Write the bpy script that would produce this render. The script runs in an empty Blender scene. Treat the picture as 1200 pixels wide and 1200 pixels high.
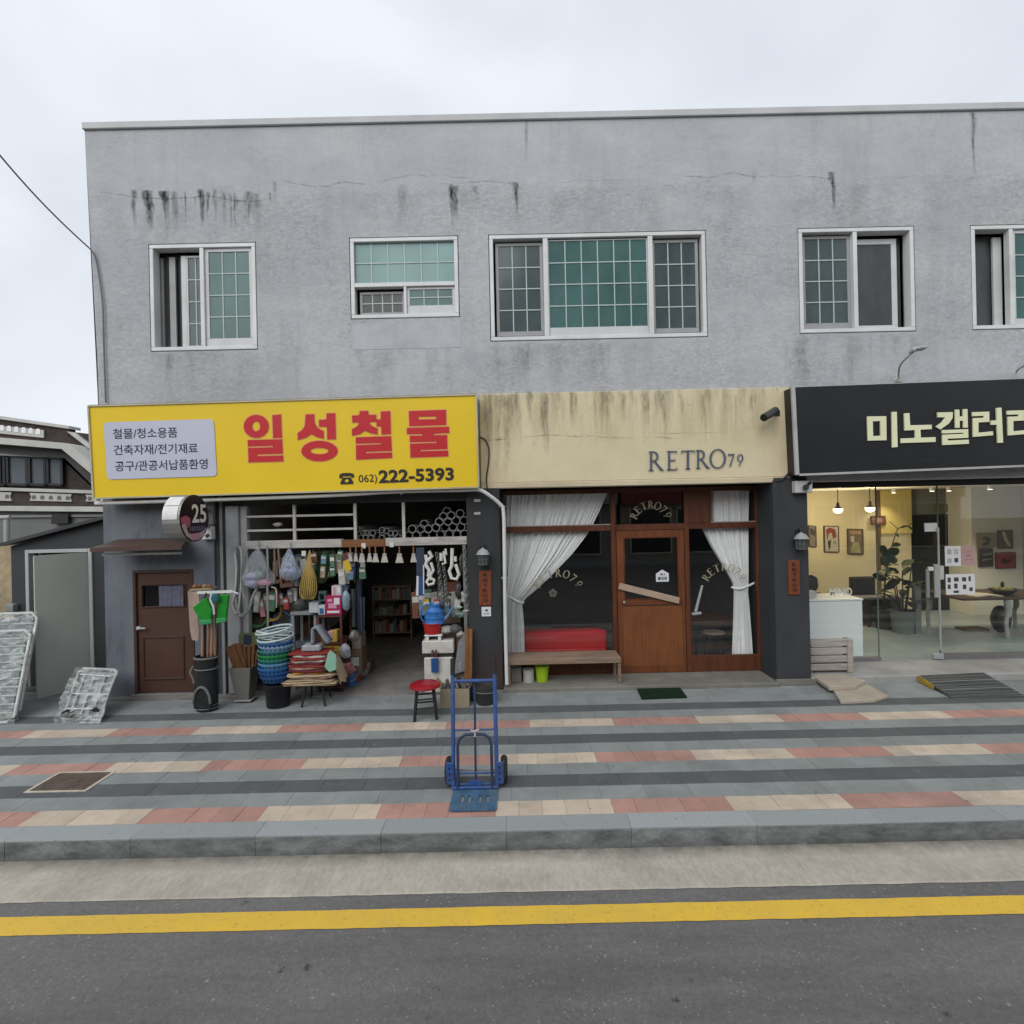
import bpy, bmesh, math, random
from mathutils import Vector, Matrix, Euler
from mathutils.geometry import tessellate_polygon

random.seed(7)
scene = bpy.context.scene
COL = scene.collection
R = math.radians

# ------------------------------------------------------------------ camera
ROLL = R(1.25)
CAM_Z = 2.60
CA, SA = math.cos(ROLL), math.sin(ROLL)
cam_data = bpy.data.cameras.new('camera')
cam_data.sensor_width = 36.0
cam_data.lens = 18.0
cam_data.clip_start = 0.05
cam_data.clip_end = 2000.0
cam = bpy.data.objects.new('camera', cam_data)
COL.objects.link(cam)
cam.matrix_world = Matrix(((CA, SA, 0, 0), (0, 0, -1, 0), (-SA, CA, 0, CAM_Z), (0, 0, 0, 1)))
scene.camera = cam

# ------------------------------------------------------------------ world: overcast sky
SUN_EL, SUN_AZ = R(38), R(205)
world = bpy.data.worlds.new('World')
scene.world = world
world.use_nodes = True
wt = world.node_tree
wt.nodes.clear()
w_out = wt.nodes.new('ShaderNodeOutputWorld')
w_bg = wt.nodes.new('ShaderNodeBackground')
w_sky = wt.nodes.new('ShaderNodeTexSky')
w_sky.sky_type = 'NISHITA'
w_sky.sun_disc = False
w_sky.sun_elevation = SUN_EL
w_sky.sun_rotation = SUN_AZ
w_sky.dust_density = 3.0
w_tc = wt.nodes.new('ShaderNodeTexCoord')
w_map = wt.nodes.new('ShaderNodeMapping')
w_map.inputs['Scale'].default_value = (1.5, 1.5, 2.6)
w_map.inputs['Location'].default_value = (0.35, 0.1, 0.2)
w_no = wt.nodes.new('ShaderNodeTexNoise')
w_no.inputs['Scale'].default_value = 1.5
w_no.inputs['Detail'].default_value = 5.0
w_no.inputs['Roughness'].default_value = 0.5
w_no.inputs['Distortion'].default_value = 0.4
w_ramp = wt.nodes.new('ShaderNodeValToRGB')
w_ramp.color_ramp.elements[0].position = 0.30
w_ramp.color_ramp.elements[0].color = (6.2, 6.55, 7.1, 1)
w_ramp.color_ramp.elements[1].position = 0.66
w_ramp.color_ramp.elements[1].color = (7.5, 7.9, 8.35, 1)
w_mix = wt.nodes.new('ShaderNodeMixRGB')
w_mix.inputs['Fac'].default_value = 0.94
wt.links.new(w_tc.outputs['Generated'], w_map.inputs['Vector'])
wt.links.new(w_map.outputs['Vector'], w_no.inputs['Vector'])
wt.links.new(w_no.outputs['Fac'], w_ramp.inputs['Fac'])
wt.links.new(w_sky.outputs['Color'], w_mix.inputs['Color1'])
wt.links.new(w_ramp.outputs['Color'], w_mix.inputs['Color2'])
wt.links.new(w_mix.outputs['Color'], w_bg.inputs['Color'])
w_bg.inputs['Strength'].default_value = 0.1
wt.links.new(w_bg.outputs['Background'], w_out.inputs['Surface'])

sun_data = bpy.data.lights.new('sun', 'SUN')
sun_data.energy = 1.5
sun_data.angle = R(50)
sun_data.color = (1.0, 0.985, 0.96)
sun = bpy.data.objects.new('sun', sun_data)
COL.objects.link(sun)
_sd = Vector((math.cos(SUN_EL) * math.sin(SUN_AZ), math.cos(SUN_EL) * math.cos(SUN_AZ), math.sin(SUN_EL)))
sun.rotation_euler = _sd.to_track_quat('Z', 'Y').to_euler()

vs = scene.view_settings
vs.view_transform = 'Standard'
vs.look = 'None'
vs.exposure = 0.3
vs.gamma = 1.0
vs.use_curve_mapping = False
scene.cycles.use_denoising = True
scene.cycles.max_bounces = 7
scene.cycles.diffuse_bounces = 3
scene.cycles.glossy_bounces = 3
scene.cycles.transparent_max_bounces = 12
scene.cycles.caustics_reflective = False
scene.cycles.caustics_refractive = False

# ------------------------------------------------------------------ helpers
FY = 7.5                      # street face of the upper wall


def P(px, py, Y=FY):
    """photograph pixel -> (X, Z) on the plane at depth Y"""
    u, v = (px - 600) / 600.0, (600 - py) / 600.0
    return Y * (u * CA + v * SA), CAM_Z + Y * (-u * SA + v * CA)


def P3(px, py, Y=FY):
    x, z = P(px, py, Y)
    return Vector((x, Y, z))


def G(px, py, z=0.0):
    """photograph pixel -> point on the level z"""
    u, v = (px - 600) / 600.0, (600 - py) / 600.0
    k = -u * SA + v * CA
    Y = (z - CAM_Z) / k
    return Vector((Y * (u * CA + v * SA), Y, z))


def bil(q, s, t):
    """q = TL, TR, BR, BL ; s left-right, t top-down"""
    a = q[0].lerp(q[1], s)
    b = q[3].lerp(q[2], s)
    return a.lerp(b, t)


def quad_px(pts, Y):
    return [P3(x, y, Y) for x, y in pts]


ORIG = {}


class MB:
    def __init__(self):
        self.v, self.f, self.m, self.mi = [], [], [], 0

    def add(self, vs_, fs_):
        b = len(self.v)
        self.v.extend(Vector(p) for p in vs_)
        for f in fs_:
            self.f.append(tuple(i + b for i in f))
            self.m.append(self.mi)
        return self

    def box(self, x0, x1, y0, y1, z0, z1):
        return self.add([(x0, y0, z0), (x1, y0, z0), (x1, y1, z0), (x0, y1, z0), (x0, y0, z1), (x1, y0, z1), (x1, y1, z1), (x0, y1, z1)],
                        [(0, 3, 2, 1), (4, 5, 6, 7), (0, 1, 5, 4), (1, 2, 6, 5), (2, 3, 7, 6), (3, 0, 4, 7)])

    def obox(self, c, s, rot=(0, 0, 0)):
        m = rot if isinstance(rot, Matrix) else Euler(rot).to_matrix()
        c = Vector(c)
        hx, hy, hz = s[0] / 2, s[1] / 2, s[2] / 2
        pts = [(-hx, -hy, -hz), (hx, -hy, -hz), (hx, hy, -hz), (-hx, hy, -hz), (-hx, -hy, hz), (hx, -hy, hz), (hx, hy, hz), (-hx, hy, hz)]
        return self.add([c + m @ Vector(p) for p in pts],
                        [(0, 3, 2, 1), (4, 5, 6, 7), (0, 1, 5, 4), (1, 2, 6, 5), (2, 3, 7, 6), (3, 0, 4, 7)])

    def bar(self, a, b, w, d, up=(0, 0, 1)):
        """box section from a to b, width w across, d along up"""
        a, b = Vector(a), Vector(b)
        t = (b - a)
        L = t.length
        t.normalize()
        u = Vector(up)
        if abs(t.dot(u)) > 0.98:
            u = Vector((0, 1, 0))
        s = t.cross(u).normalized()
        u = s.cross(t)
        m = Matrix((s, u, t)).transposed()
        return self.obox((a + b) / 2, (w, d, L), m)

    def cyl(self, a, b, r0, r1=None, n=12, caps=True):
        r1 = r0 if r1 is None else r1
        a, b = Vector(a), Vector(b)
        t = (b - a).normalized()
        x = t.orthogonal().normalized()
        y = t.cross(x)
        vv, ff = [], []
        for i in range(n):
            k = 2 * math.pi * i / n
            d = x * math.cos(k) + y * math.sin(k)
            vv += [a + d * r0, b + d * r1]
        for i in range(n):
            j = (i + 1) % n
            ff.append((2 * i, 2 * j, 2 * j + 1, 2 * i + 1))
        if caps:
            ff.append(tuple(2 * i for i in reversed(range(n))))
            ff.append(tuple(2 * i + 1 for i in range(n)))
        return self.add(vv, ff)

    def pipe(self, a, b, r, ri, n=14):
        """open pipe with a wall"""
        a, b = Vector(a), Vector(b)
        t = (b - a).normalized()
        x = t.orthogonal().normalized()
        y = t.cross(x)
        vv, ff = [], []
        for i in range(n):
            k = 2 * math.pi * i / n
            d = x * math.cos(k) + y * math.sin(k)
            vv += [a + d * r, b + d * r, b + d * ri, a + d * ri]
        for i in range(n):
            j = (i + 1) % n
            for s in range(4):
                q = (s + 1) % 4
                ff.append((4 * i + s, 4 * j + s, 4 * j + q, 4 * i + q))
        return self.add(vv, ff)

    def tube(self, pts, r, n=8, closed=False, caps=True):
        pts = [Vector(p) for p in pts]
        N = len(pts)
        rr = r if isinstance(r, (list, tuple)) else [r] * N
        vv, ff = [], []
        x = None
        for i, p in enumerate(pts):
            if closed:
                t = pts[(i + 1) % N] - pts[i - 1]
            else:
                t = pts[min(i + 1, N - 1)] - pts[max(i - 1, 0)]
            t.normalize()
            if x is None:
                x = t.orthogonal().normalized()
            x = (x - t * x.dot(t))
            if x.length < 1e-6:
                x = t.orthogonal()
            x.normalize()
            y = t.cross(x)
            for k in range(n):
                a = 2 * math.pi * k / n
                vv.append(p + (x * math.cos(a) + y * math.sin(a)) * rr[i])
        M_ = N if closed else N - 1
        for i in range(M_):
            j = (i + 1) % N
            for k in range(n):
                l = (k + 1) % n
                ff.append((i * n + k, i * n + l, j * n + l, j * n + k))
        if caps and not closed:
            ff.append(tuple(reversed(range(n))))
            ff.append(tuple((N - 1) * n + k for k in range(n)))
        return self.add(vv, ff)

    def lathe(self, prof, c=(0, 0, 0), n=16, sx=1, sy=1, ang=0):
        c = Vector(c)
        vv, ff = [], []
        for r, z in prof:
            for k in range(n):
                a = 2 * math.pi * k / n + ang
                vv.append(c + Vector((r * sx * math.cos(a), r * sy * math.sin(a), z)))
        for i in range(len(prof) - 1):
            for k in range(n):
                l = (k + 1) % n
                ff.append((i * n + k, i * n + l, (i + 1) * n + l, (i + 1) * n + k))
        if prof[0][0] > 1e-5:
            ff.append(tuple(reversed(range(n))))
        if prof[-1][0] > 1e-5:
            ff.append(tuple((len(prof) - 1) * n + k for k in range(n)))
        return self.add(vv, ff)

    def grid(self, nx, ny, fn):
        vv = [fn(i / nx, j / ny) for j in range(ny + 1) for i in range(nx + 1)]
        ff = [(j * (nx + 1) + i, j * (nx + 1) + i + 1, (j + 1) * (nx + 1) + i + 1, (j + 1) * (nx + 1) + i) for j in range(ny) for i in range(nx)]
        return self.add(vv, ff)

    def quad(self, a, b, c, d):
        return self.add([a, b, c, d], [(0, 1, 2, 3)])

    def poly(self, loops, off):
        """flat outline (first loop) with holes, given a thickness by the vector off"""
        off = Vector(off)
        loops = [[Vector(p) for p in l] for l in loops]
        flat = [p for l in loops for p in l]
        tris = tessellate_polygon(loops)
        n = len(flat)
        ff = [tuple(t) for t in tris] + [tuple(n + i for i in reversed(t)) for t in tris]
        b = 0
        for l in loops:
            k = len(l)
            for i in range(k):
                j = (i + 1) % k
                ff.append((b + i, b + j, n + b + j, n + b + i))
            b += k
        return self.add(flat + [p + off for p in flat], ff)

    def slab(self, q, off):
        return self.poly([q], off)

    def build(self, name, mats, parent=None, smooth=False, bevel=0.0, seg=1, label=None, cat=None, group=None, kind=None, local=False, fix=True):
        org = ORIG.get(parent, Vector((0, 0, 0))) if (parent is not None and not local) else Vector((0, 0, 0))
        me = bpy.data.meshes.new(name)
        me.from_pydata([tuple(p - org) for p in self.v], [], self.f)
        mats = mats if isinstance(mats, (list, tuple)) else [mats]
        for m in mats:
            me.materials.append(m)
        if len(mats) > 1:
            me.polygons.foreach_set('material_index', self.m)
        if fix or bevel > 0:
            bm = bmesh.new()
            bm.from_mesh(me)
            if fix:
                bmesh.ops.recalc_face_normals(bm, faces=bm.faces)
            if bevel > 0:
                es = [e for e in bm.edges if len(e.link_faces) == 2 and e.calc_face_angle(0) > 0.5]
                bmesh.ops.bevel(bm, geom=es, offset=bevel, segments=seg, affect='EDGES', profile=0.6, clamp_overlap=True)
            bm.to_mesh(me)
            bm.free()
        if smooth:
            me.polygons.foreach_set('use_smooth', [True] * len(me.polygons))
            me.set_sharp_from_angle(angle=R(38))
        me.update()
        o = bpy.data.objects.new(name, me)
        COL.objects.link(o)
        if parent is not None:
            o.parent = parent
            ORIG[o] = ORIG.get(parent, Vector((0, 0, 0)))
        tag(o, label, cat, group, kind)
        return o


def tag(o, label=None, cat=None, group=None, kind=None):
    if label:
        o['label'] = label
    if cat:
        o['category'] = cat
    if group:
        o['group'] = group
    if kind:
        o['kind'] = kind
    return o


def thing(name, label, cat, loc=(0, 0, 0), group=None, rotz=0.0):
    o = bpy.data.objects.new(name, None)
    o.empty_display_size = 0.1
    COL.objects.link(o)
    o.location = loc
    o.rotation_euler = (0, 0, rotz)
    ORIG[o] = Vector(loc)
    return tag(o, label, cat, group)


def copy_tree(o, parent=None):
    c = o.copy()
    COL.objects.link(c)
    if parent is not None:
        c.parent = parent
    for ch in list(o.children):
        copy_tree(ch, c)
    return c


def arc(cx, cz, rx, rz, a0, a1, n):
    return [(cx + rx * math.cos(R(a0 + (a1 - a0) * i / n)), cz + rz * math.sin(R(a0 + (a1 - a0) * i / n))) for i in range(n + 1)]


def smooth_path(pts, k=6):
    """Catmull-Rom through the points"""
    pts = [Vector(p) for p in pts]
    out = []
    for i in range(len(pts) - 1):
        p0, p1, p2, p3 = pts[max(i - 1, 0)], pts[i], pts[i + 1], pts[min(i + 2, len(pts) - 1)]
        for j in range(k):
            t = j / k
            out.append(0.5 * ((2 * p1) + (p2 - p0) * t + (2 * p0 - 5 * p1 + 4 * p2 - p3) * t * t + (3 * p1 - p0 - 3 * p2 + p3) * t ** 3))
    out.append(pts[-1])
    return out


# ------------------------------------------------------------------ writing
_TXT = {}


def text_geo(s, bold=0.0):
    """flat triangles of a line of writing, scaled to 0..1 in both directions, plus its aspect"""
    k = (s, bold)
    if k in _TXT:
        return _TXT[k]
    cu = bpy.data.curves.new('lettering_source', 'FONT')
    cu.body = s
    cu.size = 1.0
    cu.offset = bold
    cu.resolution_u = 3
    ob = bpy.data.objects.new('lettering_source', cu)
    COL.objects.link(ob)
    dg = bpy.context.evaluated_depsgraph_get()
    ev = ob.evaluated_get(dg)
    me = ev.to_mesh()
    vv = [v.co.copy() for v in me.vertices]
    ff = [tuple(p.vertices) for p in me.polygons]
    ev.to_mesh_clear()
    bpy.data.objects.remove(ob)
    bpy.data.curves.remove(cu)
    if not vv:
        return [], [], 1
    x0, x1 = min(v.x for v in vv), max(v.x for v in vv)
    y0, y1 = min(v.y for v in vv), max(v.y for v in vv)
    w, h = max(x1 - x0, 1e-6), max(y1 - y0, 1e-6)
    vv = [((v.x - x0) / w, (v.y - y0) / h) for v in vv]
    _TXT[k] = (vv, ff, w / h)
    return _TXT[k]


def text_on(mb, s, q, bold=0.0):
    """write s so that its ink fills the quad q (TL, TR, BR, BL)"""
    vv, ff, _ = text_geo(s, bold)
    mb.add([bil(q, x, 1 - y) for x, y in vv], ff)


# serif capitals drawn as outlines in a 0..1 cell
def _ring(cx, cy, rx, ry, ix, iy, a0=0, a1=360, n=20):
    o = arc(cx, cy, rx, ry, a0, a1, n)
    i = arc(cx, cy, ix, iy, a0, a1, n)
    return o, i


def serif_glyph(ch):
    """list of quads (4 points each)"""
    q = []

    def rect(x0, y0, x1, y1):
        q.append([(x0, y0), (x1, y0), (x1, y1), (x0, y1)])

    def ring(*a):
        o, i = _ring(*a)
        for k in range(len(o) - 1):
            q.append([o[k], o[k + 1], i[k + 1], i[k]])
    if ch == 'R':
        rect(.14, 0, .27, 1)
        rect(.04, 0, .38, .035)
        rect(.04, .965, .27, 1)
        ring(.34, .74, .36, .26, .23, .215, -90, 90, 14)
        rect(.27, .955, .36, 1)
        rect(.27, .48, .36, .525)
        q.append([(.36, .5), (.5, .5), (1.02, .0), (.84, .0)])
        rect(.84, 0, 1.08, .03)
    elif ch == 'E':
        rect(.14, 0, .28, 1)
        rect(.04, 0, .28, .035)
        rect(.04, .965, .28, 1)
        rect(.28, .955, .78, 1)
        rect(.28, 0, .82, .045)
        rect(.28, .49, .66, .535)
        rect(.75, .86, .78, .96)
        rect(.79, .04, .82, .16)
        rect(.64, .43, .66, .6)
    elif ch == 'T':
        rect(.39, 0, .53, 1)
        rect(.28, 0, .64, .035)
        rect(.0, .955, .92, 1)
        rect(.0, .84, .03, .96)
        rect(.89, .84, .92, .96)
    elif ch == 'O':
        ring(.5, .5, .52, .52, .40, .475, 0, 360, 30)
    elif ch == '7':
        rect(.1, .92, .82, 1)
        q.append([(.72, .95), (.82, .95), (.38, 0), (.24, 0)])
        rect(.1, .82, .13, .94)
    elif ch == '9':
        ring(.45, .68, .33, .32, .22, .28, 0, 360, 22)
        q.append([(.78, .68), (.67, .62), (.42, .12), (.3, .0)])
        q.append([(.78, .68), (.3, 0), (.26, .02), (.64, .5)])
    return q


def serif_on(mb, ch, fn):
    for q in serif_glyph(ch):
        mb.add([fn(x, y) for x, y in q], [(0, 1, 2, 3)])


# ------------------------------------------------------------------ materials
class NT:
    def __init__(self, name):
        self.mat = bpy.data.materials.new(name)
        self.mat.use_nodes = True
        self.t = self.mat.node_tree
        self.t.nodes.clear()
        self.out = self.t.nodes.new('ShaderNodeOutputMaterial')
        self.geo = self.t.nodes.new('ShaderNodeNewGeometry')
        self.pos = self.geo.outputs['Position']

    def n(self, typ, **kw):
        nd = self.t.nodes.new(typ)
        for k, v in kw.items():
            if hasattr(nd, k):
                setattr(nd, k, v)
            else:
                self.put(nd.inputs[k], v)
        return nd

    def put(self, sock, v):
        if isinstance(v, bpy.types.NodeSocket):
            self.t.links.new(v, sock)
        else:
            sock.default_value = v

    def math(self, op, a, b=0.0, c=0.0, clamp=False):
        nd = self.t.nodes.new('ShaderNodeMath')
        nd.operation = op
        nd.use_clamp = clamp
        self.put(nd.inputs[0], a)
        self.put(nd.inputs[1], b)
        if op in ('MULTIPLY_ADD', 'SMOOTH_MIN', 'COMPARE', 'WRAP'):
            self.put(nd.inputs[2], c)
        return nd.outputs[0]

    def noise(self, scale, detail=4.0, rough=0.55, stretch=(1, 1, 1), off=(0, 0, 0), dist=0.0, vec=None):
        mp = self.t.nodes.new('ShaderNodeMapping')
        mp.inputs['Scale'].default_value = stretch
        mp.inputs['Location'].default_value = off
        self.put(mp.inputs['Vector'], vec if vec is not None else self.pos)
        nd = self.t.nodes.new('ShaderNodeTexNoise')
        nd.inputs['Scale'].default_value = scale
        nd.inputs['Detail'].default_value = detail
        nd.inputs['Roughness'].default_value = rough
        nd.inputs['Distortion'].default_value = dist
        self.t.links.new(mp.outputs[0], nd.inputs['Vector'])
        return nd.outputs['Fac']

    def rng(self, v, a, b, c=0.0, d=1.0, smooth=False):
        nd = self.t.nodes.new('ShaderNodeMapRange')
        nd.interpolation_type = 'SMOOTHSTEP' if smooth else 'LINEAR'
        nd.clamp = True
        self.put(nd.inputs[0], v)
        for i, k in enumerate((a, b, c, d)):
            self.put(nd.inputs[i + 1], k)
        return nd.outputs[0]

    def mix(self, f, a, b, mode='MIX'):
        nd = self.t.nodes.new('ShaderNodeMixRGB')
        nd.blend_type = mode
        self.put(nd.inputs[0], f)
        self.put(nd.inputs[1], a if isinstance(a, bpy.types.NodeSocket) else (*a[:3], 1))
        self.put(nd.inputs[2], b if isinstance(b, bpy.types.NodeSocket) else (*b[:3], 1))
        return nd.outputs[0]

    def scale(self, col, f):
        nd = self.t.nodes.new('ShaderNodeVectorMath')
        nd.operation = 'SCALE'
        self.put(nd.inputs[0], col if isinstance(col, bpy.types.NodeSocket) else tuple(col[:3]))
        self.put(nd.inputs[3], f)
        return nd.outputs[0]

    def xyz(self):
        nd = self.t.nodes.new('ShaderNodeSeparateXYZ')
        self.t.links.new(self.pos, nd.inputs[0])
        return nd.outputs

    def rand(self):
        oi = self.t.nodes.new('ShaderNodeObjectInfo')
        return self.math('FRACT', self.math('ADD', oi.outputs['Random'], self.geo.outputs['Random Per Island']))

    def bump(self, h, strength, dist=0.01, prev=None):
        nd = self.t.nodes.new('ShaderNodeBump')
        nd.inputs['Strength'].default_value = strength
        nd.inputs['Distance'].default_value = dist
        self.put(nd.inputs['Height'], h)
        if prev is not None:
            self.put(nd.inputs['Normal'], prev)
        return nd.outputs[0]

    def principled(self, col, rough=0.6, metal=0.0, spec=0.4, normal=None, **kw):
        b = self.t.nodes.new('ShaderNodeBsdfPrincipled')
        self.put(b.inputs['Base Color'], col if isinstance(col, bpy.types.NodeSocket) else (*col[:3], 1))
        self.put(b.inputs['Roughness'], rough)
        self.put(b.inputs['Metallic'], metal)
        self.put(b.inputs['Specular IOR Level'], spec)
        if normal is not None:
            self.put(b.inputs['Normal'], normal)
        for k, v in kw.items():
            self.put(b.inputs[k], v)
        self.t.links.new(b.outputs[0], self.out.inputs['Surface'])
        return b


def srgb(r, g, b, k=1.0):
    def l(c):
        c /= 255.0
        return (c / 12.92 if c <= 0.04045 else ((c + 0.055) / 1.055) ** 2.4) * k
    return (min(l(r), .9), min(l(g), .9), min(l(b), .9))


MATS = {}


def mat(name, col, rough=0.6, var=0.10, vs=5.0, bump=0.0, bs=60.0, metal=0.0, spec=0.35, rand=0.0, dirt=0.0, dirtcol=(0.05, 0.045, 0.04), stretch=(1, 1, 1), **kw):
    if name in MATS:
        return MATS[name]
    t = NT(name)
    f = t.rng(t.noise(vs, 5, 0.6, stretch), 0.25, 0.75, 1 - var, 1 + var)
    if rand:
        f = t.math('MULTIPLY', f, t.rng(t.rand(), 0, 1, 1 - rand, 1 + rand))
    c = t.scale(col, f)
    if dirt:
        d = t.rng(t.noise(vs * 0.35, 6, 0.65, stretch, (3.1, 1.7, 9.2)), 0.42, 0.72, 0, dirt)
        c = t.mix(d, c, dirtcol)
    nrm = t.bump(t.noise(bs, 4, 0.6, stretch), bump, 0.01) if bump else None
    rg = t.rng(t.noise(vs * 1.7, 3, 0.5, stretch, (5, 5, 5)), 0.3, 0.7, max(rough - 0.08, 0.03), min(rough + 0.08, 1))
    t.principled(c, rg, metal, spec, nrm, **kw)
    MATS[name] = t.mat
    return t.mat


def wood(name, col, dark, rough=0.5, grain=(1, 1, 0.12), scale=22.0, rand=0.08, bump=0.12):
    if name in MATS:
        return MATS[name]
    t = NT(name)
    g = t.noise(scale, 6, 0.65, grain, dist=0.6)
    c = t.mix(t.rng(g, 0.3, 0.7), dark, col)
    b = t.noise(1.6, 4, 0.6, off=(4, 2, 1))
    c = t.scale(c, t.math('MULTIPLY', t.rng(b, 0.25, 0.75, 0.8, 1.15), t.rng(t.rand(), 0, 1, 1 - rand, 1 + rand)))
    t.principled(c, t.rng(g, 0.2, 0.8, rough - 0.06, rough + 0.12), 0, 0.35, t.bump(g, bump, 0.004))
    MATS[name] = t.mat
    return t.mat


def glass(name, tint=(0.82, 0.86, 0.86), ior=1.55, rough=0.0, film=0.0, filmcol=(0.5, 0.5, 0.5)):
    """thin clear pane: what is behind shows through, the sky and street reflect by angle"""
    if name in MATS:
        return MATS[name]
    t = NT(name)
    tr = t.n('ShaderNodeBsdfTransparent')
    tr.inputs['Color'].default_value = (*tint, 1)
    body = tr.outputs[0]
    if film:
        df = t.n('ShaderNodeBsdfDiffuse')
        df.inputs['Color'].default_value = (*filmcol, 1)
        m0 = t.n('ShaderNodeMixShader')
        t.put(m0.inputs[0], film)
        t.put(m0.inputs[1], body)
        t.put(m0.inputs[2], df.outputs[0])
        body = m0.outputs[0]
    gl = t.n('ShaderNodeBsdfGlossy')
    gl.inputs['Roughness'].default_value = rough
    gl.inputs['Color'].default_value = (1, 1, 1, 1)
    dt = t.n('ShaderNodeVectorMath', operation='DOT_PRODUCT')
    t.put(dt.inputs[0], t.geo.outputs['Normal'])
    t.put(dt.inputs[1], t.geo.outputs['Incoming'])
    f0 = ((ior - 1) / (ior + 1)) ** 2
    g5 = t.math('POWER', t.math('SUBTRACT', 1.0, t.math('ABSOLUTE', dt.outputs['Value'])), 5.0)
    fres = t.math('MULTIPLY_ADD', g5, 1 - f0, f0)
    m = t.n('ShaderNodeMixShader')
    t.put(m.inputs[0], fres)
    t.put(m.inputs[1], body)
    t.put(m.inputs[2], gl.outputs[0])
    t.t.links.new(m.outputs[0], t.out.inputs['Surface'])
    MATS[name] = t.mat
    return t.mat


def emit(name, col, s):
    if name in MATS:
        return MATS[name]
    t = NT(name)
    e = t.n('ShaderNodeEmission')
    e.inputs['Color'].default_value = (*col, 1)
    e.inputs['Strength'].default_value = s
    t.t.links.new(e.outputs[0], t.out.inputs['Surface'])
    MATS[name] = t.mat
    return t.mat

# ------------------------------------------------------------------ materials of the setting
def m_asphalt():
    t = NT('asphalt')
    X, Y, Z = t.xyz()
    fine = t.noise(210, 4, 0.8)
    mid = t.noise(38, 6, 0.8, off=(3, 1, 0))
    big = t.noise(0.7, 6, 0.62, (0.4, 1, 1))
    c = t.mix(t.rng(fine, 0.28, 0.72), (0.085, 0.083, 0.081), (0.235, 0.227, 0.222))
    c = t.scale(c, t.math('MULTIPLY', t.rng(big, 0.25, 0.75, 0.78, 1.2), t.rng(mid, 0.25, 0.75, 0.70, 1.28)))
    c = t.mix(t.rng(t.noise(1.6, 6, 0.7, (0.15, 1, 1), (9, 0, 0)), 0.48, 0.70, 0, 0.5), c, (0.062, 0.061, 0.061))
    for sc, thr, r0, r1, k in ((14.0, 0.55, 0.06, 0.18, 0.62), (27.0, 0.52, 0.10, 0.22, 0.42)):
        vo = t.n('ShaderNodeTexVoronoi', feature='F1')
        vo.inputs['Scale'].default_value = sc
        t.put(vo.inputs['Vector'], t.pos)
        keep = t.math('GREATER_THAN', t.noise(sc * 0.31, 2, 0.6, off=(8, 1, sc)), thr)
        spk = t.math('MULTIPLY', t.rng(vo.outputs['Distance'], r0, r1, 1, 0), keep)
        c = t.mix(t.math('MULTIPLY', spk, k), c, (0.36, 0.35, 0.34))
    vo2 = t.n('ShaderNodeTexVoronoi', feature='F1')
    vo2.inputs['Scale'].default_value = 3.7
    t.put(vo2.inputs['Vector'], t.pos)
    spot = t.math('MULTIPLY', t.rng(vo2.outputs['Distance'], 0.06, 0.12, 1, 0), t.rng(t.noise(24, 3, 0.6), 0.38, 0.58))
    c = t.mix(t.math('MULTIPLY', spot, 0.85), c, (0.016, 0.016, 0.017))
    t.principled(c, 0.85, 0, 0.25, t.bump(t.math('ADD', fine, mid), 0.5, 0.006))
    return t.mat


def m_gutter():
    t = NT('gutter_concrete')
    X, Y, Z = t.xyz()
    br = t.noise(30, 6, 0.78, (1, 0.42, 1))
    c = t.mix(t.rng(t.noise(2.3, 6, 0.65), 0.3, 0.7), (0.345, 0.31, 0.262), (0.485, 0.445, 0.38))
    c = t.scale(c, t.rng(br, 0.3, 0.7, 0.80, 1.14))
    dirt = t.math('MULTIPLY', t.rng(Y, 4.02, 4.17), t.rng(t.noise(6, 5, 0.6), 0.3, 0.62, 0.2, 0.75))
    c = t.mix(dirt, c, (0.10, 0.105, 0.09))
    pit = t.rng(t.noise(46, 3, 0.6, (1, 0.5, 1), (2, 2, 2)), 0.68, 0.76)
    c = t.mix(t.math('MULTIPLY', pit, 0.6), c, (0.14, 0.13, 0.11))
    t.principled(c, 0.88, 0, 0.25, t.bump(br, 0.4, 0.005))
    return t.mat


def m_tile(name, col, var=0.10):
    t = NT(name)
    f = t.math('MULTIPLY', t.rng(t.noise(2.6, 7, 0.7), 0.25, 0.75, 1 - var * 1.9, 1 + var * 1.9), t.rng(t.rand(), 0, 1, 1 - var * .85, 1 + var * .85))
    c = t.scale(col, f)
    c = t.scale(c, t.rng(t.noise(170, 3, 0.7), 0.25, 0.75, 0.86, 1.12))
    c = t.mix(t.rng(t.noise(1.0, 8, 0.75, (0.6, 1, 1), (7, 3, 0)), 0.50, 0.74, 0, 0.5), c, (0.12, 0.118, 0.112))
    c = t.mix(t.rng(t.noise(7.5, 6, 0.75, off=(1, 8, 0)), 0.58, 0.74, 0, 0.5), c, (0.28, 0.27, 0.255))
    vo = t.n('ShaderNodeTexVoronoi', feature='F1')
    vo.inputs['Scale'].default_value = 5.3
    t.put(vo.inputs['Vector'], t.pos)
    gum = t.math('MULTIPLY', t.rng(vo.outputs['Distance'], 0.07, 0.1, 1, 0), t.math('GREATER_THAN', t.noise(2.0, 1, 0.5, off=(1, 9, 2)), 0.57))
    c = t.mix(t.math('MULTIPLY', gum, 0.5), c, (0.06, 0.06, 0.06))
    t.principled(c, 0.8, 0, 0.3, t.bump(t.noise(190, 3, 0.7), 0.25, 0.003))
    return t.mat


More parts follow.
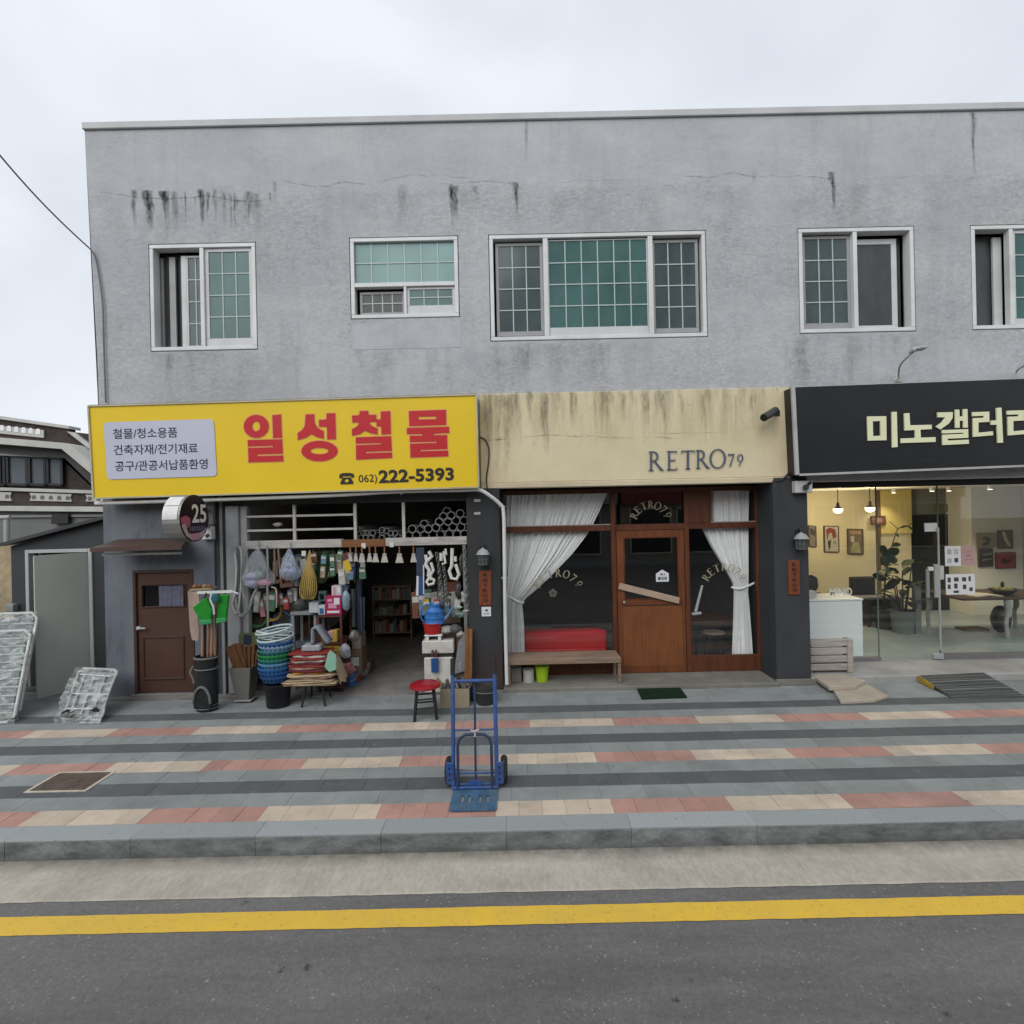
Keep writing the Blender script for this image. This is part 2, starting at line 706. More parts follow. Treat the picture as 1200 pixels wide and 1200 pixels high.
def m_kerb():
    t = NT('kerb_granite')
    X, Y, Z = t.xyz()
    sp = t.noise(150, 3, 0.75)
    c = t.mix(t.rng(sp, 0.3, 0.7), (0.215, 0.238, 0.242), (0.37, 0.392, 0.395))
    c = t.scale(c, t.rng(t.rand(), 0, 1, 0.92, 1.08))
    gr = t.rng(t.noise(3.4, 7, 0.75, (1, 1, 2.2)), 0.34, 0.64, 0.18, 0.85)
    side = t.rng(Z, -0.02, -0.004, 1, 0.0)
    c = t.mix(t.math('MULTIPLY', gr, side), c, (0.055, 0.062, 0.06))
    chip = t.rng(t.noise(9, 6, 0.8, (1, 1, 1), (3, 3, 3)), 0.60, 0.70, 0, 0.7)
    c = t.mix(chip, c, (0.10, 0.108, 0.108))
    low = t.math('MULTIPLY', t.rng(Z, -0.17, -0.10, 0.75, 0), t.rng(t.noise(5, 5, 0.6), 0.3, 0.6))
    c = t.mix(low, c, (0.09, 0.085, 0.07))
    t.principled(c, 0.7, 0, 0.35, t.bump(sp, 0.25, 0.003))
    return t.mat


def m_yellow_line():
    t = NT('yellow_road_paint')
    w = t.noise(3.0, 6, 0.7)
    c = t.mix(t.rng(w, 0.3, 0.75), (0.74, 0.47, 0.045), (0.60, 0.40, 0.07))
    c = t.mix(t.rng(t.noise(34, 6, 0.8), 0.56, 0.70, 0, 0.7), c, (0.16, 0.14, 0.09))
    t.principled(c, 0.6, 0, 0.4, t.bump(t.noise(240, 3, 0.7), 0.2, 0.003))
    return t.mat


def m_stucco():
    t = NT('grey_stucco')
    X, Y, Z = t.xyz()
    rgh = t.noise(21, 7, 0.78, (0.8, 1, 1.25))
    fine = t.noise(120, 4, 0.75, off=(2, 7, 1))
    zone = t.rng(t.noise(0.8, 5, 0.6, off=(1, 1, 6)), 0.36, 0.62)          # trowelled smooth against thrown rough
    top = t.rng(Z, 7.30, 7.45, 1.0, 0.45)
    amp = t.math('MULTIPLY', t.math('MULTIPLY_ADD', zone, 0.75, 0.35), top)
    h = t.math('MULTIPLY', t.math('ADD', t.math('MULTIPLY', rgh, 0.75), t.math('MULTIPLY', fine, 0.3)), amp)
    big = t.noise(0.45, 6, 0.62)
    c = t.mix(t.rng(big, 0.32, 0.68), (0.375, 0.384, 0.402), (0.455, 0.465, 0.481))
    pat = t.noise(1.5, 7, 0.68, (0.7, 1, 1.3), (2, 2, 8))
    c = t.mix(t.rng(pat, 0.50, 0.66, 0, 0.45), c, (0.50, 0.51, 0.52))
    c = t.mix(t.rng(pat, 0.34, 0.44, 0.35, 0), c, (0.30, 0.312, 0.328))
    fl = t.rng(rgh, 0.28, 0.72, -1, 1)
    c = t.scale(c, t.math('MULTIPLY_ADD', t.math('MULTIPLY', fl, amp), 0.27, 1.0))
    damp = t.rng(t.noise(2.3, 7, 0.7, (1, 1, 0.10), (5, 1, 1)), 0.50, 0.74, 0, 0.30)
    c = t.mix(damp, c, (0.21, 0.222, 0.226))
    bl = t.rng(t.noise(6.0, 6, 0.75, (0.7, 1, 1.6), (9, 9, 9)), 0.62, 0.72, 0, 0.65)
    c = t.mix(t.math('MULTIPLY', bl, zone), c, (0.58, 0.585, 0.59))
    pit = t.rng(t.noise(17, 5, 0.75, (1, 1, 1.3), (4, 0, 2)), 0.66, 0.74, 0, 0.5)
    c = t.mix(t.math('MULTIPLY', pit, amp), c, (0.20, 0.208, 0.215))
    t.principled(c, 0.9, 0, 0.2, t.bump(h, 0.9, 0.022))
    return t.mat


def m_cream():
    t = NT('cream_stucco')
    X, Y, Z = t.xyz()
    rgh = t.noise(55, 5, 0.7, (0.7, 1, 1.3))
    c = t.mix(t.rng(t.noise(1.2, 6, 0.6), 0.3, 0.7), (0.56, 0.485, 0.315), (0.65, 0.58, 0.405))
    c = t.scale(c, t.rng(rgh, 0.3, 0.7, 0.94, 1.05))
    ztop = P(740, 458)[1]
    dz = t.math('SUBTRACT', ztop, Z)
    run = t.math('MULTIPLY', t.rng(t.noise(7, 6, 0.72, (1, 1, 0.13)), 0.44, 0.66), t.rng(dz, 0.0, 0.9, 0.6, 0.0))
    c = t.mix(run, c, (0.15, 0.125, 0.075))
    spk = t.rng(t.noise(9, 5, 0.7, (1, 1, 1), (4, 4, 4)), 0.62, 0.72, 0, 0.4)
    c = t.mix(spk, c, (0.28, 0.23, 0.13))
    t.principled(c, 0.9, 0, 0.2, t.bump(rgh, 0.4, 0.01))
    return t.mat


def m_weathered(name, base, light, dark, scale=1.6, low=None):
    t = NT(name)
    X, Y, Z = t.xyz()
    n1 = t.noise(scale, 7, 0.68, (1, 1, 0.55))
    c = t.mix(t.rng(n1, 0.35, 0.65), base, light)
    c = t.mix(t.rng(t.noise(scale * 1.8, 7, 0.7, (1, 1, 0.3), (6, 2, 3)), 0.5, 0.7, 0, 0.75), c, dark)
    if low is not None:
        c = t.mix(t.math('MULTIPLY', t.rng(Z, 0.1, 0.75, 1, 0), t.rng(t.noise(4, 6, 0.7, (1, 1, 0.25)), 0.38, 0.62)), c, low)
    t.principled(c, 0.8, 0, 0.3, t.bump(t.noise(60, 4, 0.7), 0.3, 0.006))
    return t.mat


ASPHALT, GUTTER, KERB, YLINE = m_asphalt(), m_gutter(), m_kerb(), m_yellow_line()
T_RED = m_tile('red_paver', (0.41, 0.235, 0.195))
T_BEIGE = m_tile('beige_paver', (0.52, 0.435, 0.345))
T_GREY = m_tile('grey_paver', (0.235, 0.254, 0.25), 0.10)
T_DARK = m_tile('dark_paver', (0.098, 0.103, 0.109), 0.08)
MORTAR = mat('joint_sand', (0.19, 0.185, 0.172), 0.95, 0.2, 8, 0.3, 120)
STUCCO, CREAM = m_stucco(), m_cream()
CONC = mat('old_concrete', (0.20, 0.19, 0.165), 0.9, 0.25, 3, 0.4, 90, dirt=0.5, dirtcol=(0.075, 0.07, 0.06))
CONC_L = mat('pale_concrete', (0.34, 0.335, 0.325), 0.9, 0.2, 2.5, 0.4, 90, dirt=0.55, dirtcol=(0.13, 0.125, 0.115))
CHAR = m_weathered('charcoal_paint', (0.034, 0.037, 0.041), (0.046, 0.049, 0.054), (0.028, 0.029, 0.03), 1.4)
CHAR_RUST = m_weathered('charcoal_paint_rusty', (0.030, 0.032, 0.034), (0.040, 0.042, 0.046), (0.024, 0.025, 0.025), 1.4, (0.075, 0.032, 0.022))
SLATE = m_weathered('slate_render', (0.105, 0.118, 0.142), (0.155, 0.17, 0.195), (0.06, 0.066, 0.075), 1.5)
WHITE = mat('white_pvc', (0.62, 0.63, 0.63), 0.4, 0.08, 4, dirt=0.25, dirtcol=(0.30, 0.29, 0.27))
GREYM = mat('grey_steel', (0.24, 0.245, 0.25), 0.5, 0.12, 5, dirt=0.3, dirtcol=(0.12, 0.115, 0.10))
OFFW = mat('aged_white_paint', (0.46, 0.45, 0.42), 0.6, 0.12, 6, dirt=0.5, dirtcol=(0.17, 0.155, 0.13))
BLACKM = mat('black_metal', (0.018, 0.018, 0.02), 0.45, 0.15, 8)
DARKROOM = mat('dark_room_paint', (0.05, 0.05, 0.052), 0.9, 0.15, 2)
ALU = mat('brushed_aluminium', (0.50, 0.51, 0.52), 0.38, 0.06, 12, metal=0.6)

# ------------------------------------------------------------------ ground, road, kerb, pavement
ROAD_Z = -0.17
MB().box(-90, 90, -70, 120, -0.6, -0.19).build('ground', mat('earth', (0.16, 0.155, 0.145), 0.95, 0.2, 0.6), kind='structure')
MB().grid(4, 4, lambda s, t_: Vector((-60 + 120 * s, -8.5 + 12.24 * t_, ROAD_Z))).build('road', ASPHALT, kind='structure')
g = MB()
rj = random.Random(3)
NG = 260
edge = [3.727 + rj.uniform(-.004, .004) for i in range(NG + 1)]
vv, ff = [], []
for i in range(NG + 1):
    x = -13 + 26 * i / NG
    vv += [(x, edge[i], ROAD_Z + 0.004), (x, edge[i] + 0.012, ROAD_Z + 0.010), (x, 4.185, ROAD_Z + 0.006)]
for i in range(NG):
    ff += [(3 * i, 3 * i + 3, 3 * i + 4, 3 * i + 1), (3 * i + 1, 3 * i + 4, 3 * i + 5, 3 * i + 2)]
g.add(vv, ff).build('gutter', GUTTER, kind='structure')
g = MB()
vv, ff = [], []
for i in range(NG + 1):
    x = -13 + 26 * i / NG
    vv += [(x, 3.432 + rj.uniform(-.0025, .0025), ROAD_Z + 0.004), (x, 3.594 + rj.uniform(-.0025, .0025), ROAD_Z + 0.004)]
for i in range(NG):
    ff.append((2 * i, 2 * i + 2, 2 * i + 3, 2 * i + 1))
g.add(vv, ff).build('road_marking', YLINE, kind='structure')

kerb = MB().box(-13, 13, 4.22, 4.37, -0.3, -0.02).build('kerb', MORTAR, kind='structure')
ks = MB().box(0.0008, 1.0242, 0.0, 0.2, -0.26, 0.0).build('kerb_stone', KERB, kerb, bevel=0.004, seg=2)
kx0 = G(593, 975, 0).x - 1.025 * 12
for i in range(24):
    o = ks if i == 0 else ks.copy()
    if i:
        COL.objects.link(o)
    o.location = (kx0 + 1.025 * i, 4.183 + rj.uniform(-.003, .003), rj.uniform(-.003, .003))
    o.rotation_euler = (rj.uniform(-.004, .004), 0, rj.uniform(-.002, .002))

side = MB().box(-13, 13, 4.38, 9.4, -0.3, -0.005).build('sidewalk', MORTAR, kind='structure')
TS, TY0, TW = 0.2235, 4.386, 0.205
proto = {}
for nm, m, w in (('red', T_RED, TW), ('beige', T_BEIGE, TW), ('grey', T_GREY, 2 * TW), ('dark', T_DARK, 2 * TW)):
    me = MB().box(0.0008, w - 0.0008, 0.0008, TS - 0.0008, -0.05, 0.0).build('paving_tile', m, bevel=0.0016)
    proto[nm] = me.data
    bpy.data.objects.remove(me)
rest = {'red': MB(), 'beige': MB(), 'grey': MB(), 'dark': MB()}
MANH = (G(85, 915, 0), 0)
mh_q = [G(69, 906), G(127, 904), G(97, 927), G(41, 929)]
mh_c = sum(mh_q, Vector()) / 4
MH_X0, MH_X1, MH_Y0, MH_Y1 = mh_c.x - 0.30, mh_c.x + 0.30, min(p.y for p in mh_q), max(p.y for p in mh_q)
for k in range(13):
    y0 = TY0 + TS * k
    kind_ = k % 4 if k < 12 else 1
    w = TW if kind_ == 0 else 2 * TW
    off = (-0.2 if k in (0, 4) else 0.16 if kind_ == 0 else rj.uniform(-.2, .2))
    n0 = int(-13 / w)
    for i in range(n0, -n0):
        x0 = off + i * w
        if kind_ == 0:
            nm = 'beige' if math.floor(i / 5) % 2 == 0 else 'red'
        else:
            nm = 'dark' if kind_ == 2 else 'grey'
        xm = x0 + w / 2
        dz = rj.uniform(-.0018, .0018)
        if k <= 7 and abs(xm) < (y0 + TS) * 1.03 + 0.1:
            o = bpy.data.objects.new('paving_tile', proto[nm])
            COL.objects.link(o)
            o.parent = side
            o.location = (x0, y0, dz)
            o.rotation_euler = (rj.uniform(-.004, .004), rj.uniform(-.003, .003), rj.uniform(-.003, .003))
        else:
            rest[nm].box(x0 + 0.0012, x0 + w - 0.0012, y0 + .0012, y0 + TS - .0012, -0.05, dz)
# plain grey slabs up to the shopfronts and in the side passage
for i in range(-30, 30):
    for j in range(9):
        if j > 1 and i > -14:
            continue
        x0, y0 = i * 0.45 + (0.22 if j % 2 else 0), TY0 + TS * 13 + 0.225 * j
        rest['grey'].box(x0 + .002, x0 + .448, y0 + .002, y0 + .223, -0.05, rj.uniform(-.002, .001))
for nm, m in (('red', T_RED), ('beige', T_BEIGE), ('grey', T_GREY), ('dark', T_DARK)):
    rest[nm].build('paving_tiles', m, side, kind='stuff')

# inspection cover let into the paving
mh = thing('inspection_cover', 'brown square inspection cover with pale border let into the striped paving', 'manhole cover', (mh_c.x, mh_c.y, 0))
RUST = mat('rusty_iron', (0.115, 0.085, 0.068), 0.75, 0.3, 9, 0.5, 70, dirt=0.5, dirtcol=(0.05, 0.042, 0.036))
m_ = MB()
x0, x1, y0, y1 = MH_X0, MH_X1, MH_Y0, MH_Y1
m_.box(x0 + .028, x1 - .028, y0 + .022, y1 - .022, -.06, .004)
for a in range(9):
    for b in range(6):
        cx, cy = x0 + .06 + (x1 - x0 - .12) * (a + .5) / 9, y0 + .05 + (y1 - y0 - .1) * (b + .5) / 6
        if not (3 <= a <= 5 and 2 <= b <= 3):
            m_.obox((cx, cy, .005), (.034, .012, .005), (0, 0, .8 if (a + b) % 2 else -.8))
m_.box((x0 + x1) / 2 - .07, (x0 + x1) / 2 + .07, (y0 + y1) / 2 - .035, (y0 + y1) / 2 + .035, -.003, .008)
m_.build('lid', RUST, mh)
m_ = MB()
for q in ((x0, x1, y0, y0 + .022), (x0, x1, y1 - .022, y1), (x0, x0 + .028, y0 + .022, y1 - .022), (x1 - .028, x1, y0 + .022, y1 - .022)):
    m_.box(*q, -.06, .006)
m_.build('border', mat('cream_edge', (0.50, 0.45, 0.36), 0.8, 0.2, 12), mh)
# ------------------------------------------------------------------ the two-storey building
BLD = thing('shop_building', 'long grey rendered two-storey building with three shops and white windows', 'building', (1.5, 7.5, 0))
XL, XR, ZT, ZB = -5.99, 11.5, 8.32, 2.95


def wall_holes(x0, x1, z0, z1, y, th, holes, xf=None):
    mb = MB()
    xs = sorted({x0, x1, *[h[0] for h in holes], *[h[1] for h in holes]})
    zs = sorted({z0, z1, *[h[2] for h in holes], *[h[3] for h in holes]})
    xf = xf or (lambda x, z: x)

    def inside(x, z):
        return any(h[0] < x < h[1] and h[2] < z < h[3] for h in holes)
    for yy in (y, y + th):
        for i in range(len(xs) - 1):
            for j in range(len(zs) - 1):
                if inside((xs[i] + xs[i + 1]) / 2, (zs[j] + zs[j + 1]) / 2):
                    continue
                a, b, c, d = xs[i], xs[i + 1], zs[j], zs[j + 1]
                q = [(xf(a, c), yy, c), (xf(b, c), yy, c), (xf(b, d), yy, d), (xf(a, d), yy, d)]
                mb.quad(*(q if yy == y else q[::-1]))
    for h in holes:
        a, b, c, d = h
        mb.quad((a, y, c), (a, y, d), (a, y + th, d), (a, y + th, c))
        mb.quad((b, y, c), (b, y + th, c), (b, y + th, d), (b, y, d))
        mb.quad((a, y, d), (b, y, d), (b, y + th, d), (a, y + th, d))
        mb.quad((a, y, c), (a, y + th, c), (b, y + th, c), (b, y, c))
    q = [(xf(x0, z0), z0), (xf(x0, z1), z1)]
    mb.quad((q[0][0], y, z0), (q[1][0], y, z1), (q[1][0], y + th, z1), (q[0][0], y + th, z0))
    mb.quad((x0, y, z0), (x0, y + th, z0), (x1, y + th, z0), (x1, y, z0))
    mb.quad((x1, y, z0), (x1, y + th, z0), (x1, y + th, z1), (x1, y, z1))
    mb.quad((x0, y, z1), (x1, y, z1), (x1, y + th, z1), (x0, y + th, z1))
    return mb


lean = lambda x, z: x - (0.034 * max(0, z - 4.0) if x <= XL + .001 else 0)
WIN = [(-4.454, 5.849, 1.575, 1.58), (-1.50, 6.07, 1.60, 1.20), (1.334, 5.885, 3.19, 1.57), (5.125, 5.89, 1.71, 1.55), (7.61, 5.885, 1.62, 1.54)]
holes = [(cx - w / 2, cx + w / 2, cz - h / 2, cz + h / 2) for cx, cz, w, h in WIN]
wall_holes(XL, XR, ZB, ZT, FY, 0.24, holes, lean).build('wall', STUCCO, BLD, fix=False)
MB().box(XL - .13, XL + .11, 7.742, 15, 0.0, 8.29).box(XR - .24, XR, 7.742, 15, 0, 8.29).box(XL, XR, 14.8, 15, 0, 8.3).build('outer_wall', STUCCO, BLD)
MB().box(XL - .14, XR, 7.745, 15, 8.05, 8.2).build('roof', CONC, BLD)
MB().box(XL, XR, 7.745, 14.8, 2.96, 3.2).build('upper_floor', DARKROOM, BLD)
MB().box(XL + .12, XR - .25, 10.2, 10.3, 3.21, 8.04).build('inner_wall', mat('upper_room_paint', (0.20, 0.20, 0.20), 0.9), BLD)
cap = MB()
cap.box(XL - .165, XR, FY - .035, FY + .34, 8.325, 8.425)
cap.build('parapet_cap', mat('cap_flashing', (0.47, 0.475, 0.48), 0.6, 0.1, 2, dirt=0.3, dirtcol=(0.25, 0.25, 0.25)), BLD, bevel=0.008)
# the render patch below the small window
qa, qb = P(412, 378), P(541, 408)
MB().box(qa[0], qb[0], FY - .0035, FY + .02, qb[1] + .01, qa[1] - .02).build('render_patch', mat('smooth_grey_render', (0.395, 0.41, 0.43), 0.88, 0.16, 5, 0.4, 40, dirt=0.3, dirtcol=(0.5, 0.51, 0.52)), BLD)


def m_pane(name, col, rough=0.10, var=0.12):
    t = NT(name)
    f = t.rng(t.noise(1.1, 4, 0.55, (1, 1, 0.6)), 0.3, 0.7, 1 - var, 1 + var)  # broad tone noise stands in for uneven sky reflection
    c = t.scale(col, f)
    dst = t.rng(t.noise(3.2, 6, 0.7, (1, 1, 0.35), (1, 4, 4)), 0.45, 0.75, 0, 0.14)
    c = t.mix(dst, c, (0.22, 0.25, 0.245))
    t.principled(c, rough, 0, 0.28, t.bump(t.noise(1.5, 2, 0.4), 0.12, 0.02))
    return t.mat


TEAL = m_pane('teal_glass', (0.048, 0.120, 0.113), .05, .3)
TEAL_L = m_pane('pale_teal_glass', (0.17, 0.29, 0.285), 0.2, .22)
TEAL_D = m_pane('dim_teal_glass', (0.052, 0.075, 0.078), 0.12, .35)
GREYP = m_pane('frosted_grey_glass', (0.055, 0.060, 0.060), 0.25, .3)
MUNT = mat('muntin_white', (0.40, 0.47, 0.46), 0.5, 0.05)
SASHM = mat('sash_pvc', (0.54, 0.55, 0.55), 0.42, 0.08, 4, dirt=0.25, dirtcol=(0.3, 0.29, 0.27))
SASHD = mat('inner_sash_pvc', (0.30, 0.30, 0.30), 0.5, 0.1, 4)


def ring_box(mb, x0, x1, z0, z1, w, y0, y1):
    mb.box(x0, x1, y0, y1, z1 - w, z1).box(x0, x1, y0, y1, z0, z0 + w)
    mb.box(x0, x0 + w, y0, y1, z0 + w, z1 - w).box(x1 - w, x1, y0, y1, z0 + w, z1 - w)
    return mb


def sash(win, x0, x1, z0, z1, y, nx, nz, pm, w=0.055, wb=None, sm=None, sw=0.008, frame=True):
    sm = sm or SASHM
    wb = wb or w
    if frame:
        s = MB()
        s.box(x0, x1, y, y + .035, z1 - w, z1).box(x0, x1, y, y + .035, z0, z0 + wb)
        s.box(x0, x0 + w, y, y + .035, z0 + wb, z1 - w).box(x1 - w, x1, y, y + .035, z0 + wb, z1 - w)
        s.build('sash', sm, win, bevel=0.004)
    else:
        w = wb = 0.0
    a, b, c, d = x0 + w, x1 - w, z0 + wb, z1 - w
    MB().box(a, b, y + .014, y + .022, c, d).build('pane', pm, win)
    if nx:
        for i in range(1, nx):
            x = a + (b - a) * i / nx
            MB().box(x - sw, x + sw, y + .006, y + .0135, c, d).build('muntin', MUNT, win)
        for j in range(1, nz):
            z = c + (d - c) * j / nz
            MB().box(a, b, y + .0045, y + .0125, z - sw, z + sw).build('muntin', MUNT, win)


def window(i, label):
    cx, cz, w, h = WIN[i]
    x0, x1, z0, z1 = cx - w / 2 + .012, cx + w / 2 - .012, cz - h / 2 + .012, cz + h / 2 - .012
    f = .055
    o = ring_box(MB(), x0, x1, z0, z1, f, FY - .004, FY + .14).build('window', WHITE, BLD, bevel=0.005, label=label)
    # shadow-gap bead round the frame
    ring_box(MB(), x0 - .0115, x1 + .0115, z0 - .0115, z1 + .0115, .0105, FY + .03, FY + .2).build('bead', BLACKM, o)
    return o, x0 + f, x1 - f, z0 + f, z1 - f


w1, a, b, c, d = window(0, 'white sliding window with its left half slid open on vertical sash edges')
mx = P(237, 350)[0]
MB().box(mx - .03, mx + .03, FY + .0, FY + .09, c, d).build('mullion', WHITE, w1, bevel=.004)
for pxa, pxb, yy, mm in ((187, 192, .165, SASHD), (199, 206, .14, SASHD), (213, 219, .11, SASHM)):
    xa, xb = P(pxa, 350, FY + yy)[0], P(pxb, 350, FY + yy)[0]
    MB().box(xa, xb, FY + yy, FY + yy + .03, c + .02, d - .06).build('sash_edge', mm, w1)
sash(w1, P(219, 350, FY + .12)[0], mx - .02, c + .02, d - .06, FY + .11, 2, 4, TEAL_D, .03)
sash(w1, mx + .031, b, c, d, FY + .03, 3, 4, TEAL, .055, .12)
MB().box(a, mx, FY + .20, FY + .206, c, d).build('pane', GREYP, w1)  # added grey sheet, stands in for the dim room behind the open half
w2, a, b, c, d = window(1, 'small white window of one wide light over two low ones')
zr = P(474, 333)[1]
MB().box(a, b, FY - .002, FY + .1, zr - .03, zr + .03).build('transom', WHITE, w2, bevel=.004)
sash(w2, a, b, zr + .031, d, FY + .03, 6, 2, TEAL_L, 0, frame=False)
mx = P(474, 350)[0] + .01
MB().box(mx - .02, mx + .02, FY, FY + .09, c, zr - .031).build('mullion', WHITE, w2, bevel=.004)
sash(w2, a + .05, mx - .021, c + .02, zr - .07, FY + .08, 4, 2, GREYP, .04, sm=SASHD)
sash(w2, mx + .021, b, c, zr - .031, FY + .03, 3, 2, TEAL, .04, .13)
w3, a, b, c, d = window(2, 'widest white window of three lights with a tall grid of teal panes')
m1, m2 = P(640, 335)[0], P(763, 335)[0]
for m in (m1, m2):
    MB().box(m - .035, m + .035, FY, FY + .09, c, d).build('mullion', WHITE, w3, bevel=.004)
sash(w3, a + .03, m1 - .036, c + .03, d - .03, FY + .07, 3, 4, TEAL_D, .045, .07, SASHD)
sash(w3, m1 + .036, m2 - .036, c, d - .02, FY + .03, 6, 4, TEAL, .015, .13)
sash(w3, m2 + .036, b - .03, c + .03, d - .03, FY + .07, 3, 4, TEAL_D, .045, .07, SASHD)
w4, a, b, c, d = window(3, 'white sliding window with a plain frosted inner sash at its right')
mx = P(1003, 330)[0]
MB().box(mx - .03, mx + .03, FY, FY + .09, c, d).build('mullion', WHITE, w4, bevel=.004)
sash(w4, a + .03, mx - .031, c + .02, d - .02, FY + .07, 3, 4, TEAL_D, .045, .09, SASHD)
sash(w4, mx - .03, b - .10, c + .0, d - .05, FY + .13, 0, 0, GREYP, .08)
MB().box(mx, b, FY + .20, FY + .206, c, d).build('pane', GREYP, w4)  # added backing, its grey replaces the unlit gap beside the inner sash
w5, a, b, c, d = window(4, 'white sliding window cut by the edge of the picture, left half open')
mx = P(1186, 325)[0]
MB().box(mx - .03, mx + .03, FY, FY + .09, c, d).build('mullion', WHITE, w5, bevel=.004)
xa, xb = P(1164, 325, FY + .14)[0], P(1174, 325, FY + .14)[0]
MB().box(xa, xb, FY + .14, FY + .17, c + .02, d - .05).build('sash_edge', SASHM, w5)
MB().box(a, mx, FY + .20, FY + .206, c, d).build('pane', GREYP, w5)  # made-up grey sheet giving the open left half its dim interior tone
sash(w5, mx + .031, b, c, d, FY + .03, 3, 4, TEAL, .055, .1)

# fascia of the cafe in the middle
cx0, cx1 = P(563, 520)[0], P(925, 520)[0]
cz0, cz1 = 3.03, 4.33
MB().box(cx0, cx1, FY - .035, FY + .02, cz0, cz1).build('fascia', CREAM, BLD, bevel=.006)
MB().box(cx0, cx1, FY - .055, FY + .02, cz0 - .085, cz0 - .002).build('fascia_edge', mat('pale_cream_paint', (0.55, 0.47, 0.33), 0.8, 0.1, 3, 0.2, 60, dirt=.4, dirtcol=(.25, .2, .13)), BLD, bevel=.01)
xs_ = P(911, 500)[0]
MB().box(xs_, cx1 - .004, FY - .043, FY - .02, cz0 + .003, cz1 - .003).build('fascia_end', mat('pale_cream_board', (0.60, 0.51, 0.34), 0.85, 0.1, 4, 0.2, 60), BLD)

# run-off stains and hairline cracks, thin films lying on the render
def m_film(name, col):
    t = NT(name)
    at = t.n('ShaderNodeAttribute')
    at.attribute_name = 'mask'
    g_ = t.rng(t.noise(26, 5, 0.75, (1, 1, 0.28)), 0.30, 0.60)
    b_ = t.principled(col, 0.9, 0, 0.2)
    t.put(b_.inputs['Alpha'], t.math('MULTIPLY', at.outputs['Fac'], g_))
    return t.mat


def film(pts_rows, masks, name, m):
    """rows of points with a strength at each"""
    nr, nc = len(pts_rows), len(pts_rows[0])
    me = bpy.data.meshes.new(name)
    org = ORIG[BLD]
    me.from_pydata([tuple(Vector(p) - org) for r_ in pts_rows for p in r_], [], [(j * nc + i, j * nc + i + 1, (j + 1) * nc + i + 1, (j + 1) * nc + i) for j in range(nr - 1) for i in range(nc - 1)])
    ca = me.attributes.new('mask', 'FLOAT', 'POINT')
    ca.data.foreach_set('value', [v for r_ in masks for v in r_])
    me.materials.append(m)
    o = bpy.data.objects.new(name, me)
    COL.objects.link(o)
    o.parent = BLD
    return o


def stain(px, py, ln, hw, st, y, m):
    x, z = P(px, py)
    rr = random.Random(int(px * 7 + py))
    z += rr.uniform(-.035, .012)
    ph, rows, ms = rr.uniform(0, 6), [], []
    for j in range(13):
        f = j / 12
        w_ = hw * (1.9 - 0.9 * f)
        xo = x + 0.35 * hw * math.sin(ph + 5 * f) + 0.2 * hw * math.sin(2 * ph + 13 * f)
        rows.append([(xo + w_ * k, y, z + .012 - ln * f) for k in (-1, -.5, 0, .5, 1)])
        e = (1 if f > 0 else .6) * (1 - max(0, (f - .3) / .7)) * rr.uniform(.75, 1.05)
        ms.append([st * e * k for k in (0, .75, 1.15, .75, 0)])
    film(rows, ms, 'water_stain', m)


def crack(x0, x1, py, hw, wob, st, y, m):
    rr = random.Random(int(x0 * 3 + py))
    z0 = P((x0 + x1) / 2, py)[1]
    xa, xb = P(x0, py)[0], P(x1, py)[0]
    n = max(6, int((xb - xa) / .07))
    zz, zv, top, bot, m0 = 0.0, 0.0, [], [], []
    rows, ms = [[], [], []], [[], [], []]
    for i in range(n + 1):
        zv = zv * .45 + rr.uniform(-1, 1) * wob * .16
        zz = (zz + zv) * .97
        e = min(1, i / 3, (n - i) / 3) * (rr.uniform(.35, .95) if rr.random() > .22 else .08)
        x = xa + (xb - xa) * i / n
        h_ = hw * rr.uniform(.35, .8)
        for r_, k, q in ((0, 1, 0), (1, 0, 1), (2, -1, 0)):
            rows[r_].append((x, y, z0 + zz + k * h_))
            ms[r_].append(st * e * q * .95)
    film(rows, ms, 'crack', m)


FILM_D, FILM_B, FILM_C = m_film('dark_runoff', (0.020, 0.027, 0.025)), m_film('brown_runoff', (0.060, 0.054, 0.040)), m_film('crack_line', (0.07, 0.07, 0.07))
rs_ = random.Random(77)
for i in range(46):
    px, py = rs_.uniform(110, 1195), rs_.choice((216, 218, 222, 226, 300, 320, 405, 412))
    stain(px, py, rs_.uniform(.5, 1.5), rs_.uniform(.02, .16), rs_.uniform(.02, .08), FY - .0018, FILM_D)
for px0, px1, py in ((176, 300, 414), (413, 540, 409), (576, 830, 402), (938, 1072, 392)):
    for i in range(9):
        stain(rs_.uniform(px0, px1), py, rs_.uniform(.25, .9), rs_.uniform(.012, .06), rs_.uniform(.03, .11), FY - .002, FILM_D)
for i in range(13):
    stain(rs_.uniform(150, 320), rs_.uniform(222, 232), rs_.uniform(.15, .8), rs_.uniform(.006, .02), rs_.uniform(.2, .6), FY - .0022, FILM_D)
for i in range(40):
    stain(rs_.uniform(568, 905), rs_.uniform(458, 463), rs_.uniform(.2, .9), rs_.uniform(.006, .03), rs_.uniform(.08, .28), FY - .0372, FILM_B)
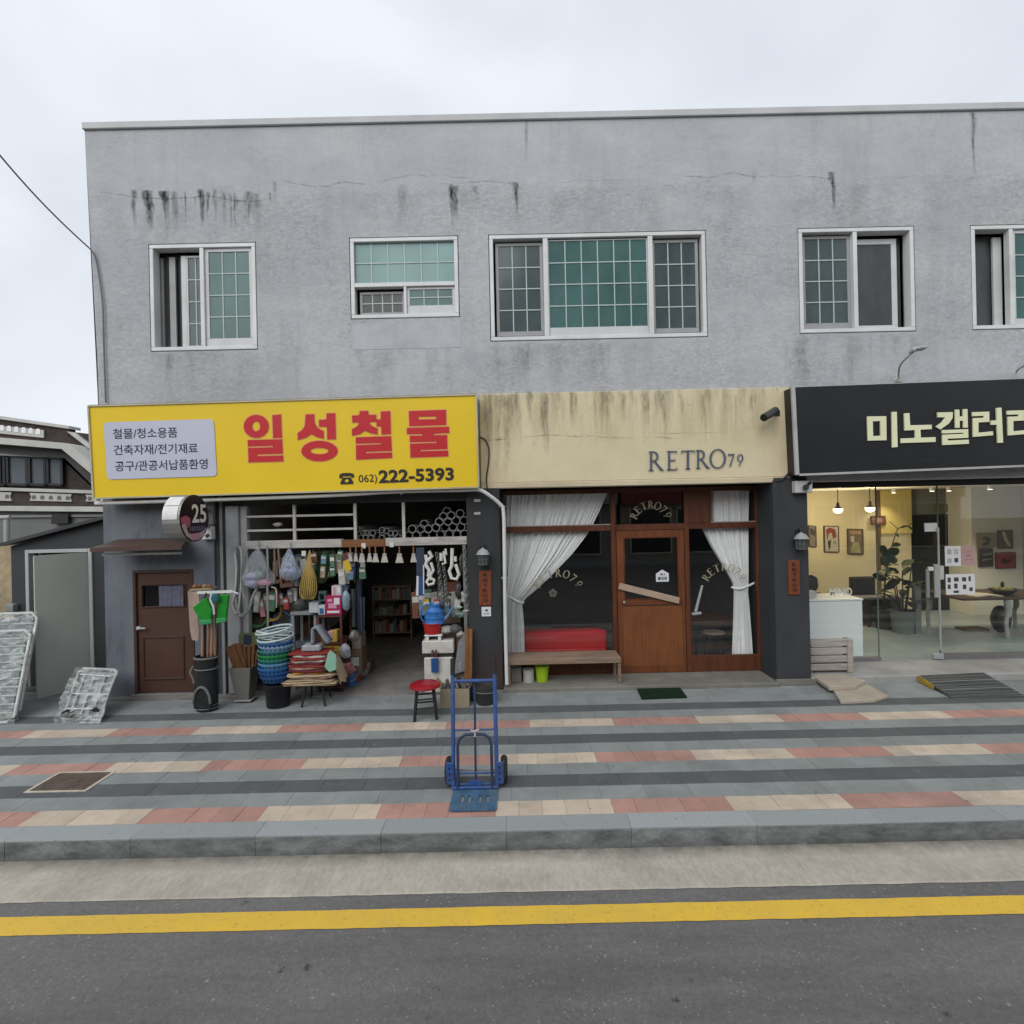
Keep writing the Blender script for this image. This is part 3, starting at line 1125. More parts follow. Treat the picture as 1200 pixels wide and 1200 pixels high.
for s_ in ((157, 224, .58, .030, .55), (174, 222, .66, .050, .98), (192, 222, .32, .040, .9), (236, 222, .62, .030, .85), (243, 224, .4, .02, .6),
                               (252, 222, .5, .022, .35), (262, 224, .6, .02, .3), (290, 226, .55, .05, .35), (300, 226, .6, .05, .3), (322, 212, .35, .02, .3),
                               (205, 224, .6, .03, .4), (532, 217, .5, .045, .8), (529, 217, .7, .02, .6), (605, 214, .5, .02, .75), (603, 214, .25, .04, .4),
                               (558, 218, .3, .03, .25), (470, 216, .6, .05, .25), (976, 205, .55, .022, .85), (974, 203, .22, .035, .6), (883, 200, .3, .03, .2),
                               (616, 140, .7, .02, .3), (1140, 132, .95, .018, .6), (1141, 132, .4, .03, .3), (197, 416, .5, .05, .2), (610, 402, 1.0, .12, .16), (650, 402, .9, .10, .16),
                               (940, 395, .9, .07, .2), (1180, 300, .9, .1, .12), (700, 402, .8, .12, .12), (1000, 395, .8, .1, .12), (445, 412, .8, .1, .14)):
    stain(*s_, FY - .003, FILM_D)
for s_ in ((108, 318, 222, .022, .10, .75), (316, 560, 211, .02, .12, .55), (500, 610, 215, .016, .05, .7), (780, 980, 205, .02, .10, .5),
                                    (560, 800, 218, .014, .12, .3), (990, 1200, 212, .014, .14, .3), (105, 175, 281, .010, .04, .4), (830, 930, 268, .010, .03, .4),
                                    (1075, 1140, 268, .010, .05, .35), (130, 180, 418, .012, .14, .3), (300, 410, 410, .012, .16, .25), (548, 572, 272, .01, .03, .4), (545, 1190, 402, .012, .10, .18)):
    crack(*s_, FY - .0025, FILM_C)
for s_ in ((570, 462, 1.3, .07, .75), (582, 462, 1.25, .06, .6), (592, 463, 1.3, .07, .85), (600, 462, .6, .05, .5), (638, 462, .95, .055, .9), (641, 462, 1.1, .02, .7),
                               (620, 462, .5, .05, .6), (755, 461, .6, .06, .6), (777, 460, .7, .05, .75), (830, 458, .6, .05, .4), (706, 460, .5, .1, .4), (865, 457, .5, .02, .3)):
    stain(s_[0], s_[1], s_[2], s_[3] * .7, s_[4] * .5, FY - .0385, FILM_B)
for s_ in ((566, 606, 516, .018, .04, .8), (604, 800, 512, .016, .06, .9), (760, 860, 507, .014, .04, .6), (895, 925, 486, .01, .02, .6), (905, 925, 503, .01, .02, .6)):
    crack(*s_, FY - .038, FILM_C)

# piers and low walls of the ground floor
PX0, PX1 = P(549, 700)[0], P(588, 700)[0]
QX0, QX1 = P(906, 690)[0], P(946, 690)[0]
MB().box(PX0, PX1, 7.44, 7.95, 0.0, 2.949).build('pier', CHAR_RUST, BLD, bevel=.012)
MB().box(QX0, QX1, 7.44, 8.4, 0.0, 3.02).build('pier', CHAR, BLD, bevel=.012)
MB().box(QX0 - .03, QX1 + .012, 7.40, 7.439, 0.0, .09).build('pier_plinth', CONC, BLD, bevel=.006)
DX0, DX1, DZ1 = P(157, 740)[0], P(228, 740)[0], 1.865
SX1 = P(252, 700)[0]
wall_holes(XL, SX1, 0.0, 2.949, FY, .22, [(DX0, DX1, 0.06, DZ1)]).build('shop_wall', SLATE, BLD, fix=False)
MB().box(DX0 - .06, DX1 + .06, FY - .03, FY + .2, 0.0, .055).build('door_step', CONC, BLD, bevel=.008)
J1, J2 = P(267, 700)[0], P(290, 700)[0]
MB().box(SX1 + .002, J1 - .002, FY + .03, FY + .3, 0.0, 2.949).build('jamb', mat('dark_jamb_paint', (0.05, 0.055, 0.062), 0.7, 0.2, 3), BLD)
MB().box(J1 - .10, J1 - .06, FY + .0, FY + .028, 0.0, 2.949).build('jamb_strip', GREYM, BLD)
MB().box(J1, J2 - .10, FY - .03, FY + .16, 0.03, 2.78).build('shutter_rail', mat('shutter_rail_steel', (0.30, 0.31, 0.32), 0.5, 0.1, 4, dirt=.3), BLD, bevel=.01)
MB().box(J2 - .098, J2, FY + .02, FY + .12, 0.03, 2.78).build('shutter_rail', mat('shutter_rail_pale', (0.36, 0.37, 0.37), 0.5, 0.1, 4, dirt=.3), BLD, bevel=.01)
MB().box(J1, PX0, FY + .0, FY + .3, 2.782, 2.949).build('lintel', CHAR, BLD)

# floors and rooms
HX0, HX1 = J2, PX0
MB().box(XL + .12, PX1, 7.36, 14.8, -.2, .022).build('shop_floor', mat('dusty_shop_floor', (0.22, 0.21, 0.195), 0.8, 0.25, 4, 0.2, 90, dirt=.5), BLD)
MB().box(PX1 + .002, QX0, 7.36, 14.8, -.2, .060).build('cafe_floor', CONC, BLD, bevel=.01)
MB().box(QX0 + .002, XR, 7.46, 8.18, -.2, .095).build('gallery_step', CONC_L, BLD, bevel=.015)
MB().box(QX1 - .3, XR, 8.182, 14.8, -.2, .10).build('gallery_floor', mat('pale_teal_floor', (0.27, 0.32, 0.325), 0.35, 0.06, 2), BLD)
for x in (XL + .13, PX0 + .1, QX1 - .35, XR - .4):
    pass
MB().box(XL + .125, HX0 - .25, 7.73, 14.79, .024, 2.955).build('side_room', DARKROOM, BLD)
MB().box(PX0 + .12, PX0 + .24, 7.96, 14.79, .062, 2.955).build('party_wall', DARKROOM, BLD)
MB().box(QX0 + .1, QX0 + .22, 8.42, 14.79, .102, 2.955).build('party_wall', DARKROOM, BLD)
MB().box(HX0 - .24, PX0 + .11, 7.82, 11.99, 2.90, 2.955).build('shop_ceiling', mat('shop_paint', (.34, .33, .30), .9, .15, 2), BLD)
MB().box(HX0 - .248, HX0 - .20, 7.82, 11.99, .024, 2.898).build('shop_side_wall', MATS['shop_paint'], BLD)
MB().box(HX0 - .24, PX0 + .11, 12.0, 12.1, .024, 2.955).build('shop_back_wall', mat('shop_back_paint', (0.30, 0.29, 0.27), 0.9), BLD)
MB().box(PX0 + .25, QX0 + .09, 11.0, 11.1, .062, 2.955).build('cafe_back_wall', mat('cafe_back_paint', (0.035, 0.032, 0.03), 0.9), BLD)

# ================================================================== yellow shop sign
YEL = mat('yellow_sign_vinyl', (0.70, 0.49, 0.010), 0.5, 0.05, 1.2, dirt=0.22, dirtcol=(0.58, 0.39, 0.02))
SREDM = mat('red_sign_vinyl', (0.46, 0.011, 0.017), 0.5, 0.06, 3)
SPEACH = mat('peach_outline_vinyl', (0.62, 0.30, 0.13), 0.5, 0.05)
SBLK = mat('black_vinyl', (0.02, 0.016, 0.014), 0.5, 0.05)
SNAVY = mat('navy_vinyl', (0.025, 0.032, 0.06), 0.5, 0.05)
SPANEL = mat('white_sign_panel', (0.46, 0.475, 0.57), 0.5, 0.05, 2)
SY = 7.20
ys = thing('shop_sign', 'long yellow hardware shop sign with big red lettering and phone number', 'sign', P3(330, 584, SY))
q = quad_px([(104, 476), (558, 462.5), (561, 571), (110, 584)], SY)
MB().slab(q, (0, .27, 0)).build('sign_face', YEL, ys)
mb = MB()
cy = Vector((0, -.006, 0))
for a_, b_ in ((0, 1), (1, 2), (2, 3), (3, 0)):
    mb.bar(q[a_] + cy, q[b_] + cy, .022, .022, (0, 1, 0))
mb.build('sign_frame', mat('sign_frame_pale', (0.45, 0.42, 0.30), 0.5, 0.1, 5, dirt=.3), ys)
mb = MB()
mb.bar(q[0] + Vector((0, .14, .014)), q[1] + Vector((0, .14, .014)), .27, .012, (0, 0, 1))
mb.build('top_flashing', mat('sign_flashing', (0.06, 0.055, 0.04), 0.6, .2), ys)


def z2(pts):
    return [(270 + x / 8.0, 465 + y / 8.0) for x, y in pts]


def z3(pts):
    return [(400 + x / 7.0588, 465 + y / 7.0588) for x, y in pts]


def ell(cx, cy_, rx, ry, n=36):
    return [(cx + rx * math.cos(2 * math.pi * i / n), cy_ + ry * math.sin(2 * math.pi * i / n)) for i in range(n)]


GLY = [
    [[z2(ell(242, 277, 117, 108)), z2(ell(242, 277, 38, 46))],
     [z2([(393, 172), (475, 165), (483, 385), (400, 387)])],
     [z2([(162, 405), (485, 398), (492, 532), (248, 540), (248, 556), (494, 550), (497, 605), (170, 615), (166, 480), (408, 472), (408, 458), (164, 465)])]],
    [[z2([(705, 165), (785, 163), (790, 245), (812, 285), (845, 308), (874, 322), (876, 394), (812, 378), (757, 350), (715, 380), (632, 405), (630, 340), (672, 312), (698, 270)])],
     [z2([(900, 155), (983, 153), (990, 397), (908, 400), (905, 280), (832, 280), (830, 215), (902, 213)])],
     [z2(ell(835, 508, 170, 96)), z2(ell(835, 508, 86, 30))]],
    [[z3([(150, 118), (222, 115), (224, 150), (288, 148), (290, 207), (228, 210), (250, 240), (300, 262), (300, 312), (240, 300), (195, 280), (150, 310), (90, 322), (87, 270), (130, 245), (152, 211), (92, 213), (88, 155), (152, 152)])],
     [z3([(325, 122), (405, 118), (410, 308), (333, 312), (330, 245), (292, 245), (290, 190), (328, 187)])],
     [z3([(120, 335), (412, 325), (417, 447), (197, 455), (197, 467), (418, 460), (420, 505), (123, 520), (121, 400), (337, 392), (337, 381), (120, 388)])]],
    [[z3([(558, 118), (866, 107), (868, 232), (563, 242)]), z3([(637, 165), (787, 162), (787, 185), (637, 188)])],
     [z3([(542, 258), (890, 247), (893, 298), (760, 305), (760, 318), (875, 316), (877, 432), (645, 440), (645, 451), (883, 444), (885, 492), (572, 503), (568, 388), (797, 381), (797, 370), (567, 376), (566, 322), (676, 320), (676, 308), (543, 308)])]],
]
for gl in GLY:
    l = MB()
    h = MB()
    for loops in gl:
        l.poly([[P3(x, y, SY - .006) for x, y in lp] for lp in loops], (0, .003, 0))
        for lp in loops:
            pts = [P3(x, y, SY - .002) for x, y in lp]
            n = len(pts)
            for i in range(n):
                h.bar(pts[i], pts[(i + 1) % n], .020, .0025, (0, 1, 0))
    o = l.build('letter', SREDM, ys)
    h.build('letter_outline', SPEACH, o)
# telephone line
mb = MB()
text_on(mb, '222-5393', quad_px([(443.5, 551), (531.5, 547.5), (532, 563), (444, 566.5)], SY - .008), .03)
text_on(mb, '062)', quad_px([(420, 556.5), (441.5, 555.5), (442, 567), (420.5, 568)], SY - .008), .0)
mb.build('lettering', SBLK, ys)
mb = MB()
T = lambda x, y: P3(400 + x / 7.0588, 465 + y / 7.0588, SY - .008)
mb.poly([[T(*p) for p in ((-18, 660), (-14, 640), (10, 631), (70, 629), (100, 636), (106, 655), (102, 668), (82, 668), (78, 655), (10, 657), (6, 672), (-16, 674))]], (0, .003, 0))
mb.poly([[T(*p) for p in ((12, 668), (76, 666), (98, 705), (98, 720), (-8, 724), (-8, 708))], [T(*p) for p in [(44 + 17 * math.cos(i * .52), 693 + 15 * math.sin(i * .52)) for i in range(12)]]], (0, .003, 0))
mb.build('telephone_symbol', SBLK, ys)
# the pale panel with the list of goods
qp = [(121.5, 495), (250.5, 491), (254.5, 558), (126, 562)]
Q4 = quad_px(qp, SY - .004)
rc = []
for cx, cy_, a0 in ((.035, .07, 180), (.965, .07, 270), (.965, .93, 0), (.035, .93, 90)):
    for i in range(6):
        a = R(a0 + 90 * i / 5)
        rc.append(bil(Q4, cx + .035 * math.cos(a), cy_ + .07 * math.sin(a)))
pn = MB().poly([rc], (0, -.006, 0)).build('white_panel', SPANEL, ys)
mb = MB()
for s_, c4 in (('철물/청소용품', [(132, 502.5), (207.5, 500.5), (208, 512.5), (132.5, 514.5)]), ('건축자재/전기재료', [(133, 521.5), (231.5, 519), (232, 531), (133.5, 533.5)]),
               ('공구/관공서납품환영', [(134.5, 540.5), (243, 537.5), (243.5, 549.5), (135, 552.5)])):
    text_on(mb, s_, quad_px(c4, SY - .0125), .010)
mb.build('lettering', SNAVY, pn)

# white conduit under the sign that turns down beside the cafe
pts = [P3(112, 590, 7.27), P3(240, 586, 7.27), P3(380, 581, 7.27), P3(470, 576, 7.27), P3(540, 574.5, 7.27), P3(561, 574, 7.27), P3(574, 581, 7.3), P3(586, 591, 7.36), P3(590, 600, 7.38), P3(591, 640, 7.38), P3(592, 720, 7.38), P3(594, 802, 7.38)]
pp = smooth_path(pts, 4)
ci = thing('conduit_pipe', 'white plastic conduit running under the yellow sign and down the pier', 'pipe', pts[-1])
MB().tube(pp, .027, 10).build('pipe', WHITE, ci, smooth=True)
for i in (4, 12, 30, 38):
    MB().obox(pp[i] + Vector((0, .03, 0)), (.02 if i < 20 else .1, .07, .09 if i < 20 else .02)).build('clip', GREYM, ci)

# ================================================================== black gallery sign
BY = 7.22
bs = thing('shop_sign', 'long black shop sign with raised cream lettering above the glass gallery', 'sign', P3(1080, 556, BY))
SB = mat('black_sign_panel', (0.010, 0.011, 0.012), 0.42, 0.25, 1.5)
xr_ = 11.4
tl, bl = P3(929, 453.5, BY), P3(934, 556.5, BY)
tr_, br_ = P3(1200, 443.5, BY), P3(1200, 546, BY)
sl_t, sl_b = (tr_.z - tl.z) / (tr_.x - tl.x), (br_.z - bl.z) / (br_.x - bl.x)
tr2 = Vector((xr_, BY, tl.z + sl_t * (xr_ - tl.x)))
br2 = Vector((xr_, BY, bl.z + sl_b * (xr_ - bl.x)))
MB().slab([tl, tr2, br2, bl], (0, .26, 0)).build('sign_face', SB, bs)
mb = MB()
mb.bar(tl, bl, .05, .035, (0, 1, 0))
mb.bar(bl + Vector((.03, 0, 0)), br2, .03, .03, (0, 1, 0))
mb.bar(tl + Vector((.03, .02, 0)), tr2 + Vector((0, .02, 0)), .012, .05, (0, 1, 0))
mb.build('sign_frame', mat('pale_sign_frame', (0.40, 0.40, 0.40), 0.5, 0.1, 5, dirt=.3), bs)
SCR = mat('cream_letter', (0.68, 0.69, 0.46), 0.45, 0.05, 3)


def z5(pts):
    return [(1000 + x / 6.0, 470 + y / 6.0) for x, y in pts]


KG = [
    [[z5([(98, 108), (232, 106), (234, 275), (103, 278)]), z5([(137, 142), (190, 140), (192, 243), (140, 246)])],
     [z5([(270, 76), (306, 75), (312, 323), (274, 326)])]],
    [[z5([(358, 86), (395, 84), (400, 170), (552, 166), (552, 197), (472, 201), (475, 257), (578, 253), (579, 287), (335, 295), (334, 263), (436, 259), (434, 203), (362, 207)])]],
    [[z5([(592, 80), (700, 77), (698, 120), (672, 158), (612, 200), (580, 180), (622, 150), (648, 114), (594, 114)])],
     [z5([(716, 60), (746, 60), (748, 108), (772, 107), (771, 57), (803, 56), (806, 186), (775, 187), (773, 138), (748, 139), (749, 187), (718, 188)])],
     [z5([(624, 204), (808, 197), (809, 258), (664, 264), (664, 277), (812, 271), (813, 300), (628, 309), (627, 237), (774, 230), (774, 222), (625, 228)])]],
    [[z5([(836, 78), (956, 74), (957, 146), (880, 150), (880, 222), (982, 212), (984, 240), (843, 252), (842, 120), (918, 117), (918, 103), (838, 106)])],
     [z5([(1006, 48), (1042, 46), (1054, 292), (1016, 294), (1010, 166), (968, 167), (967, 137), (1009, 135)])]],
    [[z5([(1080, 68), (1200, 64), (1201, 136), (1126, 140), (1126, 212), (1228, 202), (1230, 230), (1089, 242), (1086, 110), (1162, 107), (1162, 93), (1082, 96)])],
     [z5([(1250, 38), (1286, 36), (1296, 284), (1260, 286)])]],
]
for gl in KG:
    l = MB()
    h = MB()
    for loops in gl:
        l.poly([[P3(x, y, BY - .022) for x, y in lp] for lp in loops], (0, .018, 0))
    l.build('letter', SCR, bs)
mb = MB()
text_on(mb, 'GALLERY', quad_px([(1075, 537.5), (1097, 536.7), (1097.2, 541), (1075.2, 541.8)], BY - .004))
mb.build('lettering', mat('dim_lettering', (0.035, 0.036, 0.038), 0.5), bs)

# floodlight arm over the black sign
fl = thing('sign_floodlight', 'small white sign floodlight on a bent arm above the black sign', 'floodlight', P3(1054, 445, FY))
a_ = [P3(1054, 446, 7.45), P3(1053, 438, 7.40), P3(1055, 428, 7.25), P3(1063, 419, 7.0), P3(1071, 412, 6.9)]
MB().tube(smooth_path(a_, 4), .012, 8).build('arm', OFFW, fl, smooth=True)
MB().obox(P3(1054, 446, 7.46), (.07, .05, .04)).build('base', OFFW, fl)
hd = MB()
hd.obox(P3(1076, 409, 6.9), (.20, .10, .03), (R(-12), R(-7), 0))
hd.obox(P3(1069, 411.5, 6.9), (.04, .11, .035), (R(-12), R(-7), 0))
hd.build('lamp_head', mat('floodlight_white', (0.44, 0.45, 0.45), .5, .15), fl, bevel=.012)
f2 = thing('sign_floodlight', 'sign floodlight arm at the right edge of the picture above the black sign', 'floodlight', P3(1197, 440, FY))
a_ = [P3(1190, 438, 7.45), P3(1193, 433, 7.40), P3(1198, 430, 7.2), P3(1206, 424, 6.95), P3(1214, 418, 6.9)]
MB().tube(smooth_path(a_, 4), .012, 8).build('arm', OFFW, f2, smooth=True)
MB().obox(P3(1221, 412, 6.88), (.27, .12, .045), (R(-12), R(-7), 0)).build('lamp_head', MATS['floodlight_white'], f2, bevel=.012)

# ================================================================== RETRO 79 lettering fixed on the cream fascia
rl = thing('wall_lettering', 'thin dark serif RETRO 79 lettering mounted on the cream fascia', 'lettering', P3(815, 550, FY - .04))
LN = mat('dark_letter_metal', (0.07, 0.095, 0.15), 0.4, 0.1)
LET = (('R', 759.5, 777, 551.5, 529), ('E', 781, 796.5, 550.8, 528.6), ('T', 798.5, 815.5, 549.8, 528), ('R', 815, 831, 549, 527.4), ('O', 832, 850.5, 548.5, 526.6), ('7', 852.5, 862.5, 546.5, 532), ('9', 863, 873.5, 546, 532))
for ch, xa, xb, yb, yt in LET:
    mb = MB()
    sk = -.029
    for q_ in serif_glyph(ch):
        pts = [P3(xa + (xb - xa) * x, yb + (yt - yb) * y + sk * (xb - xa) * x, FY - .06) for x, y in q_]
        mb.poly([pts], (0, .012, 0))
    mb.build('letter', LN, rl)

# ================================================================== round blade sign
bx, byc, bz = -4.25, 6.86, 2.61
bl_s = thing('blade_sign', 'round double-faced blade sign numbered 25 with pink swirl above the brown canopy', 'sign', (bx, 7.45, bz))
RB = .315
mb = MB()
mb.cyl((bx - .23, byc, bz), (bx - .004, byc, bz), RB, RB, 40)
mb.build('drum', mat('drum_silver', (0.30, 0.30, 0.295), 0.4, 0.45, 14, stretch=(.1, 1, 3), metal=.4, dirt=.4), bl_s, smooth=True)
mb = MB()
for a0, a1 in ((118, 148), (150, 182)):
    rows = []
    for i in range(7):
        a = R(a0 + (a1 - a0) * i / 6)
        rows.append([(x, byc + (RB + .006) * math.cos(a), bz + (RB + .006) * math.sin(a)) for x in (bx - .222, bx - .03)])
    mb.add([p for r_ in rows for p in r_], [(2 * i, 2 * i + 1, 2 * i + 3, 2 * i + 2) for i in range(6)])
mb.build('rim_panel', mat('rim_white', (0.66, 0.66, 0.63), 0.4, 0.1, 14), bl_s)
FX = lambda u, v, e: Vector((bx + e, byc + u * RB, bz + v * RB))      # u: away from the street


def facepoly(name, pts, e, m):
    return MB().poly([[FX(u, v, e) for u, v in pts]], (.0015, 0, 0)).build(name, m, bl_s)


circ = lambda cu, cv, ru, rv, n=28: [(cu + ru * math.cos(2 * math.pi * i / n), cv + rv * math.sin(2 * math.pi * i / n)) for i in range(n)]
facepoly('sign_face', circ(0, 0, 1.0, 1.0, 40), -.002, mat('dark_maroon_print', (0.020, 0.010, 0.012), 0.35, .2))
facepoly('swirl', [(-.96, .02), (-.6, .12), (-.3, .0), (-.34, -.3), (-.55, -.42), (-.85, -.35)], .001, mat('rose_print', (0.34, 0.10, 0.13), .4))
facepoly('swirl', [(-.9, -.3), (-.7, -.2), (-.45, -.62), (.0, -.72), (.55, -.55), (.85, -.4), (.6, -.76), (.2, -.93), (-.2, -.94), (-.62, -.72)], .002, mat('pale_pink_print', (0.46, 0.33, 0.35), .4))
facepoly('swirl', [(-.3, -.66), (.3, -.62), (.28, -.92), (-.22, -.92)], .0035, mat('pink_print', (0.48, 0.24, 0.31), .4))
mb = MB()
text_on(mb, '25', [FX(-.22, .60, .004), FX(.80, .60, .004), FX(.80, -.20, .004), FX(-.22, -.20, .004)], .02)
mb.build('lettering', mat('number_white', (0.74, 0.72, 0.70), .4), bl_s)
mb = MB()
rr = random.Random(5)
for i in range(7):
    u = -.4 + .16 * i
    mb.poly([[FX(u, -.36, .005), FX(u + .1, -.32, .005), FX(u + .12, -.52, .005), FX(u + .02, -.56, .005)]], (.001, 0, 0))
mb.build('small_lettering', mat('violet_print', (0.16, 0.13, 0.24), .4), bl_s)
mb = MB()
mb.box(bx - .17, bx - .12, byc + RB - .02, 7.499, bz + .10, bz + .14).box(bx - .17, bx - .12, byc + RB - .02, 7.499, bz - .14, bz - .10)
mb.build('bracket', GREYM, bl_s)

# meter boxes right of the blade sign
mt = thing('meter_box', 'small grey and white electric meter box beside the round sign', 'meter box', P3(246, 620, 7.49))
x0, z0 = P(238, 615, 7.49)
x1, z1 = P(252, 585, 7.49)
MB().box(x0, x1, 7.43, 7.499, z0, z1).build('upper_box', mat('meter_grey', (0.16, 0.165, 0.17), .5, .15, 8), mt, bevel=.006)
x0, z0 = P(239.5, 632, 7.49)
x1, z1 = P(252, 616.5, 7.49)
lb = MB().box(x0, x1, 7.40, 7.499, z0, z1).build('lower_box', WHITE, mt, bevel=.008)
MB().obox(((x0 + x1) / 2 + .02, 7.397, (z0 + z1) / 2 - .04), (.055, .01, .04), (0, R(-35), 0)).build('knob', BLACKM, lb)

# ================================================================== brown canopy and brown door
cn = thing('door_canopy', 'small brown metal canopy over the brown door', 'canopy', P3(165, 640, 7.5))
BRN = mat('brown_sheet', (0.075, 0.042, 0.034), 0.5, .15, 4, dirt=.3)
fa, fb = P3(107, 643.5, 6.98), P3(214, 640.5, 6.98)
ba, bb = P3(139, 633.5, 7.49), P3(219, 631, 7.49)
MB().poly([[fa, fb, bb, ba]], (0, 0, .018)).build('roof_sheet', BRN, cn)
mb = MB()
mb.bar(fa + Vector((0, -.01, -.015)), fb + Vector((0, -.01, -.015)), .03, .045, (0, 0, 1))
mb.build('front_edge', BRN, cn)
mb = MB()
mb.bar(P3(120, 650, 7.1), P3(213, 648, 7.1), .02, .03, (0, 0, 1))
mb.build('tube_lamp', mat('tube_white', (.4, .4, .38), .5), cn)
mb = MB()
for px in (124, 170, 208):
    mb.bar(P3(px, 640, 7.49), P3(px - 5, 646, 7.0), .02, .02)
mb.build('rib', BRN, cn)

DBR = mat('brown_door_paint', (0.072, 0.034, 0.022), 0.45, .12, 3, dirt=.2)
DBR2 = mat('brown_door_frame', (0.052, 0.026, 0.018), 0.5, .12, 3)
fw = .045
df = MB().box(DX0, DX0 + fw, FY - .012, FY + .1, .06, DZ1).box(DX1 - fw, DX1, FY - .012, FY + .1, .06, DZ1).box(DX0 + fw, DX1 - fw, FY - .012, FY + .1, DZ1 - fw, DZ1).build('door_frame', DBR2, BLD, bevel=.005)
a, b, c, d = DX0 + fw + .004, DX1 - fw - .004, .066, DZ1 - fw - .004
wx0, wz0 = P(167.5, 711, 7.52)
wx1, wz1 = P(216.5, 685.5, 7.52)
dl = wall_holes(a, b, c, d, FY + .02, .04, [(wx0, wx1, wz0, wz1)]).build('door', DBR, BLD, fix=False)
mb = MB()
px0, pz0 = P(168, 797, 7.52)
px1, pz1 = P(216, 745, 7.52)
ring_box(MB(), px0, px1, pz0, pz1, .028, FY + .006, FY + .024).build('moulding', DBR2, dl, bevel=.006)
ring_box(mb, wx0 - .02, wx1 + .02, wz0 - .02, wz1 + .02, .0195, FY + .004, FY + .024)
mb.build('moulding', DBR2, dl, bevel=.006)
MB().box(wx0, wx1, FY + .04, FY + .046, wz0, wz1).build('pane', glass('door_glass', (.35, .38, .4)), dl)
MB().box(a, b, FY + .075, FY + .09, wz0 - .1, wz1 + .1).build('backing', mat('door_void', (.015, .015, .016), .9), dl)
LAV = mat('lavender_cloth', (0.115, 0.115, 0.165), .9, .2, 14)
kx0, kx1 = P(185, 700, 7.51)[0], P(214, 700, 7.51)[0]
MB().grid(18, 8, lambda s, t_: Vector((kx0 + (kx1 - kx0) * s, FY + .03 + .006 * math.sin(s * 34 + 2 * t_), wz1 + .005 - t_ * (wz1 - wz0 + .015)))).build('cloth', LAV, dl, smooth=True)
hx, hz = P(159, 736, 7.5)
MB().cyl((hx + .05, FY + .02, hz), (hx + .05, FY - .03, hz), .03, .03, 12).box(hx + .04, hx + .17, FY - .045, FY - .025, hz - .012, hz + .012).build('handle', ALU, dl, bevel=.004)

# ================================================================== transom frame of the hardware shop
HY = 7.50
for px in (344, 415.5, 472.5):
    x = P(px, 612, HY)[0]
    MB().box(x - .022, x + .022, HY + .02, HY + .06, 2.235, 2.78).build('transom_post', OFFW, BLD, bevel=.004)
xa, xb = HX0, P(415, 612, HY)[0] - .023
x_m = P(344, 612, HY)[0]
for py in (604.5, 621):
    z = P(344, py, HY)[1]
    MB().box(xa, x_m - .023, HY + .025, HY + .055, z - .016, z + .016).build('transom_rail', OFFW, BLD, bevel=.003)
    MB().box(x_m + .023, xb, HY + .025, HY + .055, z - .016, z + .016).build('transom_rail', OFFW, BLD, bevel=.003)
BZ = P(412, 636.5, HY)[1]
WB = wood('chipped_white_board', (0.50, 0.49, 0.46), (0.30, 0.285, 0.26), 0.7, (.12, 1, 1), 26)
xo0, xo1 = P(401, 636, HY)[0], P(452, 636, HY)[0]
hb = MB().box(HX0 + .002, xo0, HY - .02, HY + .09, BZ - .055, BZ + .062).box(xo1, PX0 - .002, HY - .02, HY + .09, BZ - .055, BZ + .062).build('crossbeam', WB, BLD, bevel=.006)
MB().box(xo0 + .002, xo1 - .002, HY - .025, HY + .085, BZ - .06, BZ + .05).build('crossbeam', wood('orange_board', (0.25, 0.105, 0.035), (0.13, 0.055, 0.02), .6, (.12, 1, 1), 26), BLD, bevel=.006)
# deck that carries the pipes behind the transom
MB().box(P(415, 612, HY)[0], PX0, HY + .095, 10.5, BZ - .04, BZ + .03).build('pipe_deck', DARKROOM, BLD)
mb = MB()
x = P(548, 700, 7.45)[0]
mb.box(x - .06, x - .015, 7.46, 7.5, .03, BZ - .06)
mb.build('post', mat('grey_green_post', (.16, .17, .165), .6, .2, 6, dirt=.4), BLD)

# ================================================================== cafe front
CY = 7.95
WD = wood('cafe_brown_wood', (0.125, 0.040, 0.018), (0.070, 0.023, 0.012), .42, (1, 1, .1), 20)
WDO = wood('cafe_door_wood', (0.175, 0.058, 0.021), (0.105, 0.035, 0.014), .38, (1, 1, .1), 16)
CGL = glass('cafe_glass', (.98, .985, .985), 1.55)
X = lambda px, py=680, Y=CY: P(px, py, Y)[0]
Z = lambda px, py, Y=CY: P(px, py, Y)[1]
xl_, xr2 = PX1 + .004, QX0 - .004
z_top = 2.93
zt0, zt1 = Z(760, 621), Z(760, 614)
sf = MB()
sf.box(xl_, xr2, CY - .03, CY + .05, z_top - .07, z_top)                          # head
sf.box(xl_, xl_ + .05, CY - .03, CY + .05, .062, z_top - .07)
sf.box(X(885) + .02, X(885) + .1, CY - .03, CY + .05, .062, z_top - .07)
sf.box(X(717), X(722.5), CY - .03, CY + .05, .062, z_top - .07)
sf.box(X(802.5), X(808), CY - .03, CY + .05, .062, z_top - .07)
sf = sf.build('storefront', WD, BLD, bevel=.006, label='dark brown timber cafe front with curtained glass')
for xa, xb in ((xl_ + .051, X(717) - .001), (X(722.5) + .001, X(802.5) - .001), (X(808) + .001, X(885) + .019)):
    MB().box(xa, xb, CY - .028, CY + .045, zt0, zt1).build('rail', WD, sf, bevel=.005)
MB().box(X(885) + .101, xr2, CY - .02, CY + .2, .062, z_top - .07).build('side_panel', CHAR, sf)
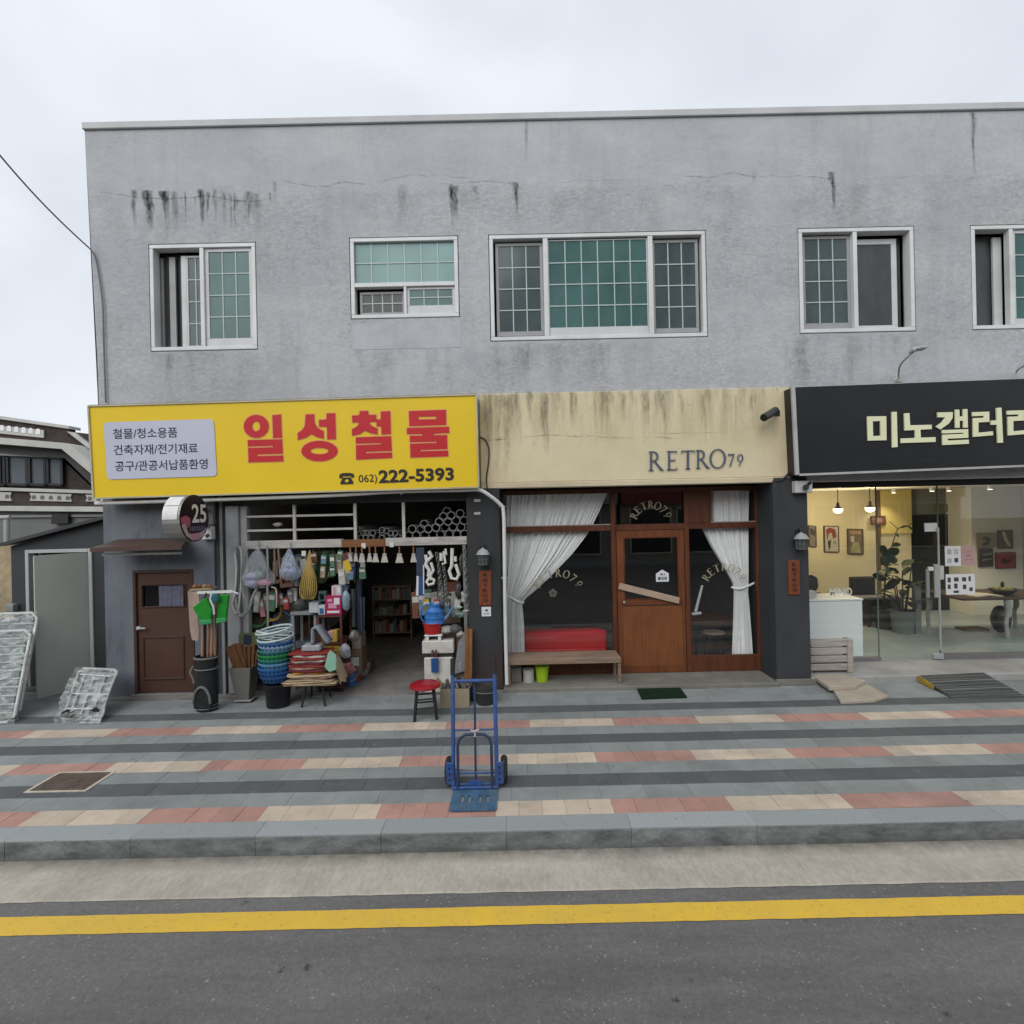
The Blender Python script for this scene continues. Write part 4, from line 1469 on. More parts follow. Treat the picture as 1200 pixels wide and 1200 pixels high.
# low panels under the glass
zb_r = Z(846, 767.5)
MB().box(X(808) + .001, X(885) + .019, CY - .02, CY + .04, .062, zb_r).build('kick_panel', WD, sf, bevel=.004)
zb_l = Z(660, 764)
MB().box(xl_ + .051, X(717) - .001, CY - .02, CY + .04, .062, zb_l).build('kick_panel', WD, sf, bevel=.004)
MB().box(X(802.5) + .0, X(831.5), CY - .02, CY + .04, zt1 + .001, z_top - .071).build('upper_panel', WD, sf, bevel=.004)
MB().box(X(831.5) + .001, X(834), CY - .02, CY + .04, zt1 + .001, z_top - .071).build('upper_stile', WD, sf)
for xa, xb, za, zb in ((xl_ + .051, X(717), zb_l, zt0), (xl_ + .051, X(717), zt1, z_top - .07), (X(722.5), X(802.5), zt1, z_top - .07), (X(808), X(885) + .02, zb_r, zt0), (X(834), X(885) + .02, zt1, z_top - .07)):
    MB().box(xa, xb, CY + .008, CY + .014, za, zb).build('pane', CGL, sf)
for xa, xb, za in ((xl_ + .051, X(717), zt1), (X(834), X(885) + .02, zt1)):
    MB().box(xa, xb, CY - .012, CY + .006, za, za + .014).build('glazing_bead', mat('pale_bead', (.30, .27, .24), .5), sf)
# door leaf
a, b, c, d = X(723.2), X(801.8), .068, zt0 - .005
gx0, gx1, gz0, gz1 = X(731), X(795), Z(763, 702), Z(763, 629)
dr = wall_holes(a, b, c, d, CY - .02, .045, [(gx0, gx1, gz0, gz1)]).build('door', WDO, BLD, label='orange-brown timber cafe door with a glass upper half', fix=False)
MB().box(gx0, gx1, CY - .002, CY + .004, gz0, gz1).build('pane', CGL, dr)
ring_box(MB(), gx0 - .001, gx1 + .001, gz0 - .001, gz1 + .001, .018, CY - .026, CY - .004).build('glazing_bead', WD, dr)
MB().box(X(729), X(798), CY - .023, CY - .021, c + .10, gz0 - .10).build('door_panel', wood('cafe_door_panel', (0.185, 0.066, 0.024), (0.13, 0.046, 0.017), .38, (1, 1, .07), 30), dr)
MB().box(X(729), X(798), CY - .026, CY - .022, gz0 - .098, gz0 - .085).build('door_groove', BLACKM, dr)
kx, kz = P(729, 705, CY)
mb = MB()
mb.cyl((kx + .02, CY - .02, kz), (kx + .02, CY - .05, kz), .012, .012, 10).cyl((kx + .02, CY - .05, kz), (kx + .02, CY - .07, kz), .022, .016, 12)
mb.build('handle', ALU, dr)
# weathered plank nailed across the door
q = quad_px([(726.3, 683), (796.8, 700.4), (795.8, 707.8), (724.6, 690.4)], CY - .06)
MB().slab(q, (0, .022, 0)).build('door_plank', wood('bleached_plank', (0.42, 0.32, 0.24), (0.30, 0.22, 0.16), .7, (.15, 1, 1), 24), dr, bevel=.004)
# little house-shaped notice
nt = MB().poly([quad_px([(768.5, 672.5), (776, 667.5), (783.6, 671.8), (783.8, 681.4), (768.8, 681.8)], CY - .004)], (0, -.003, 0)).build('notice', mat('paper_white', (.62, .63, .66), .6, .03), dr)
mb = MB()
text_on(mb, '매너', quad_px([(773.5, 671.8), (779, 671.6), (779, 674.4), (773.5, 674.6)], CY - .009), .03)
text_on(mb, '출입문', quad_px([(770.8, 676), (781.8, 675.6), (781.9, 679.4), (770.9, 679.8)], CY - .009), .03)
mb.build('lettering', SNAVY, nt)
# lettering on the panes
GOLD = mat('gold_glass_lettering', (0.30, 0.27, 0.185), .5, .25, 40)


def arc_text(cx, cy_, r, span, hgt, wid, host, Y=CY - .001):
    mb = MB()
    s_ = 'RETRO79'
    for i, ch in enumerate(s_):
        th = R(-span + 2 * span * i / 6)
        ux, uy = math.cos(th), math.sin(th)
        bx_, by_ = cx + r * math.sin(th), cy_ - r * math.cos(th)
        serif = serif_glyph(ch)
        for q_ in serif:
            pts = []
            for x, y in q_:
                lx, ly = (x - .5) * wid, y * hgt
                pts.append(P3(bx_ + lx * ux + ly * math.sin(th), by_ + lx * uy - ly * math.cos(th), Y))
            mb.add(pts, [(0, 1, 2, 3)])
            # heavier weight
            mb.add([p + Vector((.007, -.0006, .003)) for p in pts], [(0, 1, 2, 3)])
    return mb.build('lettering', GOLD, host)


arc_text(654, 700, 24, 58, 9, 7.0, sf)
arc_text(762.5, 613, 17, 66, 9, 7.0, sf)
arc_text(848.5, 689, 20, 60, 9, 7.0, sf)
mb = MB()
for i in range(5):
    a0 = R(72 * i + 90)
    cx, cy_ = 648 + 3.0 * math.cos(a0), 695 - 3.0 * math.sin(a0)
    mb.add([P3(cx + 2.2 * math.cos(R(40 * k)), cy_ + 2.2 * math.sin(R(40 * k)), CY - .001) for k in range(9)], [tuple(range(9))])
mb.build('emblem', mat('faint_gold', (.12, .11, .09), .5, .2, 30), sf)

# curtains
CUR = mat('sheer_white_curtain', (0.88, 0.89, 0.88), .85, .04, 8)


def lerp_tab(tab, y):
    for (y0, v0), (y1, v1) in zip(tab, tab[1:]):
        if y <= y1:
            return v0 + (v1 - v0) * (y - y0) / (y1 - y0)
    return tab[-1][1]


def curtain(label, ltab, rtab, y0, y1, folds, Y=8.04, amp=.03):
    def fn(s, t_):
        y = y0 + (y1 - y0) * t_
        xa, xb = lerp_tab(ltab, y), lerp_tab(rtab, y)
        p = P3(xa + (xb - xa) * s, y, Y)
        squeeze = min(1, (xb - xa) / 60 + .25)
        p.y = Y + amp * squeeze * (.6 + .4 * math.sin(s * 17 + 1.7)) * math.sin((s + .035 * math.sin(s * 9 + 1) + .02 * math.sin(s * 23)) * folds * 6.283 + 1.2 * math.sin(3 * t_ + s * 4)) + .009 * math.sin(s * folds * 11 + 5 * t_ + 3 * math.sin(s * 7))
        return p
    o = MB().grid(150, 44, fn)
    return o


cu = thing('curtain', 'white sheer curtain gathered to the left behind the cafe window', 'curtain', P3(600, 765, 8.1))
curtain('', [(575, 593), (770, 593)], [(575, 713), (600, 702), (624, 690), (650, 670), (680, 641), (695, 624), (703, 614), (709, 612), (730, 614), (770, 615)], 575, 766, 15).build('drape', CUR, cu, smooth=True, fix=False)
mb = MB()
mb.tube(smooth_path([P3(589, 695, 8.12), P3(598, 700, 8.04), P3(607, 705, 8.03), P3(614, 706, 8.06)], 4), .016, 8)
mb.build('tieback', CUR, cu, smooth=True)
cu2 = thing('curtain', 'white sheer curtain tied back to the right beside the cafe door', 'curtain', P3(868, 765, 8.1))
curtain('', [(575, 834), (616, 834), (617, 822), (640, 833), (660, 845), (680, 857), (688, 860), (696, 860), (770, 858)], [(575, 878), (688, 877), (692, 876), (700, 877), (770, 882)], 575, 768, 9).build('drape', CUR, cu2, smooth=True, fix=False)
MB().tube(smooth_path([P3(857, 688, 8.05), P3(866, 690, 8.02), P3(876, 687, 8.04), P3(886, 682, 8.1)], 4), .018, 8).build('tieback', CUR, cu2, smooth=True)

# things inside the cafe
RSOFA = mat('red_sofa_cloth', (0.50, 0.018, 0.024), .7, .1, 9, .2, 60)
so = thing('sofa', 'low red sofa just inside the cafe window behind the bench', 'sofa', P3(660, 775, 8.9))
xa, xb = P(614, 750, 8.7)[0], P(709, 750, 8.7)[0]
zs0, zs1 = .42, P(660, 737, 8.7)[1]
MB().box(xa, xb, 8.5, 8.66, .14, zs1).build('backrest', RSOFA, so, bevel=.05, seg=3)
MB().box(xa, xb, 8.665, 9.2, .14, .5).build('seat', RSOFA, so, bevel=.05, seg=3)
mb = MB()
for x in (xa + .08, xb - .08):
    for y in (8.55, 9.15):
        mb.cyl((x, y, .06), (x, y, .145), .025, .03, 8)
mb.build('foot', BLACKM, so)
tb = thing('wooden_table', 'small brown wooden table behind the right cafe window', 'table', P3(832, 770, 8.9))
mb = MB()
xa, xb = P(808, 725, 8.7)[0], P(856, 725, 8.7)[0]
zt = P(832, 725, 8.7)[1]
MB().box(xa, xb + .3, 8.5, 9.2, zt - .03, zt).build('table_top', wood('table_brown', (.11, .05, .03), (.06, .028, .018), .4, (.1, 1, 1)), tb)
for x in (xa + .05, xb + .25):
    for y in (8.55, 9.15):
        MB().cyl((x, y, .06), (x, y, zt - .031), .022, .022, 8).build('leg', BLACKM, tb)
ch = thing('cafe_stool', 'round seated stool dimly seen under the cafe table', 'stool', P3(835, 770, 8.45))
c_ = P3(836, 742, 8.42)
MB().lathe([(0, 0), (.17, 0), (.185, .015), (.17, .03), (0, .032)], c_, 20).build('seat', mat('stool_wood', (.16, .12, .1), .5), ch, smooth=True)
for i in range(4):
    a = R(45 + 90 * i)
    MB().cyl(c_ + Vector((.12 * math.cos(a), .12 * math.sin(a), 0)), (c_.x + .17 * math.cos(a), c_.y + .17 * math.sin(a), .06), .012, .012, 8).build('leg', BLACKM, ch)
vc = thing('floor_mop', 'white handled floor sweeper leaning inside the right cafe window', 'sweeper', P3(816, 722, 8.3))
MB().cyl(P3(823, 686, 8.35), P3(815, 717, 8.3), .02, .025, 10).build('handle', WHITE, vc, smooth=True)
MB().obox(P3(816, 719, 8.28), (.16, .06, .04), (0, R(-6), 0)).build('head', WHITE, vc, bevel=.01)

# ================================================================== bench, pots and mat before the cafe
bn = thing('slatted_bench', 'pale slatted wooden bench in front of the left cafe window', 'bench', P3(660, 800, 7.6))
BW = wood('bench_wood', (0.30, 0.215, 0.155), (0.17, 0.115, 0.08), .65, (.12, 1, 1), 26)
xa, xb = P(594.5, 780, 7.46)[0], P(728, 780, 7.46)[0]
zs = P(660, 772, 7.46)[1]
for i in range(6):
    y = 7.475 + i * .066
    MB().box(xa + .0, xb, y, y + .048, zs - .022, zs).build('slat', BW, bn, bevel=.004)
MB().box(xa, xb, 7.45, 7.472, zs - .075, zs - .004).build('apron', BW, bn, bevel=.004)
for x in (xa, xb - .045):
    for y in (7.452, 7.80):
        MB().box(x, x + .045, y + .022, y + .066, .061, zs - .023).build('leg', BW, bn, bevel=.004)
    MB().box(x + .005, x + .04, 7.54, 7.80, zs - .06, zs - .0225).build('rail', BW, bn)


def pot(name, label, cat, px0, px1, pyt, pyb, Y, m, taper=.8, n=20, rimh=.02):
    xa, xb = P(px0, pyt, Y)[0], P(px1, pyt, Y)[0]
    zt, zb = P((px0 + px1) / 2, pyt, Y)[1], .061
    r = (xb - xa) / 2
    o = thing(name, label, cat, ((xa + xb) / 2, Y, zb))
    MB().lathe([(0, 0), (r * taper, 0), (r * .96, zt - zb - rimh), (r, zt - zb - rimh), (r, zt - zb), (r * .9, zt - zb), (r * taper * .9, .02), (0, .02)], ORIG[o], n).build('body', m, o, smooth=True)
    return o


pot('bucket', 'lime green plastic bucket under the slatted bench', 'bucket', 626.5, 643.5, 779.5, 797, 7.68, mat('lime_plastic', (.30, .48, .02), .4, .06), .78)
o = pot('paint_can', 'small white can beside the lime green bucket under the bench', 'can', 612.5, 626, 784, 797, 7.66, mat('white_can', (.40, .39, .36), .5, .15, 14), .95)
xa, xb = P(599, 785, 7.7)[0], P(611, 785, 7.7)[0]
bk = thing('concrete_block', 'grey concrete block under the left end of the bench', 'block', ((xa + xb) / 2, 7.72, .06))
MB().box(xa, xb, 7.62, 7.82, .061, P(605, 781, 7.7)[1]).build('body', CONC, bk, bevel=.008)
q = [G(746.5, 808, .003), G(796, 806, .003), G(805, 818, .003), G(752, 820, .003)]
dm = thing('door_mat', 'dark green bristle mat on the paving before the cafe door', 'mat', sum(q, Vector()) / 4)
GRN = NT('green_bristle')
nz = GRN.noise(130, 4, .8)
GRN.principled(GRN.mix(GRN.rng(nz, .3, .7), (.006, .02, .011), (.022, .05, .026)), .95, 0, .1, GRN.bump(nz, 1.0, .02))
MB().poly([[p for p in q]], (0, 0, .022)).build('pile', GRN.mat, dm)

# wall lamps, name boards and notices on the two piers
WNUT = wood('orange_board_wood', (0.23, 0.062, 0.022), (0.14, 0.038, 0.015), .5, (1, 1, .12), 30)


def coach_lamp(px, py, Y, label, s=1.0):
    o = thing('wall_lamp', label, 'lamp', P3(px, py, Y))
    c = P3(px, py, Y)
    k = Y / 600.0 * s
    f = Vector((0, -.10, 0))
    MB().box(c.x - .035, c.x + .035, Y - .02, Y - .001, c.z + 2 * k, c.z + 13 * k).build('back_plate', BLACKM, o)
    MB().tube(smooth_path([c + Vector((0, -.02, 12 * k)), c + Vector((0, -.07, 15 * k)), c + Vector((0, -.10, 11 * k))], 4), .008, 8).build('arm', BLACKM, o)
    MB().lathe([(8.2 * k, 3 * k), (7.4 * k, 4 * k), (5.5 * k, 7.5 * k), (2.5 * k, 9.3 * k), (.8 * k, 10.5 * k), (0, 11 * k)], c + f, 16).build('hood', mat('lamp_hood_grey', (.30, .31, .31), .45, .15, 9), o, smooth=True)
    MB().lathe([(0, -9 * k), (5.4 * k, -9 * k), (6.0 * k, 3 * k), (0, 3 * k)], c + f, 8).build('lantern', mat('lantern_glass', (.06, .075, .07), .2, .2, 20), o)
    cage = MB()
    for i in range(8):
        a = R(45 * i)
        cage.cyl(c + f + Vector((5.5 * k * math.cos(a), 5.5 * k * math.sin(a), -9 * k)), c + f + Vector((6.1 * k * math.cos(a), 6.1 * k * math.sin(a), 3 * k)), .006, .006, 6)
    for z, rr_ in ((-8.8, 5.6), (-3, 5.8)):
        cage.tube([c + f + Vector((rr_ * k * math.cos(R(30 * i)), rr_ * k * math.sin(R(30 * i)), z * k)) for i in range(12)], .006, 6, closed=True)
    cage.build('cage', mat('lamp_cage', (.10, .11, .11), .5), o)
    return o


coach_lamp(566.5, 652, 7.44, 'grey coach lamp on the pier beside the hardware shop')
coach_lamp(934.5, 634, 7.44, 'grey coach lamp on the pier beside the gallery')


def name_board(px0, px1, py0, py1, label, skew=0):
    Y = 7.42
    o = thing('name_board', label, 'sign board', P3((px0 + px1) / 2, (py0 + py1) / 2, Y))
    q = quad_px([(px0, py0), (px1, py0 - .3), (px1 + skew, py1), (px0 + skew, py1 + .3)], Y)
    MB().slab(q, (0, .019, 0)).build('board', WNUT, o, bevel=.006)
    mb = MB()
    n = 6
    for i, ch_ in enumerate(('R', 'E', 'T', 'R', 'O', '79')):
        t0, t1 = .06 + .89 * i / n + .015, .06 + .89 * (i + 1) / n - .035
        cell = [bil(q, .32, t0), bil(q, .70, t0), bil(q, .70, t1), bil(q, .32, t1)]
        cell = [p + Vector((0, -.003, 0)) for p in cell]
        text_on(mb, ch_, cell, .03)
    mb.build('lettering', SBLK, o)


name_board(561.2, 576, 669, 709.5, 'orange wooden name board on the pier beside the hardware shop')
name_board(923.8, 937.3, 656.5, 697, 'orange wooden name board on the pier beside the gallery', .6)
q = quad_px([(564.3, 711.3), (575.2, 711), (575.5, 722), (564.6, 722.3)], 7.435)
o = MB().slab(q, (0, -.004, 0)).build('wall_notice', mat('paper_white', (.6, .6, .6)), label='small square white notice below the name board on the hardware pier', cat='notice')
mb = MB()
qq = [p + Vector((0, -.0055, 0)) for p in q]
mb.add([bil(qq, .3 + .45 * x, .22 + .25 * y) for x, y in ((0, .7), (.4, .1), (1, .3), (.75, .6), (.9, 1), (.3, .9))], [(0, 1, 2, 3, 4, 5)])
text_on(mb, 'CCTV', [bil(qq, .2, .62), bil(qq, .85, .62), bil(qq, .85, .8), bil(qq, .2, .8)], .02)
mb.build('print', SNAVY, o)
# two small plates high on the hardware pier
mb = MB()
for i, py in enumerate((586.5, 601.5)):
    q = quad_px([(555.5, py - 1.3), (563, py - 1.5), (563, py + 1.5), (555.5, py + 1.7)], 7.436)
    MB().slab(q, (0, -.005, 0)).build('address_plate', mat('plate_grey', (.34, .35, .35), .5, .1), label=('upper' if i == 0 else 'lower') + ' tiny pale plate near the top of the hardware pier', cat='plate')

# cameras
cc = thing('security_camera', 'black cylinder security camera on the cream fascia', 'camera', P3(909, 480, FY - .04))
MB().cyl(P3(895, 489.5, 7.20), P3(909, 481, 7.33), .055, .055, 18).build('body', mat('camera_black', (.035, .037, .04), .35, .1), cc, smooth=True)
MB().cyl(P3(894.6, 489.9, 7.192), P3(895.2, 489.4, 7.205), .045, .045, 18).build('lens', mat('lens_black', (.01, .01, .012), .1), cc)
MB().cyl(P3(906, 483, 7.31), P3(910, 484, 7.46), .018, .018, 10).obox(P3(910.5, 484, 7.457), (.08, .015, .08)).build('bracket', BLACKM, cc)
c2 = thing('security_camera', 'white box security camera at the top of the pier beside the gallery', 'camera', P3(940, 575, 7.44))
x0, z0 = P(929.5, 578, 7.40)
x1, z1 = P(949, 563.5, 7.40)
MB().box(x0, x1, 7.33, 7.438, z0, z1).build('housing', mat('camera_white', (.5, .5, .5), .5, .06), c2, bevel=.01)
MB().cyl(P3(944.5, 571, 7.33), P3(944.5, 571, 7.26), .04, .04, 14).cyl(P3(947, 567.5, 7.33), P3(950, 565, 7.28), .02, .02, 10).build('lens', BLACKM, c2)

# cables on the wall
o = MB().tube(smooth_path([P3(106, 292, 7.47), P3(112, 303, 7.47), P3(117, 330, 7.47), P3(120.5, 360, 7.47), P3(121.5, 400, 7.47), P3(123, 445, 7.47), P3(124, 472, 7.47)], 5), .011, 6).build('wall_cable', mat('cable_grey', (.16, .16, .17), .7), smooth=True, label='grey cable running down the left edge of the upper wall', cat='cable')
wa, wb_ = P3(106, 292, 7.47), P3(-60, 108, 5.6)
o = MB().tube([wa.lerp(wb_, i / 14) + Vector((0, 0, -.10 * math.sin(math.pi * i / 14))) for i in range(15)], .010, 6).build('overhead_wire', MATS['cable_grey'], smooth=True, label='thin overhead wire crossing the sky to the upper left corner of the wall', cat='wire')
MB().tube(smooth_path([P3(562, 512, 7.46), P3(569, 516, 7.44), P3(573, 528, 7.44), P3(572, 545, 7.44), P3(570, 560, 7.44), P3(571, 574, 7.4)], 5), .010, 6).build('wall_cable', BLACKM, smooth=True, label='black cable looping down the cream fascia beside the yellow sign', cat='cable')
MB().tube(smooth_path([P3(927, 455, 7.44), P3(925.5, 500, 7.44), P3(927, 545, 7.43), P3(922, 557, 7.42), P3(914, 563, 7.43), P3(905, 564, 7.45)], 5), .014, 6).build('wall_cable', BLACKM, smooth=True, label='black cable bunch down the joint between cream fascia and black sign', cat='cable')

# ================================================================== goods of the hardware shop
rg = random.Random(21)


def on_ground(px, py, z=0.0):
    return G(px, py, z)


def blob(mb, c, s, seed=0, n=14, m=9, rough=.12, flat=0.0):
    """lumpy bag-like body"""
    rr = random.Random(seed)
    ph = [rr.uniform(0, 6.28) for _ in range(8)]
    c = Vector(c)
    vv, ff = [], []
    for j in range(m + 1):
        th = math.pi * j / m
        for i in range(n):
            a = 2 * math.pi * i / n
            k = 1 + rough * (math.sin(2 * a + ph[0] + 2 * th) + .7 * math.sin(3 * a + ph[1] - th) + .6 * math.sin(5 * th + ph[2]) + .5 * math.sin(5 * a + 4 * th + ph[3]))
            z = math.cos(th)
            if z < -1 + flat:
                z = -1 + flat
            vv.append(c + Vector((s[0] * k * math.sin(th) * math.cos(a), s[1] * k * math.sin(th) * math.sin(a), s[2] * z)))
    for j in range(m):
        for i in range(n):
            l = (i + 1) % n
            ff.append((j * n + i, (j + 1) * n + i, (j + 1) * n + l, j * n + l))
    return mb.add(vv, ff)


def folded(cx, cy, z, w, d, th, seed, jit=.03, sag=.0):
    """one folded sheet: wavy rounded outline, slightly domed"""
    rr = random.Random(seed)
    n = 26
    pts = []
    for i in range(n):
        a = 2 * math.pi * i / n
        ca, sa = math.cos(a), math.sin(a)
        k = (abs(ca) ** 5 + abs(sa) ** 5) ** (-.2)
        pts.append((w / 2 * k * ca + rr.uniform(-jit, jit), d / 2 * k * sa + rr.uniform(-jit, jit)))
    mb = MB()
    vv, ff = [], []
    lv = [(1.0, 0.0), (1.02, .5), (.98, 1.0), (.6, 1.1)]
    for li, (k, h) in enumerate(lv):
        for i, (x, y) in enumerate(pts):
            wv = .35 * math.sin(i * 1.7 + seed) + .25 * math.sin(i * .9 + seed * 2)
            e = (1 if li < 3 else .3)
            vv.append((cx + x * k, cy + y * k, z + th * (h + wv * e * .5) - sag * e * (abs(x) / (w / 2)) ** 2))
    for li in range(3):
        for i in range(n):
            l = (i + 1) % n
            ff.append((li * n + i, li * n + l, (li + 1) * n + l, (li + 1) * n + i))
    ff.append(tuple(reversed(range(n))))
    vv.append((cx, cy, z + th * 1.1))
    for i in range(n):
        ff.append((3 * n + i, 3 * n + (i + 1) % n, 4 * n))
    return mb.add(vv, ff)


PL = lambda nm, c, r=.4, v=.08: mat(nm, c, r, v, 9)
# --- golf bag with tools
gb = on_ground(243, 832)
go = thing('golf_bag', 'black golf bag with grey piping used as a stand for broom handles', 'bag', gb)
BAGM = mat('black_nylon', (.012, .013, .014), .6, .25, 14, .3, 70)
BAGG = mat('grey_nylon', (.13, .135, .135), .6, .15, 14)
H = .74
MB().lathe([(0, 0), (.125, 0), (.14, .03), (.142, .22), (.128, .40), (.13, .60), (.145, .70), (.148, H), (.125, H), (.12, H - .1), (0, H - .12)], gb, 24, 1, .8).build('body', BAGM, go, smooth=True)
mb = MB()
for z, r, w in ((H - .02, .149, .014), (H - .17, .142, .010), (.045, .141, .008), (.085, .142, .006)):
    mb.tube([gb + Vector((r * math.cos(R(12 * i)), .8 * r * math.sin(R(12 * i)), z)) for i in range(30)], w, 6, closed=True)
mb.build('piping', BAGG, go, smooth=True)
MB().poly([[gb + Vector((.115 * math.cos(R(180 - 180 * i / 14)), -.118, .13 + .22 * math.sin(R(180 * i / 14)))) for i in range(15)] + [gb + Vector((.115, -.118, .06)), gb + Vector((-.115, -.118, .06))]], (0, .06, 0)).build('pocket', BAGM, go, bevel=.008)
MB().tube([gb + Vector((.115 * math.cos(R(180 - 180 * i / 14)), -.124, .13 + .22 * math.sin(R(180 * i / 14)))) for i in range(15)], .018, 6).build('pocket_trim', BAGG, go, smooth=True)
MB().tube(smooth_path([gb + Vector((-.13, -.07, .62)), gb + Vector((-.16, -.10, .55)), gb + Vector((-.12, -.11, .47)), gb + Vector((-.10, -.12, .40))], 4), .012, 6).build('strap', BAGG, go, smooth=True)
for i, (px, pt, pb, c) in enumerate(((238, 727, 765, 0), (244.5, 722, 768, 1), (248.5, 724, 768, 0), (253, 726, 764, 1), (241, 735, 766, 2))):
    o = thing('broom_handle', ('left-most pale', 'second', 'third', 'right-most slanting', 'dark')[i] + ' wooden handle standing in the golf bag', 'handle', P3(px, pb, gb.y))
    m_ = (wood('pale_handle', (.34, .20, .14), (.24, .13, .085), .5), wood('brown_handle', (.24, .13, .06), (.15, .08, .04), .5), wood('dark_handle', (.08, .045, .03), (.05, .03, .02), .5))[c]
    MB().cyl(P3(px - 1, pb + 4, gb.y + .01 * i - .03), P3(px + rg.uniform(-1, 2.5), pt - 24, gb.y + .04 + .012 * i), .017, .015, 10).build('shaft', m_, o, smooth=True)
GRNP = mat('green_plastic', (.012, .22, .02), .4, .12, 8)
GRND = mat('green_plastic_edge', (.04, .26, .09), .4, .1, 8)
o = thing('dustpan', 'bright green plastic dustpan hanging tilted above the golf bag', 'dustpan', P3(237, 715, 6.9))
MB().poly([quad_px([(225, 712), (241, 700), (248.5, 716), (246, 731), (236, 732), (233, 726)], 6.86)], (0, .05, 0)).build('pan', GRNP, o, bevel=.012)
MB().poly([quad_px([(233, 727), (247, 726), (247.5, 731), (234, 733)], 6.83)], (0, .03, 0)).build('lip', GRND, o, bevel=.008)
MB().cyl(P3(238, 704, 6.88), P3(242, 695, 6.92), .016, .016, 10).build('handle', BLACKM, o)
o = thing('dustpan', 'narrow upright green plastic dustpan at the right of the golf bag', 'dustpan', P3(260, 715, 6.9))
MB().poly([quad_px([(256, 697), (267.5, 697), (264.5, 728), (253, 730)], 6.90)], (0, .05, 0)).build('pan', GRNP, o, bevel=.012)
MB().poly([quad_px([(253, 725), (264.8, 724), (264.5, 729), (252.5, 731)], 6.87)], (0, .03, 0)).build('lip', GRND, o, bevel=.008)
o = thing('hand_brush', 'white and teal hand brush between the two green dustpans', 'brush', P3(251, 705, 6.88))
MB().lathe([(0, 0), (.05, .01), (.058, .06), (.04, .11), (0, .125)], P3(251.5, 706, 6.85), 14, 1, .4).build('head', PL('teal_plastic', (.02, .10, .13)), o, smooth=True)
MB().tube(smooth_path([P3(248, 696, 6.84), P3(246.5, 703, 6.83), P3(250, 711, 6.83), P3(251, 720, 6.83)], 5), .012, 8).build('handle', WHITE, o, smooth=True)
o = thing('cardboard_sheet', 'worn pinkish cardboard sheet hanging left of the green dustpans', 'cardboard', P3(227, 725, 6.9))
MB().poly([quad_px([(220, 693), (232, 694), (234, 706), (231, 718), (233, 740), (232, 751), (225, 750), (222.5, 738)], 6.93)], (0, .012, 0)).build('sheet', mat('pink_card', (.36, .27, .22), .9, .15, 12, dirt=.3), o)
o = thing('metal_rail', 'white square rail laid across above the green dustpans', 'rail', P3(250, 692, 6.9))
MB().bar(P3(232, 694.5, 6.93), P3(273, 693, 6.93), .035, .035).build('tube', WHITE, o)
MB().cyl(P3(272, 693.5, 6.93), P3(279.5, 696, 6.93), .022, .014, 10).build('nozzle', ALU, o)
o = thing('wooden_tray', 'narrow wooden tray of small goods on the wall rail', 'tray', P3(240, 690, 7.2))
MB().bar(P3(226, 690.5, 7.2), P3(251, 689, 7.2), .16, .025).build('base', wood('tray_wood', (.36, .26, .15), (.24, .17, .10), .6, (.12, 1, 1)), o)
for i in range(4):
    blob(MB(), P3(229 + 5.5 * i, 687, 7.18), (.035, .04, .03), i + 40).build('item', PL('tray_item_%s' % 'abcd'[i], ((.25, .13, .08), (.18, .09, .05), (.28, .20, .13), (.22, .10, .07))[i]), o, smooth=True)
# --- tapered planter with boards
pb = on_ground(288, 819, .022)
po = thing('tapered_planter', 'taupe square tapered planter full of short brown boards', 'planter', pb)
k = math.sqrt(2)
MB().lathe([(0, 0), (.085 * k, 0), (.15 * k, .46), (.155 * k, .48), (.14 * k, .48), (.085 * k, .05), (0, .05)], pb, 4, 1, 1, R(45)).build('body', mat('taupe_plastic', (.15, .145, .13), .6, .1, 5), po, bevel=.004)
MB().box(pb.x - .11, pb.x + .13, pb.y - .12, pb.y + .12, .0225, .04).build('saucer', mat('pale_saucer', (.30, .29, .28), .6), po, bevel=.006)
BRB = wood('brown_offcut', (.19, .085, .035), (.10, .045, .02), .6, (1, 1, .15), 22)
for i, (xt, yt, xb, yb, w) in enumerate(((269, 757, 283, 780, .13), (277, 754, 286, 780, .12), (284, 758, 287, 780, .09), (291, 757, 290, 780, .07), (296, 755, 293, 780, .08), (300, 762, 296, 780, .06))):
    o = thing('wood_offcut', ('leftmost', 'wide', 'third', 'fourth', 'fifth', 'rightmost')[i] + ' brown board standing in the taupe planter', 'board', P3(xb, yb, pb.y))
    MB().bar(P3(xt, yt, pb.y - .06 + .025 * i), P3(xb, yb + 12, pb.y - .05 + .02 * i), w, .018, (0, 1, 0)).build('board', BRB, o, bevel=.004)
o = thing('paint_box', 'small green and navy box behind the boards in the planter', 'box', P3(290, 750, pb.y + .1))
MB().box(P(278, 750, 7.3)[0], P(302, 750, 7.3)[0], 7.34, 7.44, P(290, 757, 7.3)[1], P(290, 744, 7.3)[1]).build('carton', PL('olive_card', (.10, .12, .05), .7), o)
MB().box(P(284, 750, 7.3)[0], P(293, 750, 7.3)[0], 7.335, 7.339, P(290, 756, 7.3)[1], P(290, 745, 7.3)[1]).build('print', PL('navy_card', (.015, .025, .05), .7), o)
